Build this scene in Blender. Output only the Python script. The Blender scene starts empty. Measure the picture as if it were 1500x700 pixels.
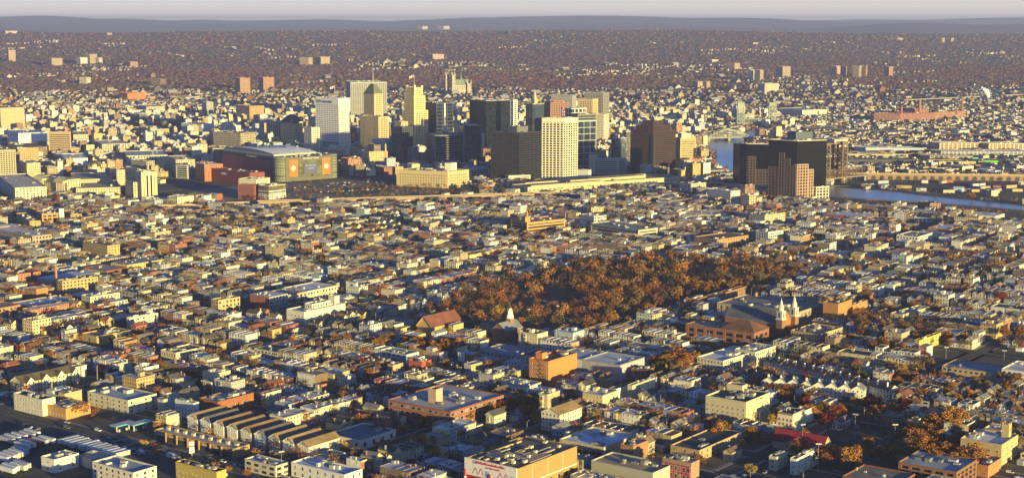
import bpy, math, random
import numpy as np
from mathutils import Matrix, Vector
R = random.Random(7)
NR = np.random.RandomState(11)
sc = bpy.context.scene
HAZE = 4.9e-5
COL = sc.collection

# ---------------------------------------------------------------- camera
F, H, PITCH = 2250.0, 270.0, math.atan((350 - 29.5) / 2250.0)
CP, SP = math.cos(PITCH), math.sin(PITCH)
cam = bpy.data.cameras.new('camera')
cam.lens = 36 * F / 1500
cam.sensor_width = 36
cam.clip_start = 1.0
cam.clip_end = 90000
co = bpy.data.objects.new('camera', cam)
co.location = (0, 0, H)
co.rotation_euler = (math.pi / 2 - PITCH, 0, 0)
COL.objects.link(co)
sc.camera = co

# ---------------------------------------------------------------- sky, sun, exposure
SUN_AZ = math.atan2(0.61, -0.79)          # clockwise from +Y, towards +X: behind the camera to the right
SUN_EL = math.radians(5.4)
w = bpy.data.worlds.new('World')
sc.world = w
w.use_nodes = True
nt = w.node_tree
nt.nodes.clear()
sky = nt.nodes.new('ShaderNodeTexSky')
sky.sky_type = 'NISHITA'
sky.sun_disc = False
sky.sun_elevation = SUN_EL
sky.sun_rotation = SUN_AZ
sky.altitude = 200
sky.air_density = 0.4
sky.dust_density = 0.3
sky.ozone_density = 0.8
bg = nt.nodes.new('ShaderNodeBackground')
bg.inputs['Strength'].default_value = 0.078
wo = nt.nodes.new('ShaderNodeOutputWorld')
tint = nt.nodes.new('ShaderNodeMix'); tint.data_type = 'RGBA'; tint.blend_type = 'MULTIPLY'
tint.inputs[0].default_value = 1.0; tint.inputs[7].default_value = (.62, .95, 1.52, 1)
nt.links.new(sky.outputs[0], tint.inputs[6])
# pale band of thick air low on the horizon
tc = nt.nodes.new('ShaderNodeTexCoord'); sz = nt.nodes.new('ShaderNodeSeparateXYZ'); nt.links.new(tc.outputs['Generated'], sz.inputs[0])
mr = nt.nodes.new('ShaderNodeMapRange'); mr.interpolation_type = 'SMOOTHSTEP'; mr.inputs[1].default_value = .005; mr.inputs[2].default_value = .05; mr.inputs[3].default_value = .92; mr.inputs[4].default_value = 0
nt.links.new(sz.outputs[2], mr.inputs[0])
band = nt.nodes.new('ShaderNodeMix'); band.data_type = 'RGBA'
nt.links.new(mr.outputs[0], band.inputs[0]); nt.links.new(tint.outputs[2], band.inputs[6]); band.inputs[7].default_value = (5.2, 4.6, 4.1, 1)
nt.links.new(band.outputs[2], bg.inputs[0])
nt.links.new(bg.outputs[0], wo.inputs[0])
sl = bpy.data.lights.new('sun', 'SUN')
sl.energy = 5.0
sl.angle = math.radians(0.5)
sl.color = (1.0, 0.80, 0.30)
so = bpy.data.objects.new('sun', sl)
sd = Vector((math.sin(SUN_AZ) * math.cos(SUN_EL), math.cos(SUN_AZ) * math.cos(SUN_EL), math.sin(SUN_EL)))
so.rotation_euler = sd.to_track_quat('Z', 'Y').to_euler()
so.location = (600, -400, 600)
COL.objects.link(so)
sc.view_settings.view_transform = 'Standard'
sc.view_settings.look = 'None'
sc.view_settings.exposure = 1.02
sc.view_settings.gamma = 1.0
sc.view_settings.use_curve_mapping = False
sc.render.engine = 'CYCLES'
cy = sc.cycles
cy.max_bounces = 4
cy.diffuse_bounces = 2
cy.glossy_bounces = 2
cy.transmission_bounces = 1
cy.transparent_max_bounces = 4
cy.volume_bounces = 0
cy.use_denoising = True
cy.denoiser = 'OPENIMAGEDENOISE'
cy.caustics_reflective = False
cy.caustics_refractive = False
cy.use_adaptive_sampling = False

# ---------------------------------------------------------------- projection helpers
def smooth(t):
    t = np.clip(t, 0, 1)
    return t * t * (3 - 2 * t)

PY = [0, 4600, 5500, 7000, 8300, 9600, 10600, 11200, 13000, 16500, 20000, 24000, 27000, 32000]
PZ = [0, 0, 9, 44, 92, 150, 192, 184, 95, 95, 150, 250, 285, 240]
def terrain(x, y):
    x = np.asarray(x, float); y = np.asarray(y, float)
    z = np.interp(y, PY, PZ)
    k = smooth((y - 4800) / 4500)
    r = x / np.maximum(y, 1)
    n = (np.sin(x / 830 + y / 2100) * 6 + np.sin(x / 410 - y / 700 + 2) * 4 + np.sin(x / 190 + y / 330) * 2.0
         + np.sin(x / 1500 + 1.0) * 9 + np.sin(x / 620 + 2.2) * 5 * smooth((y - 9000) / 1500))
    z = z + k * n
    z = z - k * 26 * smooth((r - 0.08) / 0.2) * smooth((13500 - y) / 3000)
    far = smooth((y - 17000) / 4000)
    z = z + far * (np.sin(x / 1900 + 0.6) * 30 + np.sin(x / 700 + y / 900 + 1.7) * 18 + np.sin(x / 390 + 4) * 9 + 40 * smooth((r - .08) / .2) * np.sin(x / 1000 + y / 1500))
    mid = np.exp(-((y - 17500) / 1500) ** 2) * smooth((r + .05) / .25)
    z = z + mid * (95 + 40 * np.sin(x / 800 + 1) + 18 * np.sin(x / 310))
    return z

def proj(x, y, z):
    q = z - H
    dep = y * CP - q * SP
    up = y * SP + q * CP
    return 750 + F * x / dep, 350 - F * up / dep

def at(px, py, z=0.0):
    """ground point (on terrain) seen at pixel px, py of the photograph"""
    dx, du = (px - 750) / F, (350 - py) / F
    vx, vy, vz = dx, CP + du * SP, -SP + du * CP
    if vz < -1e-5:
        t = (z - H) / vz
        if t * vy < 4600:
            return vx * t, vy * t
    t = 4000.0
    while t < 32000:
        if H + vz * t <= float(terrain(vx * t, vy * t)):
            return vx * t, vy * t
        t += 25
    return vx * t, vy * t

def solve_len(X, Y, d, tx):
    t = tx - 750
    D = Y * CP + H * SP
    den = F * d[0] - t * d[1] * CP
    if abs(den) < 1e-6:
        return 30
    return max(4.0, min(400.0, (t * D - F * X) / den))

def z_for(Y, py):
    t = (350 - py) / F
    return H + (t * Y * CP - Y * SP) / (CP + t * SP)

AX, BX = Vector((math.cos(math.radians(-37)), math.sin(math.radians(-37)))), Vector((math.cos(math.radians(53)), math.sin(math.radians(53))))
ORG = Vector(at(216, 653))

# ---------------------------------------------------------------- materials
def mat(name):
    m = bpy.data.materials.new(name)
    m.use_nodes = True
    n = m.node_tree
    b = n.nodes['Principled BSDF']
    return m, n, b

def nd(n, t, **k):
    x = n.nodes.new(t)
    for a, v in k.items():
        setattr(x, a, v)
    return x

def math_n(n, op, a, b=None, c=None):
    x = n.nodes.new('ShaderNodeMath')
    x.operation = op
    for i, s in enumerate((a, b, c)):
        if s is None:
            continue
        if isinstance(s, (int, float)):
            x.inputs[i].default_value = s
        else:
            n.links.new(s, x.inputs[i])
    return x.outputs[0]

def mixc(n, fac, a, b, mode='MIX'):
    x = nd(n, 'ShaderNodeMix', data_type='RGBA', blend_type=mode)
    for s, i in ((fac, 0), (a, 6), (b, 7)):
        if isinstance(s, (int, float)):
            x.inputs[i].default_value = s
        elif isinstance(s, tuple):
            x.inputs[i].default_value = (*s, 1) if len(s) == 3 else s
        else:
            n.links.new(s, x.inputs[i])
    return x.outputs[2]

def noise(n, vec, scale, detail=2, rough=.5, dim='3D'):
    x = nd(n, 'ShaderNodeTexNoise', noise_dimensions=dim)
    x.inputs['Scale'].default_value = scale
    x.inputs['Detail'].default_value = detail
    x.inputs['Roughness'].default_value = rough
    n.links.new(vec, x.inputs['Vector'])
    return x.outputs['Fac']

def ramp(n, fac, stops):
    x = nd(n, 'ShaderNodeValToRGB')
    e = x.color_ramp.elements
    while len(e) < len(stops):
        e.new(0.5)
    for i, (p, c) in enumerate(stops):
        e[i].position = p
        e[i].color = (*c, 1) if len(c) == 3 else c
    n.links.new(fac, x.inputs[0])
    return x.outputs[0]

def pos_vec(n, sc3=(1, 1, 1)):
    g = nd(n, 'ShaderNodeNewGeometry')
    mp = nd(n, 'ShaderNodeMapping')
    mp.inputs['Scale'].default_value = sc3
    n.links.new(g.outputs['Position'], mp.inputs['Vector'])
    return mp.outputs[0]

def attr(n, name):
    a = nd(n, 'ShaderNodeAttribute', attribute_name=name)
    return a.outputs['Color'], a.outputs['Alpha']

M = {}
def mk_facade():
    m, n, b = mat('facade')
    col, alp = attr(n, 'Col')
    par, seed = attr(n, 'Par')
    sp = nd(n, 'ShaderNodeSeparateColor'); n.links.new(par, sp.inputs[0])
    uv = nd(n, 'ShaderNodeUVMap', uv_map='UVMap')
    su = nd(n, 'ShaderNodeSeparateXYZ'); n.links.new(uv.outputs[0], su.inputs[0])
    fu = math_n(n, 'FRACT', su.outputs[0]); fv = math_n(n, 'FRACT', su.outputs[1])
    du = math_n(n, 'ABSOLUTE', math_n(n, 'SUBTRACT', fu, .5)); dv = math_n(n, 'ABSOLUTE', math_n(n, 'SUBTRACT', fv, .55))
    win = math_n(n, 'MULTIPLY', math_n(n, 'LESS_THAN', du, sp.outputs[0]), math_n(n, 'LESS_THAN', dv, sp.outputs[1]))
    frm = math_n(n, 'MULTIPLY', math_n(n, 'LESS_THAN', du, math_n(n, 'MULTIPLY', sp.outputs[0], 1.35)), math_n(n, 'LESS_THAN', dv, math_n(n, 'MULTIPLY', sp.outputs[1], 1.25)))
    fl = nd(n, 'ShaderNodeCombineXYZ')
    n.links.new(math_n(n, 'FLOOR', su.outputs[0]), fl.inputs[0]); n.links.new(math_n(n, 'FLOOR', su.outputs[1]), fl.inputs[1]); n.links.new(seed, fl.inputs[2])
    wn = nd(n, 'ShaderNodeTexWhiteNoise'); n.links.new(fl.outputs[0], wn.inputs['Vector'])
    glass = ramp(n, wn.outputs['Value'], [(0, (.012, .016, .024)), (.6, (.03, .035, .045)), (.8, (.12, .11, .09)), (1, (.32, .3, .26))])
    p1 = pos_vec(n, (.35, .35, .35)); p2 = pos_vec(n, (1.6, 1.6, .12))
    d = math_n(n, 'ADD', math_n(n, 'MULTIPLY', noise(n, p1, 1, 3), .6), math_n(n, 'MULTIPLY', noise(n, p2, 1, 3), .6))
    d = math_n(n, 'ADD', d, .40)
    dc = nd(n, 'ShaderNodeCombineColor'); [n.links.new(d, dc.inputs[i]) for i in range(3)]
    base = mixc(n, 1.0, col, dc.outputs[0], 'MULTIPLY')
    trim = mixc(n, .45, base, (.6, .58, .54))
    c = mixc(n, frm, base, trim)
    c = mixc(n, win, c, glass)
    n.links.new(c, b.inputs['Base Color'])
    n.links.new(math_n(n, 'SUBTRACT', .85, math_n(n, 'MULTIPLY', win, .7)), b.inputs['Roughness'])
    bp = nd(n, 'ShaderNodeBump'); bp.inputs['Strength'].default_value = .6; bp.inputs['Distance'].default_value = .12
    n.links.new(math_n(n, 'SUBTRACT', 1.0, win), bp.inputs['Height']); n.links.new(bp.outputs[0], b.inputs['Normal'])
    M['facade'] = m
mk_facade()

def mk_roof():
    m, n, b = mat('roofing')
    col, alp = attr(n, 'Col')
    p = pos_vec(n)
    n1 = noise(n, p, .12, 4, .6); n2 = noise(n, p, 1.1, 2)
    vo = nd(n, 'ShaderNodeTexVoronoi'); vo.inputs['Scale'].default_value = .16; n.links.new(p, vo.inputs['Vector'])
    vs = nd(n, 'ShaderNodeSeparateColor'); n.links.new(vo.outputs['Color'], vs.inputs[0])
    f = math_n(n, 'ADD', math_n(n, 'MULTIPLY', n1, .9), math_n(n, 'ADD', math_n(n, 'MULTIPLY', n2, .3), math_n(n, 'MULTIPLY', vs.outputs[0], .3)))
    f = math_n(n, 'ADD', f, .25)
    dc = nd(n, 'ShaderNodeCombineColor'); [n.links.new(f, dc.inputs[i]) for i in range(3)]
    n.links.new(mixc(n, 1.0, col, dc.outputs[0], 'MULTIPLY'), b.inputs['Base Color'])
    b.inputs['Roughness'].default_value = .8
    M['roof'] = m
mk_roof()

def mk_simple(name, rough=.7, metal=0.0, key='Col', nz=.3, scale=.8):
    m, n, b = mat(name)
    col, alp = attr(n, 'Col')
    p = pos_vec(n)
    f = math_n(n, 'ADD', math_n(n, 'MULTIPLY', noise(n, p, scale, 3), 2 * nz), 1 - nz)
    dc = nd(n, 'ShaderNodeCombineColor'); [n.links.new(f, dc.inputs[i]) for i in range(3)]
    n.links.new(mixc(n, 1.0, col, dc.outputs[0], 'MULTIPLY'), b.inputs['Base Color'])
    b.inputs['Roughness'].default_value = rough
    b.inputs['Metallic'].default_value = metal
    return m
M['trim'] = mk_simple('painted_trim')
M['paint'] = mk_simple('vehicle_paint', .35, 0, nz=.08)
M['metal'] = mk_simple('weathered_steel', .6, .2, nz=.35)

def mk_glass():
    m, n, b = mat('curtain_glass')
    col, alp = attr(n, 'Col')
    par, seed = attr(n, 'Par')
    uv = nd(n, 'ShaderNodeUVMap', uv_map='UVMap')
    su = nd(n, 'ShaderNodeSeparateXYZ'); n.links.new(uv.outputs[0], su.inputs[0])
    fl = nd(n, 'ShaderNodeCombineXYZ')
    n.links.new(math_n(n, 'FLOOR', su.outputs[0]), fl.inputs[0]); n.links.new(math_n(n, 'FLOOR', su.outputs[1]), fl.inputs[1]); n.links.new(seed, fl.inputs[2])
    wn = nd(n, 'ShaderNodeTexWhiteNoise'); n.links.new(fl.outputs[0], wn.inputs['Vector'])
    du = math_n(n, 'LESS_THAN', math_n(n, 'FRACT', su.outputs[0]), .12); dv = math_n(n, 'LESS_THAN', math_n(n, 'FRACT', su.outputs[1]), .22)
    mul = math_n(n, 'MAXIMUM', du, dv)
    v = math_n(n, 'ADD', math_n(n, 'MULTIPLY', wn.outputs['Value'], .9), .5)
    dc = nd(n, 'ShaderNodeCombineColor'); [n.links.new(v, dc.inputs[i]) for i in range(3)]
    base = mixc(n, 1.0, col, dc.outputs[0], 'MULTIPLY')
    c = mixc(n, math_n(n, 'MULTIPLY', mul, .6), base, mixc(n, .25, base, (.03, .03, .035)))
    n.links.new(c, b.inputs['Base Color'])
    b.inputs['Roughness'].default_value = .12
    b.inputs['IOR'].default_value = 1.5
    nb = noise(n, uv.outputs[0], .45, 1)
    nm = nd(n, 'ShaderNodeBump'); nm.inputs['Strength'].default_value = .25; nm.inputs['Distance'].default_value = .4
    n.links.new(math_n(n, 'ADD', nb, math_n(n, 'MULTIPLY', wn.outputs['Value'], .08)), nm.inputs['Height']); n.links.new(nm.outputs[0], b.inputs['Normal'])
    M['glass'] = m
mk_glass()

def mk_leaf(name, objcol):
    m, n, b = mat(name)
    col, alp = attr(n, 'Col')
    if objcol:
        oi = nd(n, 'ShaderNodeObjectInfo')
        col = mixc(n, 1.0, col, oi.outputs['Color'], 'MULTIPLY')
    n.links.new(col, b.inputs['Base Color'])
    b.inputs['Roughness'].default_value = .9
    b.inputs['Specular IOR Level'].default_value = .1
    return m
M['leaf'] = mk_leaf('autumn_leaves', True)
M['leafm'] = mk_leaf('autumn_leaves_massed', False)
m, n, b = mat('bark'); b.inputs['Base Color'].default_value = (.06, .045, .035, 1); b.inputs['Roughness'].default_value = .95
M['bark'] = m

def mk_car():
    m, n, b = mat('car_paint')
    oi = nd(n, 'ShaderNodeObjectInfo'); n.links.new(oi.outputs['Color'], b.inputs['Base Color'])
    b.inputs['Roughness'].default_value = .3
    M['car'] = m
    m, n, b = mat('dark_glazing'); b.inputs['Base Color'].default_value = (.015, .02, .028, 1); b.inputs['Roughness'].default_value = .08
    M['pane'] = m
    m, n, b = mat('rubber'); b.inputs['Base Color'].default_value = (.02, .02, .02, 1); b.inputs['Roughness'].default_value = .9
    M['rubber'] = m
    m, n, b = mat('window_frame_paint')
    oi = nd(n, 'ShaderNodeObjectInfo'); n.links.new(oi.outputs['Color'], b.inputs['Base Color']); b.inputs['Roughness'].default_value = .6
    M['frame'] = m
mk_car()

def mk_ground():
    m, n, b = mat('ground_cover')
    p = pos_vec(n)
    sx = nd(n, 'ShaderNodeSeparateXYZ'); n.links.new(p, sx.inputs[0])
    asph = ramp(n, noise(n, p, .05, 5, .6), [(.3, (.035, .036, .04)), (.55, (.06, .06, .062)), (.75, (.1, .095, .09))])
    vo = nd(n, 'ShaderNodeTexVoronoi'); vo.inputs['Scale'].default_value = .02; n.links.new(p, vo.inputs['Vector'])
    vs = nd(n, 'ShaderNodeSeparateColor'); n.links.new(vo.outputs['Color'], vs.inputs[0])
    far = ramp(n, vs.outputs[0], [(0, (.05, .03, .025)), (.35, (.09, .045, .03)), (.6, (.1, .07, .04)), (.85, (.13, .09, .045)), (1, (.2, .17, .13))])
    far2 = ramp(n, noise(n, p, .004, 4, .6), [(.35, (.05, .025, .028)), (.6, (.1, .06, .045)), (.7, (.06, .06, .03))])
    far = mixc(n, .5, far, far2)
    f = nd(n, 'ShaderNodeMapRange'); n.links.new(sx.outputs[1], f.inputs[0]); f.inputs[1].default_value = 4300; f.inputs[2].default_value = 5200
    n.links.new(mixc(n, f.outputs[0], asph, far), b.inputs['Base Color'])
    b.inputs['Roughness'].default_value = .95
    M['ground'] = m
    m, n, b = mat('yards')
    p = pos_vec(n)
    c = ramp(n, noise(n, p, .07, 4, .65), [(.3, (.045, .045, .045)), (.45, (.09, .085, .075)), (.6, (.06, .055, .03)), (.75, (.13, .12, .11))])
    n.links.new(c, b.inputs['Base Color']); b.inputs['Roughness'].default_value = .95
    M['yard'] = m
    m, n, b = mat('mudflat')
    p = pos_vec(n)
    c = ramp(n, noise(n, p, .012, 5, .65), [(.3, (.03, .026, .022)), (.5, (.06, .048, .036)), (.65, (.09, .07, .045)), (.8, (.05, .05, .03))])
    n.links.new(c, b.inputs['Base Color']); b.inputs['Roughness'].default_value = .95
    M['mud'] = m
    m, n, b = mat('gravel_parking')
    p = pos_vec(n)
    c = ramp(n, noise(n, p, .02, 6, .7), [(.3, (.08, .08, .08)), (.45, (.24, .2, .15)), (.6, (.14, .13, .12)), (.75, (.34, .29, .22))])
    n.links.new(c, b.inputs['Base Color']); b.inputs['Roughness'].default_value = .95
    M['gravelm'] = m
    m, n, b = mat('green_lawn'); b.inputs['Base Color'].default_value = (.05, .09, .025, 1); b.inputs['Roughness'].default_value = .95; M['lawng'] = m
    m, n, b = mat('park_grass')
    p = pos_vec(n)
    c = ramp(n, noise(n, p, .03, 5, .65), [(.3, (.02, .03, .01)), (.5, (.04, .055, .02)), (.65, (.07, .06, .03)), (.8, (.09, .07, .045))])
    n.links.new(c, b.inputs['Base Color']); b.inputs['Roughness'].default_value = .95
    M['grass'] = m
    m, n, b = mat('river_water')
    b.inputs['Base Color'].default_value = (.26, .25, .22, 1); b.inputs['Roughness'].default_value = .22
    p = pos_vec(n, (1, .35, 1))
    bp = nd(n, 'ShaderNodeBump'); bp.inputs['Strength'].default_value = .05; bp.inputs['Distance'].default_value = .2
    n.links.new(noise(n, p, .25, 3), bp.inputs['Height']); n.links.new(bp.outputs[0], b.inputs['Normal'])
    M['water'] = m
mk_ground()

# ---------------------------------------------------------------- mesh building
class MB:
    def __init__(s, org=(0, 0, 0)):
        s.v, s.f, s.m, s.c, s.p, s.uv, s.o = [], [], [], [], [], [], org
        s.mats = []
    def mi(s, name):
        if name not in s.mats:
            s.mats.append(name)
        return s.mats.index(name)
    def face(s, pts, col, mt='trim', uv=None, par=(0, 0, 0, 0)):
        i = len(s.v)
        ox, oy, oz = s.o
        s.v.extend([(p[0] - ox, p[1] - oy, p[2] - oz) for p in pts])
        s.f.append(tuple(range(i, i + len(pts))))
        s.m.append(s.mi(mt)); s.c.append(col); s.p.append(par)
        s.uv.extend(uv if uv else [(0, 0)] * len(pts))
    def quadwall(s, a, b, z0, z1, col, mt, bays=0, fl=0, par=(0, 0, 0, 0), z1b=None):
        z1b = z1 if z1b is None else z1b
        s.face([(a[0], a[1], z0), (b[0], b[1], z0), (b[0], b[1], z1b), (a[0], a[1], z1)], col, mt,
               [(0, 0), (bays, 0), (bays, fl), (0, fl)] if bays else None, par)
    def box(s, c, U, V, w, d, z0, z1, col, mt='trim', bottom=False, top=None, topm=None, win=None):
        """box centred at c, w along U and d along V. win = (bays_u, bays_v, floors, par)"""
        hu, hv = (U[0] * w / 2, U[1] * w / 2), (V[0] * d / 2, V[1] * d / 2)
        q = [(c[0] - hu[0] - hv[0], c[1] - hu[1] - hv[1]), (c[0] + hu[0] - hv[0], c[1] + hu[1] - hv[1]),
             (c[0] + hu[0] + hv[0], c[1] + hu[1] + hv[1]), (c[0] - hu[0] + hv[0], c[1] - hu[1] + hv[1])]
        for k in range(4):
            if win:
                s.quadwall(q[k], q[(k + 1) % 4], z0, z1, col, mt, win[0] if k % 2 == 0 else win[1], win[2], win[3])
            else:
                s.quadwall(q[k], q[(k + 1) % 4], z0, z1, col, mt)
        s.face([(x, y, z1) for x, y in q], top or col, topm or mt)
        if bottom:
            s.face([(x, y, z0) for x, y in reversed(q)], col, mt)
        return q
    def parapet(s, c, U, V, w, d, z, hh, col, t=.35, mt='trim'):
        for sg in (-1, 1):
            s.box((c[0] + sg * V[0] * (d / 2 - t / 2), c[1] + sg * V[1] * (d / 2 - t / 2)), U, V, w, t, z, z + hh, col, mt)
            s.box((c[0] + sg * U[0] * (w / 2 - t / 2), c[1] + sg * U[1] * (w / 2 - t / 2)), U, V, t, d - 2 * t - .01, z, z + hh - .004, col, mt)
    def cyl(s, c, r0, r1, z0, z1, col, n=10, mt='trim', cap=True):
        p0 = [(c[0] + r0 * math.cos(2 * math.pi * k / n), c[1] + r0 * math.sin(2 * math.pi * k / n), z0) for k in range(n)]
        p1 = [(c[0] + r1 * math.cos(2 * math.pi * k / n), c[1] + r1 * math.sin(2 * math.pi * k / n), z1) for k in range(n)]
        for k in range(n):
            j = (k + 1) % n
            if r1 > 1e-3:
                s.face([p0[k], p0[j], p1[j], p1[k]], col, mt)
            else:
                s.face([p0[k], p0[j], (c[0], c[1], z1)], col, mt)
        if cap and r1 > 1e-3:
            s.face(p1, col, mt)
    def bar(s, a, b, t, col, mt='metal'):
        a, b = Vector(a), Vector(b)
        d = (b - a).normalized()
        u = d.cross(Vector((0, 0, 1)))
        if u.length < 1e-3:
            u = Vector((1, 0, 0))
        u.normalize(); v = d.cross(u)
        q = [(-1, -1), (1, -1), (1, 1), (-1, 1)]
        A = [a + (u * i + v * j) * t / 2 for i, j in q]; B = [b + (u * i + v * j) * t / 2 for i, j in q]
        for k in range(4):
            j = (k + 1) % 4
            s.face([A[j], A[k], B[k], B[j]], col, mt)
        s.face(B[::-1], col, mt); s.face(A, col, mt)
    def mesh(s, name):
        me = bpy.data.meshes.new(name)
        me.from_pydata(s.v, [], s.f)
        for k in s.mats:
            me.materials.append(M[k])
        me.polygons.foreach_set('material_index', s.m)
        a = me.attributes.new('Col', 'FLOAT_COLOR', 'FACE')
        a.data.foreach_set('color', np.array([(c[0], c[1], c[2], 1) for c in s.c], 'f').ravel())
        if 'facade' in s.mats or 'glass' in s.mats:
            a = me.attributes.new('Par', 'FLOAT_COLOR', 'FACE')
            a.data.foreach_set('color', np.array(s.p, 'f').ravel())
            u = me.uv_layers.new(name='UVMap')
            u.data.foreach_set('uv', np.array(s.uv, 'f').ravel())
        return me
    def build(s, name, parent=None):
        o = bpy.data.objects.new(name, s.mesh(name))
        COL.objects.link(o)
        if parent is not None:
            o.parent = parent
        else:
            o.location = s.o
        return o

def tag(o, label=None, cat=None, group=None, kind=None):
    if label: o['label'] = label
    if cat: o['category'] = cat
    if group: o['group'] = group
    if kind: o['kind'] = kind
    return o

def empty(name, loc):
    o = bpy.data.objects.new(name, None)
    o.location = loc
    o.empty_display_size = 2
    COL.objects.link(o)
    return o

# raster of what is already taken on the ground
CS, GX0, GY0, GW, GH = 3.0, -2400.0, 650.0, 1600, 1500
OCC = np.zeros((GH, GW), np.uint8)
def mark(poly, val=1):
    P = np.array(poly, float)
    x0, y0 = P.min(0); x1, y1 = P.max(0)
    i0, i1 = max(0, int((x0 - GX0) / CS)), min(GW, int((x1 - GX0) / CS) + 2)
    j0, j1 = max(0, int((y0 - GY0) / CS)), min(GH, int((y1 - GY0) / CS) + 2)
    if i1 <= i0 or j1 <= j0:
        return
    X, Y = np.meshgrid(GX0 + (np.arange(i0, i1) + .5) * CS, GY0 + (np.arange(j0, j1) + .5) * CS)
    ins = np.zeros(X.shape, bool)
    n = len(P)
    for k in range(n):
        ax, ay = P[k]; bx, by = P[(k + 1) % n]
        if ay == by:
            continue
        c = ((ay > Y) != (by > Y)) & (X < (bx - ax) * (Y - ay) / (by - ay) + ax)
        ins ^= c
    OCC[j0:j1, i0:i1][ins] = val
def occ(x, y):
    i, j = int((x - GX0) / CS), int((y - GY0) / CS)
    if 0 <= i < GW and 0 <= j < GH:
        return OCC[j, i]
    return 0
def occ_rect(c, U, V, w, d):
    for a in (-.45, -.15, .15, .45):
        for b in (-.45, 0, .45):
            v = occ(c[0] + U[0] * w * a + V[0] * d * b, c[1] + U[1] * w * a + V[1] * d * b)
            if v:
                return v
    return 0
def rect_poly(P, Rd, Ld, lr, ll, g=0):
    P = (P[0] - Rd[0] * g - Ld[0] * g, P[1] - Rd[1] * g - Ld[1] * g)
    lr += 2 * g; ll += 2 * g
    return [P, (P[0] + Rd[0] * lr, P[1] + Rd[1] * lr), (P[0] + Rd[0] * lr + Ld[0] * ll, P[1] + Rd[1] * lr + Ld[1] * ll), (P[0] + Ld[0] * ll, P[1] + Ld[1] * ll)]
# ---------------------------------------------------------------- setting: ground, water, river banks, field
def ground_mesh():
    ys = list(np.linspace(-1500, 4400, 13)) + list(np.arange(4600, 12600, 100)) + list(np.arange(12600, 34000, 400))
    xs = np.linspace(-1, 1, 181)
    V, Fc = [], []
    for y in ys:
        hw = 3000 + max(0, y) * .62
        X = xs * hw
        Z = terrain(X, np.full_like(X, y))
        V += [(float(a), float(y), float(b)) for a, b in zip(X, Z)]
    n = len(xs)
    for j in range(len(ys) - 1):
        for i in range(n - 1):
            a = j * n + i
            Fc.append((a, a + 1, a + n + 1, a + n))
    me = bpy.data.meshes.new('ground'); me.from_pydata(V, [], Fc); me.materials.append(M['ground'])
    me.polygons.foreach_set('use_smooth', [True] * len(Fc))
    o = bpy.data.objects.new('ground', me); COL.objects.link(o); tag(o, kind='structure')
ground_mesh()

def sheet(name, pts, z, m, kind='structure', side=None):
    me = bpy.data.meshes.new(name)
    n = len(pts)
    v = [(x, y, z) for x, y in pts]
    f = [tuple(range(n))]
    a = sum(pts[i][0] * pts[(i + 1) % n][1] - pts[(i + 1) % n][0] * pts[i][1] for i in range(n))
    if a < 0:
        v.reverse()
    if side:
        b = len(v)
        v += [(x, y, z - side) for x, y, _ in v]
        f += [(i, b + i, b + (i + 1) % n, (i + 1) % n) for i in range(n)]
    me.from_pydata(v, [], f); me.materials.append(M[m])
    o = bpy.data.objects.new(name, me); COL.objects.link(o); tag(o, kind=kind)
    return o

RIV = [(1212, 288), (1272, 292.5), (1357, 297), (1414, 301.5), (1500, 309), (1600, 317), (1720, 330), (1720, 319), (1600, 309), (1500, 301), (1430, 293.5), (1363, 287),
       (1300, 279), (1244, 273.5), (1209, 272), (1150, 262), (1108, 240), (1096, 215), (1094, 206), (1118, 197), (1126, 188), (1106, 188), (1086, 197),
       (1056, 203), (1034, 206), (1040, 222), (1052, 243), (1072, 255), (1130, 275), (1180, 284)]
riv = [at(*p) for p in RIV]
SQ = [at(*p) for p in [(235, 292), (300, 276), (520, 264), (580, 271), (690, 280), (690, 288), (560, 294), (430, 296), (300, 296)]]
sheet('parking_ground', SQ, .1, 'gravelm')
for k_, tr_ in enumerate([[(1245, 268), (1500, 280), (1500, 281.5), (1245, 269)], [(1300, 275), (1420, 290), (1424, 291), (1296, 275.6)], [(1380, 264), (1560, 270), (1560, 272), (1380, 265.4)], [(1250, 264.5), (1330, 266), (1330, 267.2), (1250, 265.8)]]):
    sheet('dirt_track', [at(*p) for p in tr_], .17 + k_ * .01, 'gravelm')
sheet('square_lawn', [at(*p) for p in [(495, 276), (560, 272), (578, 280), (520, 287), (480, 284)]], .14, 'lawng')
sheet('river', riv, .05, 'water'); mark(riv, 9)
# quay walls / rip-rap bank along both sides
mark([at(*p) for p in ((1200, 283), (1300, 290), (1400, 297), (1500, 305), (1600, 312), (1600, 326), (1500, 320), (1400, 311), (1300, 304), (1200, 300))], 9)
bank = MB()
for k in range(len(riv)):
    a, b = Vector(riv[k]), Vector(riv[(k + 1) % len(riv)])
    if (a - b).length < 5: continue
    d = (b - a).normalized(); nr = Vector((-d.y, d.x))
    c = (a + b) / 2 + nr * -1.6
    bank.box(c, d, nr, (a - b).length, 3.0, 0, 1.3, (.16, .14, .11), 'trim', top=(.1, .09, .07))
o = bank.build('river_bank'); tag(o, kind='structure')
FIELD = [(1235, 264), (1300, 262), (1400, 262), (1520, 266), (1640, 275), (1640, 307), (1500, 299), (1430, 291.5), (1363, 285), (1300, 277), (1248, 271)]
fld = [at(*p) for p in FIELD]
sheet('field', fld, .12, 'mud'); mark(fld, 9)
PARKP = [(640, 458), (700, 427), (790, 403), (850, 397), (900, 387), (960, 381), (1060, 387), (1150, 392), (1170, 418), (1100, 428), (1000, 446), (930, 474), (860, 490), (750, 480), (690, 484)]
prk = [at(*p) for p in PARKP]
sheet('park', prk, .14, 'grass', side=.15); mark(prk, 2)
LOT = [(0, 618), (60, 625), (205, 668), (270, 700), (330, 730), (-60, 740), (-60, 610)]
lot = [at(*p) for p in LOT]; mark(lot, 9)
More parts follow.
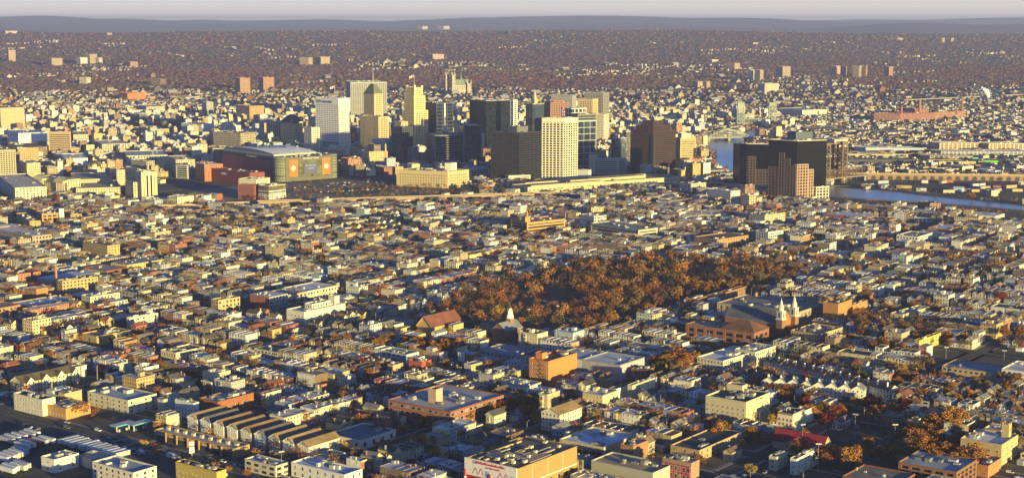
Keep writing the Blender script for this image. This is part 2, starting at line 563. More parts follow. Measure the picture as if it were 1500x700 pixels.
PLAY = [(1368, 518), (1440, 512), (1530, 520), (1530, 552), (1400, 542)]
pl = [at(*p) for p in PLAY]; sheet('sports_field', pl, .13, 'yard'); mark(pl, 9)
GAR = [(1170, 640), (1290, 625), (1345, 640), (1400, 670), (1330, 690), (1220, 690), (1165, 672)]
gr = [at(*p) for p in GAR]; sheet('lawn', gr, .15, 'grass', side=.15); mark(gr, 2)
ARENA_SQ = [(190, 290), (240, 268), (300, 272), (520, 262), (600, 270), (700, 276), (700, 288), (560, 296), (430, 298), (300, 290)]
mark([at(*p) for p in ARENA_SQ], 9)

# ---------------------------------------------------------------- landmark builders
REFS = []
PAL = dict(white=(.74, .71, .65), cream=(.62, .54, .40), yellow=(.60, .46, .24), tan=(.42, .31, .19), brick=(.28, .105, .06), orange=(.46, .17, .06), brown=(.19, .12, .08),
           grey=(.36, .36, .36), bluegrey=(.34, .39, .45), green=(.40, .45, .36), red=(.40, .045, .04), black=(.03, .03, .035), dgrey=(.14, .14, .145), stone=(.50, .44, .34), pink=(.5, .32, .26),
           silver=(.42, .44, .47), tar=(.06, .06, .065), gravel=(.22, .19, .15), blue=(.2, .3, .45))
def pc(c):
    return PAL[c] if isinstance(c, str) else c

def jit(c, a=.08):
    k = 1 + R.uniform(-a, a)
    return tuple(max(.005, x * k * (1 + R.uniform(-a / 3, a / 3))) for x in c)

def dirs(th):
    t = math.radians(th)
    return Vector((math.cos(t), math.sin(t))), Vector((-math.sin(t), math.cos(t)))

def relief(mb, P, Rd, Ld, lr, ll, z0, z1, st, wall, glass):
    """four faces of real piers and spandrels standing proud of a recessed glass core"""
    dp = st.get('dp', .55); fh = st.get('fh', 3.7); sp = st.get('sp', 4.0)
    pw = st.get('pw', .5) * sp; sh = st.get('sh', .4) * fh
    c = P + Rd * lr / 2 + Ld * ll / 2
    kind = st.get('kind', 'grid')
    nf = max(1, round((z1 - z0) / fh)); fh = (z1 - z0) / nf
    nb = (max(1, round(lr / sp)), max(1, round(ll / sp)))
    par = (.5, .5, 0, R.random() * 50)
    mb.box(c, Rd, Ld, lr - 2 * dp, ll - 2 * dp, z0, z1 - .3, glass, 'glass', win=(nb[0] * 2, nb[1] * 2, nf, par))
    cw = max(pw, .9)
    for i in (-1, 1):
        for j in (-1, 1):
            cc = c + Rd * (i * (lr / 2 - cw / 2 + .02)) + Ld * (j * (ll / 2 - cw / 2 + .02))
            mb.box(cc, Rd, Ld, cw, cw, z0, z1 + .01, wall, 'trim')
    for (U, V, lu, lv, n) in ((Rd, Ld, lr, ll, nb[0]), (Ld, Rd, ll, lr, nb[1])):
        for sg in (-1, 1):
            pc0 = c + V * (sg * (lv / 2 - dp / 2))
            if kind in ('grid', 'ribs'):
                for k in range(1, n):
                    mb.box(pc0 + U * (-lu / 2 + lu * k / n), U, V, pw, dp, z0, z1 - .02, wall, 'trim')
            if kind in ('grid', 'bands'):
                q = c + V * (sg * (lv / 2 - dp / 2 - .05))
                for f in range(0, nf + 1):
                    za = z0 + f * fh - (sh / 2 if 0 < f < nf else (0 if f == 0 else sh))
                    mb.box(q, U, V, lu - .3, dp - .1, max(z0, za), za + sh, wall, 'trim', bottom=f > 0)
            tb = st.get('tb', 0)
            if tb:
                mb.box(c + V * (sg * (lv / 2 - dp / 2 + .06)), U, V, lu - .2, dp, z1 - tb, z1 + .05, wall, 'trim')
    return c

def roofstuff(parent, P, Rd, Ld, lr, ll, z, rc, pcol, units=3, par=.9, org=None, name='roof', roofcol2=None):
    rb = MB(org)
    c = P + Rd * lr / 2 + Ld * ll / 2
    q = [c + Rd * (i * (lr / 2 - .3)) + Ld * (j * (ll / 2 - .3)) for i, j in ((-1, -1), (1, -1), (1, 1), (-1, 1))]
    rb.face([(a[0], a[1], z + .03) for a in q], rc, 'roof')
    if par:
        rb.parapet(c, Rd, Ld, lr + .12, ll + .12, z - .2, par + .2, pcol)
    ro = rb.build(name, parent)
    for k in range(units):
        ub = MB(org)
        uw, ud = R.uniform(1.5, min(6, lr * .25 + 1)), R.uniform(1.5, min(5, ll * .25 + 1))
        uc = c + Rd * R.uniform(-.38, .38) * (lr - uw) + Ld * R.uniform(-.38, .38) * (ll - ud)
        hh = R.uniform(.9, 2.4)
        g = R.choice([(.45, .44, .42), (.3, .3, .3), (.55, .52, .45), (.2, .2, .2)])
        ub.box(uc, Rd, Ld, uw, ud, z + .04, z + hh, g, 'trim', top=tuple(x * .8 for x in g))
        if R.random() < .6:
            ub.cyl(uc, min(uw, ud) * .3, min(uw, ud) * .3, z + hh, z + hh + .35, (.15, .15, .15), 8)
        ub.build('rooftop_unit', ro)
    return ro

class LM:
    """one landmark: an Empty at its near corner with wall / roof parts"""
    def __init__(s, name, label, cat, ref, cx, cy, group=None):
        X, Y = at(cx, cy)
        s.z0 = float(terrain(X, Y)) if Y > 4600 else 0.0
        s.org = (X, Y, s.z0)
        s.e = empty(name, s.org)
        tag(s.e, label, cat, group)
        s.px = (cx, cy); s.th = None
        if ref:
            REFS.append((ref, cx, cy))
    def blk(s, cx, cy, wl, wr, ty, th=53, col='cream', st=None, glass=(.02, .025, .035), roof='gravel', units=3, par=.9, base_y=None, pname='wall', ll=None, lr=None, mk=True, z1=None, P=None, thl=None):
        if thl is None and cx and (P is None) and ll is None and lr is None and at(cx, cy)[1] > 2300:
            if s.th is None:
                s.th = .3 * th + .7 * max(15, min(72, math.degrees(math.atan2(wl, wr))))
            th = s.th
        elif thl is None and P is not None and s.th is not None:
            th = s.th
        Rd, Ld = dirs(th)
        if thl is not None:
            Ld = Vector((math.cos(math.radians(thl)), math.sin(math.radians(thl))))
        X, Y = at(cx, cy) if P is None else P
        P = Vector((X, Y))
        if s.z0:
            # far: use scale directly
            k = math.hypot(X, Y) / F
            lr = lr or wr * k / max(.3, abs(Rd[0])); ll = ll or wl * k / max(.3, abs(Ld[0]))
            lr = min(lr, 120); ll = min(ll, 120)
        lr = lr or solve_len(X, Y, Rd, cx + wr)
        ll = ll or solve_len(X, Y, Ld, cx - wl)
        if Y > 2300 and wr < 200: ll = min(ll, 110)
        z1 = z1 if z1 is not None else z_for(Y, ty)
        z0 = 0.0 if base_y is None else base_y
        z0 = max(z0, s.z0 - 3) if s.z0 else z0
        if z1 < z0 + 3: z1 = z0 + 3
        wcol = jit(pc(col), .03)
        mb = MB(s.org)
        st = st or {}
        kind = st.get('kind', 'shader')
        c = P + Rd * lr / 2 + Ld * ll / 2
        if kind == 'shader':
            sp, fh = st.get('sp', 3.4), st.get('fh', 3.4)
            bu, bv, nf = max(1, round(lr / sp)), max(1, round(ll / sp)), max(1, round((z1 - z0) / fh))
            mb.box(c, Rd, Ld, lr, ll, z0, z1, wcol, 'facade', win=(bu, bv, nf, (st.get('px', .25), st.get('py', .25), 0, R.random() * 90)))
        elif kind == 'glass':
            sp, fh = st.get('sp', 3.0), st.get('fh', 3.8)
            mb.box(c, Rd, Ld, lr, ll, z0, z1, glass, 'glass', win=(round(lr / sp), round(ll / sp), round((z1 - z0) / fh), (0, 0, 0, R.random() * 90)), top=(.06, .06, .06), topm='roof')
        elif kind == 'plain':
            mb.box(c, Rd, Ld, lr, ll, z0, z1, wcol, 'trim')
        else:
            relief(mb, P, Rd, Ld, lr, ll, z0, z1, st, wcol, glass)
        w_ = mb.build(pname, s.e)
        r_ = roofstuff(s.e, P, Rd, Ld, lr, ll, z1, jit(pc(roof)), tuple(x * .95 for x in wcol), units, par, s.org)
        if mk and not s.z0:
            mark(rect_poly(P, Rd, Ld, lr, ll, 4), 3)
        return dict(P=P, Rd=Rd, Ld=Ld, lr=lr, ll=ll, z0=z0, z1=z1, c=c, wall=w_, roof=r_, col=wcol)

GRID = lambda **k: dict(kind='grid', **k)
BAND = lambda **k: dict(kind='bands', **k)
RIB = lambda **k: dict(kind='ribs', **k)
GL = lambda **k: dict(kind='glass', **k)
SH = lambda **k: dict(kind='shader', **k)

def flatm(name, c, e=None):
    m, n, b = mat(name); b.inputs['Base Color'].default_value = (*c, 1); b.inputs['Roughness'].default_value = .6
    return m
SIGN = {'navy': flatm('sign_navy', (.02, .05, .18)), 'white': flatm('sign_white', (.85, .84, .8)), 'red': flatm('sign_red', (.5, .02, .03)), 'sky': flatm('sign_light_blue', (.35, .5, .7)), 'dark': flatm('sign_dark', (.04, .03, .04))}
def text(parent, porg, s, loc, xd, size, m, flat=False, name='lettering'):
    cu = bpy.data.curves.new(name, 'FONT'); cu.body = s; cu.size = size; cu.extrude = .08; cu.align_x = 'CENTER'; cu.align_y = 'CENTER'
    cu.resolution_u = 2
    cu.materials.append(SIGN[m])
    o = bpy.data.objects.new(name, cu); COL.objects.link(o)
    X = Vector((xd[0], xd[1], 0))
    Yv = Vector((0, 0, 1)) if not flat else Vector((-xd[1], xd[0], 0))
    Z = X.cross(Yv)
    mx = Matrix(((X.x, Yv.x, Z.x, loc[0] - porg[0]), (X.y, Yv.y, Z.y, loc[1] - porg[1]), (X.z, Yv.z, Z.z, loc[2] - porg[2]), (0, 0, 0, 1)))
    bpy.context.view_layer.update()
    me = bpy.data.meshes.new_from_object(o.evaluated_get(bpy.context.evaluated_depsgraph_get()))
    bpy.data.objects.remove(o)
    o = bpy.data.objects.new(name, me); COL.objects.link(o)
    o.parent = parent; o.matrix_local = mx
    return o

# ---------------------------------------------------------------- downtown
def downtown():
    # white office tower with the insurance sign
    L = LM('office_tower', 'white slab office tower with horizontal window bands and blue Prudential sign at the top', 'office tower', 'white slab tower', 497, 224)
    b = L.blk(497, 224, 33.5, 17, 145, th=23, col=(.74, .72, .68), st=GRID(sp=7.5, fh=4.0, pw=.10, sh=.66, tb=13, dp=.3), glass=(.2, .2, .2), roof='silver', units=6)
    f = b['P'] + b['Ld'] * b['ll'] * .56 - b['Rd'] * .35
    text(L.e, L.org, 'Prudential', (f.x, f.y, b['z1'] - 6.8), -b['Ld'], 9, 'navy')
    f = b['P'] + b['Ld'] * b['ll'] * .90 - b['Rd'] * .2
    lg = MB(L.org); nn = 18
    U = -b['Ld']
    for z_, r_ in ((0, 3.6),):
        pts = [(f.x + U.x * r_ * math.cos(t) - b['Rd'].x * .3, f.y + U.y * r_ * math.cos(t) - b['Rd'].y * .3, b['z1'] - 6.8 + r_ * math.sin(t)) for t in [2 * math.pi * k / nn for k in range(nn)]]
        lg.face(pts, (.02, .05, .18), 'trim')
        lg.face([(f.x + U.x * x - b['Rd'].x * .36, f.y + U.y * x - b['Rd'].y * .36, b['z1'] - 6.8 + z) for x, z in ((-2.4, -1.8), (1.6, -1.8), (2.2, -.6), (.2, 2.3), (-.8, .6))], (.5, .55, .62), 'trim')
    lg.build('logo', L.e)
    flag(L, b['c'] + b['Rd'] * 6, b['z1'], 26)
    # tower with the pyramid roof
    L = LM('art_deco_tower', 'tan stepped tower with green pyramid roof and antenna mast', 'office tower', 'pyramid-roofed tower', 551, 222)
    st = GRID(sp=4.2, fh=4.2, pw=.5, sh=.36, dp=.8)
    tanc = (.58, .45, .26)
    L.th = 42
    L.blk(555, 224, 27, 15, 172, th=40, col=tanc, st=st, roof='tan', units=2)
    b = L.blk(549, 221, 15.5, 13, 138, th=38, col=tanc, st=st, base_y=1, par=0, units=0)
    c, Rd, Ld, z = b['c'], b['Rd'], b['Ld'], b['z1']
    p = MB(L.org); hw, hd, q = b['lr'] / 2 + .6, b['ll'] / 2 + .6, .26
    B0 = [(c.x + Rd.x * i * hw + Ld.x * j * hd, c.y + Rd.y * i * hw + Ld.y * j * hd, z + .1) for i, j in ((-1, -1), (1, -1), (1, 1), (-1, 1))]
    T0 = [(c.x + Rd.x * i * hw * q + Ld.x * j * hd * q, c.y + Rd.y * i * hw * q + Ld.y * j * hd * q, z_for(c.y, 123)) for i, j in ((-1, -1), (1, -1), (1, 1), (-1, 1))]
    for k in range(4):
        p.face([B0[k], B0[(k + 1) % 4], T0[(k + 1) % 4], T0[k]], (.15, .17, .09), 'roof')
    p.face(T0, (.2, .2, .12), 'roof'); p.build('pyramid_roof', L.e)
    a = MB(L.org); a.cyl(c, .9, .35, z_for(c.y, 123), z_for(c.y, 99), (.5, .5, .52), 6, 'metal'); a.build('antenna_mast', L.e)
    L.blk(566, 223, 10, 5, 172, th=38, col='yellow', st=GRID(sp=3.6, fh=3.8, pw=.6, sh=.45, dp=.3), roof='tan', units=1)
    # stepped yellow tower with flag
    L = LM('stepped_tower', 'tall yellow stepped art deco tower flying a flag', 'office tower', 'stepped yellow tower', 607, 222)
    yc = (.70, .56, .28)
    st = GRID(sp=4.0, fh=4.2, pw=.5, sh=.38, dp=.8)
    L.th = 42
    L.blk(607, 222, 17, 20.5, 163, th=36, col=yc, st=st, roof='tan', units=0)
    L.blk(607, 221.5, 14.5, 16.5, 141, th=36, col=yc, st=st, base_y=2, roof='tan', units=0)
    b = L.blk(607.5, 221, 12.5, 12.5, 129, th=36, col=yc, st=st, base_y=3, roof='tan', units=0)
    for i in (0, 1):
        for j in (0, 1):
            m_ = MB(L.org); m_.box(b['P'] + b['Rd'] * (2 + i * (b['lr'] - 4)) + b['Ld'] * (2 + j * (b['ll'] - 4)), b['Rd'], b['Ld'], 4.6, 4.6, b['z1'] - 3, b['z1'] + 4.5, yc, 'trim'); m_.build('corner_turret', L.e)
    flag(L, b['c'], b['z1'] + 3, 24)
    # slab behind
    L = LM('apartment_slab', 'wide grey apartment slab behind the pyramid-roofed tower', 'apartment block', 'grey apartment slab', 514, 176)
    L.blk(514, 176, 7, 53, 121, th=12, col=(.42, .42, .38), st=GRID(sp=6, fh=3.2, pw=.25, sh=.45, dp=.5, tb=2), roof='silver', units=6)
    # dark towers
    L = LM('glass_tower', 'dark blue glass tower immediately right of the stepped yellow tower', 'office tower', None, 640, 220)
    L.blk(640, 220, 18, 24, 152, th=30, st=GRID(sp=14, fh=7.6, pw=.06, sh=.12, dp=.3), col=(.10, .12, .15), glass=(.012, .02, .04), roof='tar', units=4)
    L = LM('striped_tower', 'black office block with pale floor bands and a tall concrete mast on its roof', 'office tower', 'black striped block', 637, 247)
    b = L.blk(637, 247, 12, 43, 199, th=15, st=BAND(fh=4.4, sh=.28, dp=.4), col=(.23, .20, .20), glass=(.015, .017, .025), roof='gravel', units=4)
    m_ = MB(L.org); c = Vector(at(652, 240)) ; z = b['z1']
    m_.cyl(c, 7, 7, z, z + 3, (.4, .38, .36), 14); m_.cyl(c, 3.2, 3.2, z + 3, z + 8, (.5, .48, .45), 12); m_.box(c, b['Rd'], b['Ld'], 3.2, 3.2, z + 8, z_for(c.y, 151), (.56, .53, .49), 'trim'); m_.build('concrete_mast', L.e)
    L = LM('bevelled_glass_tower', 'blue-black glass tower with fine floor lines, behind the black striped block', 'office tower', None, 676, 248)
    L.blk(679, 248, 8, 27, 185, th=20, st=BAND(fh=3.9, sh=.16, dp=.2), col=(.13, .15, .18), glass=(.01, .016, .03), roof='bluegrey', units=6)
    L = LM('big_glass_tower', 'largest dark reflective glass tower, flat-topped with two broad faces', 'office tower', 'big dark glass tower', 712, 222)
    L.blk(712, 222, 24, 36, 148, th=28, st=GL(sp=3, fh=3.8), glass=(.012, .017, .022), roof='silver', units=8)
    mast(LM('rooftop_mast', 'red and white lattice mast on the roof of the big dark glass tower', 'antenna mast', None, 705, 219), 705, 219, z_for(at(712, 222)[1], 148), 140)
    L = LM('white_tower', 'narrow white-banded tower half hidden behind the big dark glass tower', 'office tower', None, 752, 224)
    L.blk(752, 224, 5, 6, 147, th=45, col='white', st=BAND(fh=4, sh=.5), roof='silver')
    L = LM('brown_glass_tower', 'broad brown-black office tower left of the white gridded tower', 'office tower', 'brown-black office tower', 761, 268)
    b = L.blk(761, 268, 42, 32, 195, th=44, thl=160, col=(.022, .019, .022), st=GRID(sp=3.2, fh=3.9, pw=.22, sh=.3, dp=.3), glass=(.008, .011, .024), roof='tar', units=3)
    L.blk(757, 262, 15, 21, 185, th=44, col='dgrey', st=dict(kind='plain'), base_y=b['z1'], mk=False, P=tuple(b['c'] - b['Rd'] * 14 - b['Ld'] * 12), lr=26, ll=22, z1=b['z1'] + 9, units=2)
    L = LM('white_grid_tower', 'white tower with a regular grid of deep dark windows beside the station', 'office tower', 'white gridded tower', 825, 265)
    b = L.blk(825, 265, 31.5, 21, 174, th=40, thl=166, col=(.66, .59, .46), st=GRID(sp=5.9, fh=4.1, pw=.20, sh=.36, dp=.8, tb=6.5), glass=(.012, .012, .016), roof='silver', units=7)
    mast(LM('lattice_mast', 'red and white lattice mast on top of the white gridded tower', 'antenna mast', None, 823, 262), 824, 262, b['z1'], 158)
    L = LM('gridded_glass_tower', 'blue glass tower with white square gridlines behind the white gridded tower', 'office tower', None, 846, 253)
    b = L.blk(846, 253, 12, 27, 178, th=36, col=(.55, .55, .53), st=GRID(sp=13, fh=12, pw=.05, sh=.07, dp=.4), glass=(.03, .05, .075), units=0)
    L.blk(846, 253, 12, 27, 168, th=36, col=(.2, .19, .17), st=BAND(fh=5, sh=.5), base_y=b['z1'], roof='tar', mk=False)
    L = LM('framed_penthouse_tower', 'dark tower topped by an open white frame, behind the white gridded tower', 'office tower', None, 836, 247)
    b = L.blk(836, 247, 14, 22, 172, th=30, col='dgrey', st=GL(), glass=(.03, .03, .035), units=2)
    fr = MB(L.org)
    for i in range(5):
        for (s0, sd) in ((b['P'], b['Rd']), (b['P'], b['Ld'])):
            ln = b['lr'] if sd is b['Rd'] else b['ll']
            q = s0 + sd * (ln * i / 4)
            fr.bar((q.x, q.y, b['z1']), (q.x, q.y, b['z1'] + 16), 1.6, (.7, .67, .6), 'trim')
    for zz in (7.5, 15.5):
        for sd, ln in ((b['Rd'], b['lr']), (b['Ld'], b['ll'])):
            e_ = b['P'] + sd * ln
            fr.bar((b['P'].x, b['P'].y, b['z1'] + zz), (e_.x, e_.y, b['z1'] + zz), 1.6, (.7, .67, .6), 'trim')
    core = b['c']; fr.box(core, b['Rd'], b['Ld'], b['lr'] * .7, b['ll'] * .7, b['z1'], b['z1'] + 15, (.08, .08, .09)); fr.build('open_frame', L.e)
    L = LM('brick_office_building', 'orange-brown brick office block with a red rooftop sign', 'office building', 'orange-brown office block', 806, 218)
    b = L.blk(806, 218, 9, 27, 151, th=33, col=(.30, .15, .08), st=GRID(sp=4, fh=3.8, pw=.5, sh=.4, dp=.3), roof='brick', units=4)
    sg = MB(L.org); q = b['P'] + b['Rd'] * b['lr'] * .45; sg.box(q, b['Rd'], b['Ld'], 24, 1, b['z1'] + 2, b['z1'] + 4.5, (.45, .1, .08)); sg.build('rooftop_sign', L.e)
    L = LM('cream_office_building', 'tall cream masonry office block with roof cornice, behind the gridded glass tower', 'office building', 'tall cream office block', 868, 207)
    L.blk(868, 207, 22, 7.5, 146, th=40, col='yellow', st=GRID(sp=4.2, fh=4, pw=.5, sh=.4, dp=.4, tb=3), roof='tan', units=6)
    L.blk(884, 212, 13, 8, 168, th=40, col=(.68, .6, .45), st=SH(), roof='cream', units=3)
    L = LM('grey_slab_building', 'grey concrete slab rising behind the tall cream office block', 'office building', None, 883, 194)
    L.blk(883, 194, 27, 9, 137, th=40, col=(.32, .31, .28), st=GRID(sp=4, fh=3.6, pw=.3, sh=.35), roof='silver', units=3)
    L = LM('grey_low_slab', 'low grey slab building left of the concrete slab', 'office building', None, 838, 178)
    L.blk(838, 178, 31, 6, 140, th=40, col=(.4, .4, .38), st=SH(px=.35), roof='silver')
    L = LM('navy_box_building', 'blank blue-grey glass box beside the orange-brown office block', 'office building', None, 780, 203)
    L.blk(780, 203, 10, 17, 153, th=30, st=GL(), glass=(.05, .07, .09), roof='dgrey')
    L = LM('church_tower', 'pale yellow stepped church steeple above the blue-grey glass box', 'church tower', None, 783, 176)
    b = L.blk(783, 176, 6, 7, 152, th=38, col='yellow', st=SH(sp=5, fh=7), par=0, units=0)
    t = MB(L.org); t.box(b['c'], b['Rd'], b['Ld'], 12, 12, b['z1'], b['z1'] + 12, PAL['yellow']); t.cyl(b['c'], 5, 4, b['z1'] + 12, b['z1'] + 22, PAL['yellow'], 8); t.cyl(b['c'], 4, 0, b['z1'] + 22, b['z1'] + 38, PAL['stone'], 8); t.build('steeple', L.e)
    # brown stepped tower
    L = LM('brown_stepped_tower', 'red-brown granite tower with stepped shoulders and a dark centre slot', 'office tower', 'red-brown stepped tower', 956, 257)
    bc = (.036, .013, .014); st = GRID(sp=3.0, fh=3.8, pw=.45, sh=.5, dp=.25); gl = (.012, .008, .01)
    b = L.blk(956, 257, 33, 33, 192, th=34, thl=150, col=bc, st=st, glass=gl, roof='brown', units=2)
    c, Rd, Ld = b['c'], b['Rd'], b['Ld']
    for f_, ty in ((.78, 184), (.46, 177)):
        lr, ll = b['lr'] * f_, b['ll'] * f_
        P_ = c - Rd * lr / 2 - Ld * ll / 2
        L.blk(956, 257, 0, 0, ty, th=34, thl=150, col=bc, st=st, glass=gl, roof='brown', units=1, base_y=b['z1'] - 1, P=tuple(P_), lr=lr, ll=ll, mk=False, z1=z_for(c.y, ty))
    s_ = MB(L.org); s_.box(b['P'] - Rd * 0 + (Rd + Ld).normalized() * .6, Rd, Ld, 5, 5, 0, b['z1'] - 6, (.012, .012, .015), 'trim'); s_.build('corner_slot', L.e)
    L = LM('yellow_office_building', 'yellow-tan office building with ribbon windows and a rooftop block near the river', 'office building', 'yellow ribbon-window office', 996, 250)
    b = L.blk(996, 250, 8, 23, 203, th=30, col=(.52, .38, .18), st=BAND(fh=4.2, sh=.55, dp=.35), glass=(.2, .18, .14), roof='tan', units=2)
    L.blk(996, 250, 0, 0, 196, P=tuple(b['P'] + b['Rd'] * 5 + b['Ld'] * 5), lr=20, ll=14, z1=b['z1'] + 8, base_y=b['z1'], th=30, col='cream', st=dict(kind='plain'), units=0, mk=False)
    L.blk(1010, 253, 10, 19, 234, th=30, col='orange', st=SH(), roof='tan')
    L = LM('small_glass_block', 'small blue glass block left of the red-brown stepped tower', 'office building', None, 900, 246)
    L.blk(900, 246, 5, 17, 203, th=25, st=GL(), glass=(.04, .08, .11), roof='bluegrey')
    L = LM('red_topped_block', 'narrow dark block with a red roof edge beside the small blue glass block', 'office building', None, 917, 244)
    L.blk(917, 244, 3, 10, 196, th=25, col='black', st=SH(px=.4), roof='red', par=1.5)
    L = LM('curved_office', 'low grey office with ribbon windows and a white stair tower behind the train shed', 'office building', 'low grey ribbon office', 905, 256)
    L.blk(905, 256, 36, 12, 233, th=42, thl=170, col=(.40, .40, .37), st=BAND(fh=3.6, sh=.5), glass=(.05, .06, .08), roof='bluegrey')
    L.blk(870, 255, 8, 3, 228, th=42, col='cream', st=dict(kind='plain'), roof='silver', units=1)
    L.blk(862, 262, 18, 4, 250, th=42, col='white', st=dict(kind='plain'), roof='white')
    # twin black towers
    L = LM('black_corner_tower', 'lower black glass tower with a stepped granite grid, beside the river', 'office tower', None, 1107, 280)
    granite_shade = (.075, .05, .045); gst = GRID(sp=5.2, fh=4.6, pw=.28, sh=.34, dp=.5)  # granite of the dim faces, their shade put into a darker colour
    b = L.blk(1083, 277, 10, 42, 211, th=-8, thl=128, st=GL(), glass=(.004, .005, .008), roof='tar', units=6)
    P0, Rd, Ld = b['P'], b['Rd'], b['Ld']
    for (f0, f1, ty) in ((0, .55, 229), (.55, 1.0, 248)):
        L.blk(0, 0, 0, 0, ty, P=tuple(P0 + Rd * b['lr'] * f0 - Ld * .9), lr=b['lr'] * (f1 - f0), ll=6, th=-8, thl=128, col=granite_shade, st=gst, glass=(.015, .015, .02), units=0, par=.3, pname='granite_grid', z1=z_for(P0.y, ty), mk=False)
    L = LM('black_twin_tower', 'taller black glass tower with sunlit pink granite steps at its right foot', 'office tower', 'taller black tower', 1166, 293)
    b = L.blk(1166, 293, 42, 43, 207, th=22, thl=142, st=GL(), glass=(.004, .005, .008), roof='bluegrey', units=6)
    P0, Rd, Ld = b['P'], b['Rd'], b['Ld']
    granite_lit = (.38, .25, .17)  # paler copy of that granite, sunlight of the right face put into the colour
    for (f0, f1, ty) in ((0, .38, 241), (.38, .56, 249)):
        L.blk(0, 0, 0, 0, ty, P=tuple(P0 + Rd * b['lr'] * f0 - Ld * .9 - Rd * (.0)), lr=b['lr'] * (f1 - f0), ll=5, th=22, thl=142, col=granite_lit, st=gst, glass=(.015, .015, .02), units=0, par=.3, pname='granite_grid', z1=z_for(P0.y, ty), mk=False)
    for (f0, f1, ty) in ((.02, .22, 243), (.22, .42, 233), (.42, .62, 225), (.62, .98, 246)):
        L.blk(0, 0, 0, 0, ty, P=tuple(P0 + Ld * b['ll'] * f0 - Rd * .9), lr=5, ll=b['ll'] * (f1 - f0), th=22, thl=142, col=granite_shade, st=gst, glass=(.015, .015, .02), units=0, par=.3, pname='granite_grid', z1=z_for(P0.y, ty), mk=False)
    L.blk(0, 0, 0, 0, 275, P=tuple(P0 + Rd * b['lr'] * .56 - Ld * 6), lr=b['lr'] * .44, ll=6.5, th=22, thl=142, col='cream', st=gst, units=1, pname='podium', z1=z_for(P0.y, 275), mk=False)
    L.blk(0, 0, 0, 0, 275, P=tuple(b['c'] - Rd * 14 - Ld * 10), lr=30, ll=24, th=22, col=(.08, .1, .13), st=dict(kind='plain'), base_y=b['z1'], z1=b['z1'] + 12, units=2, mk=False, pname='penthouse')
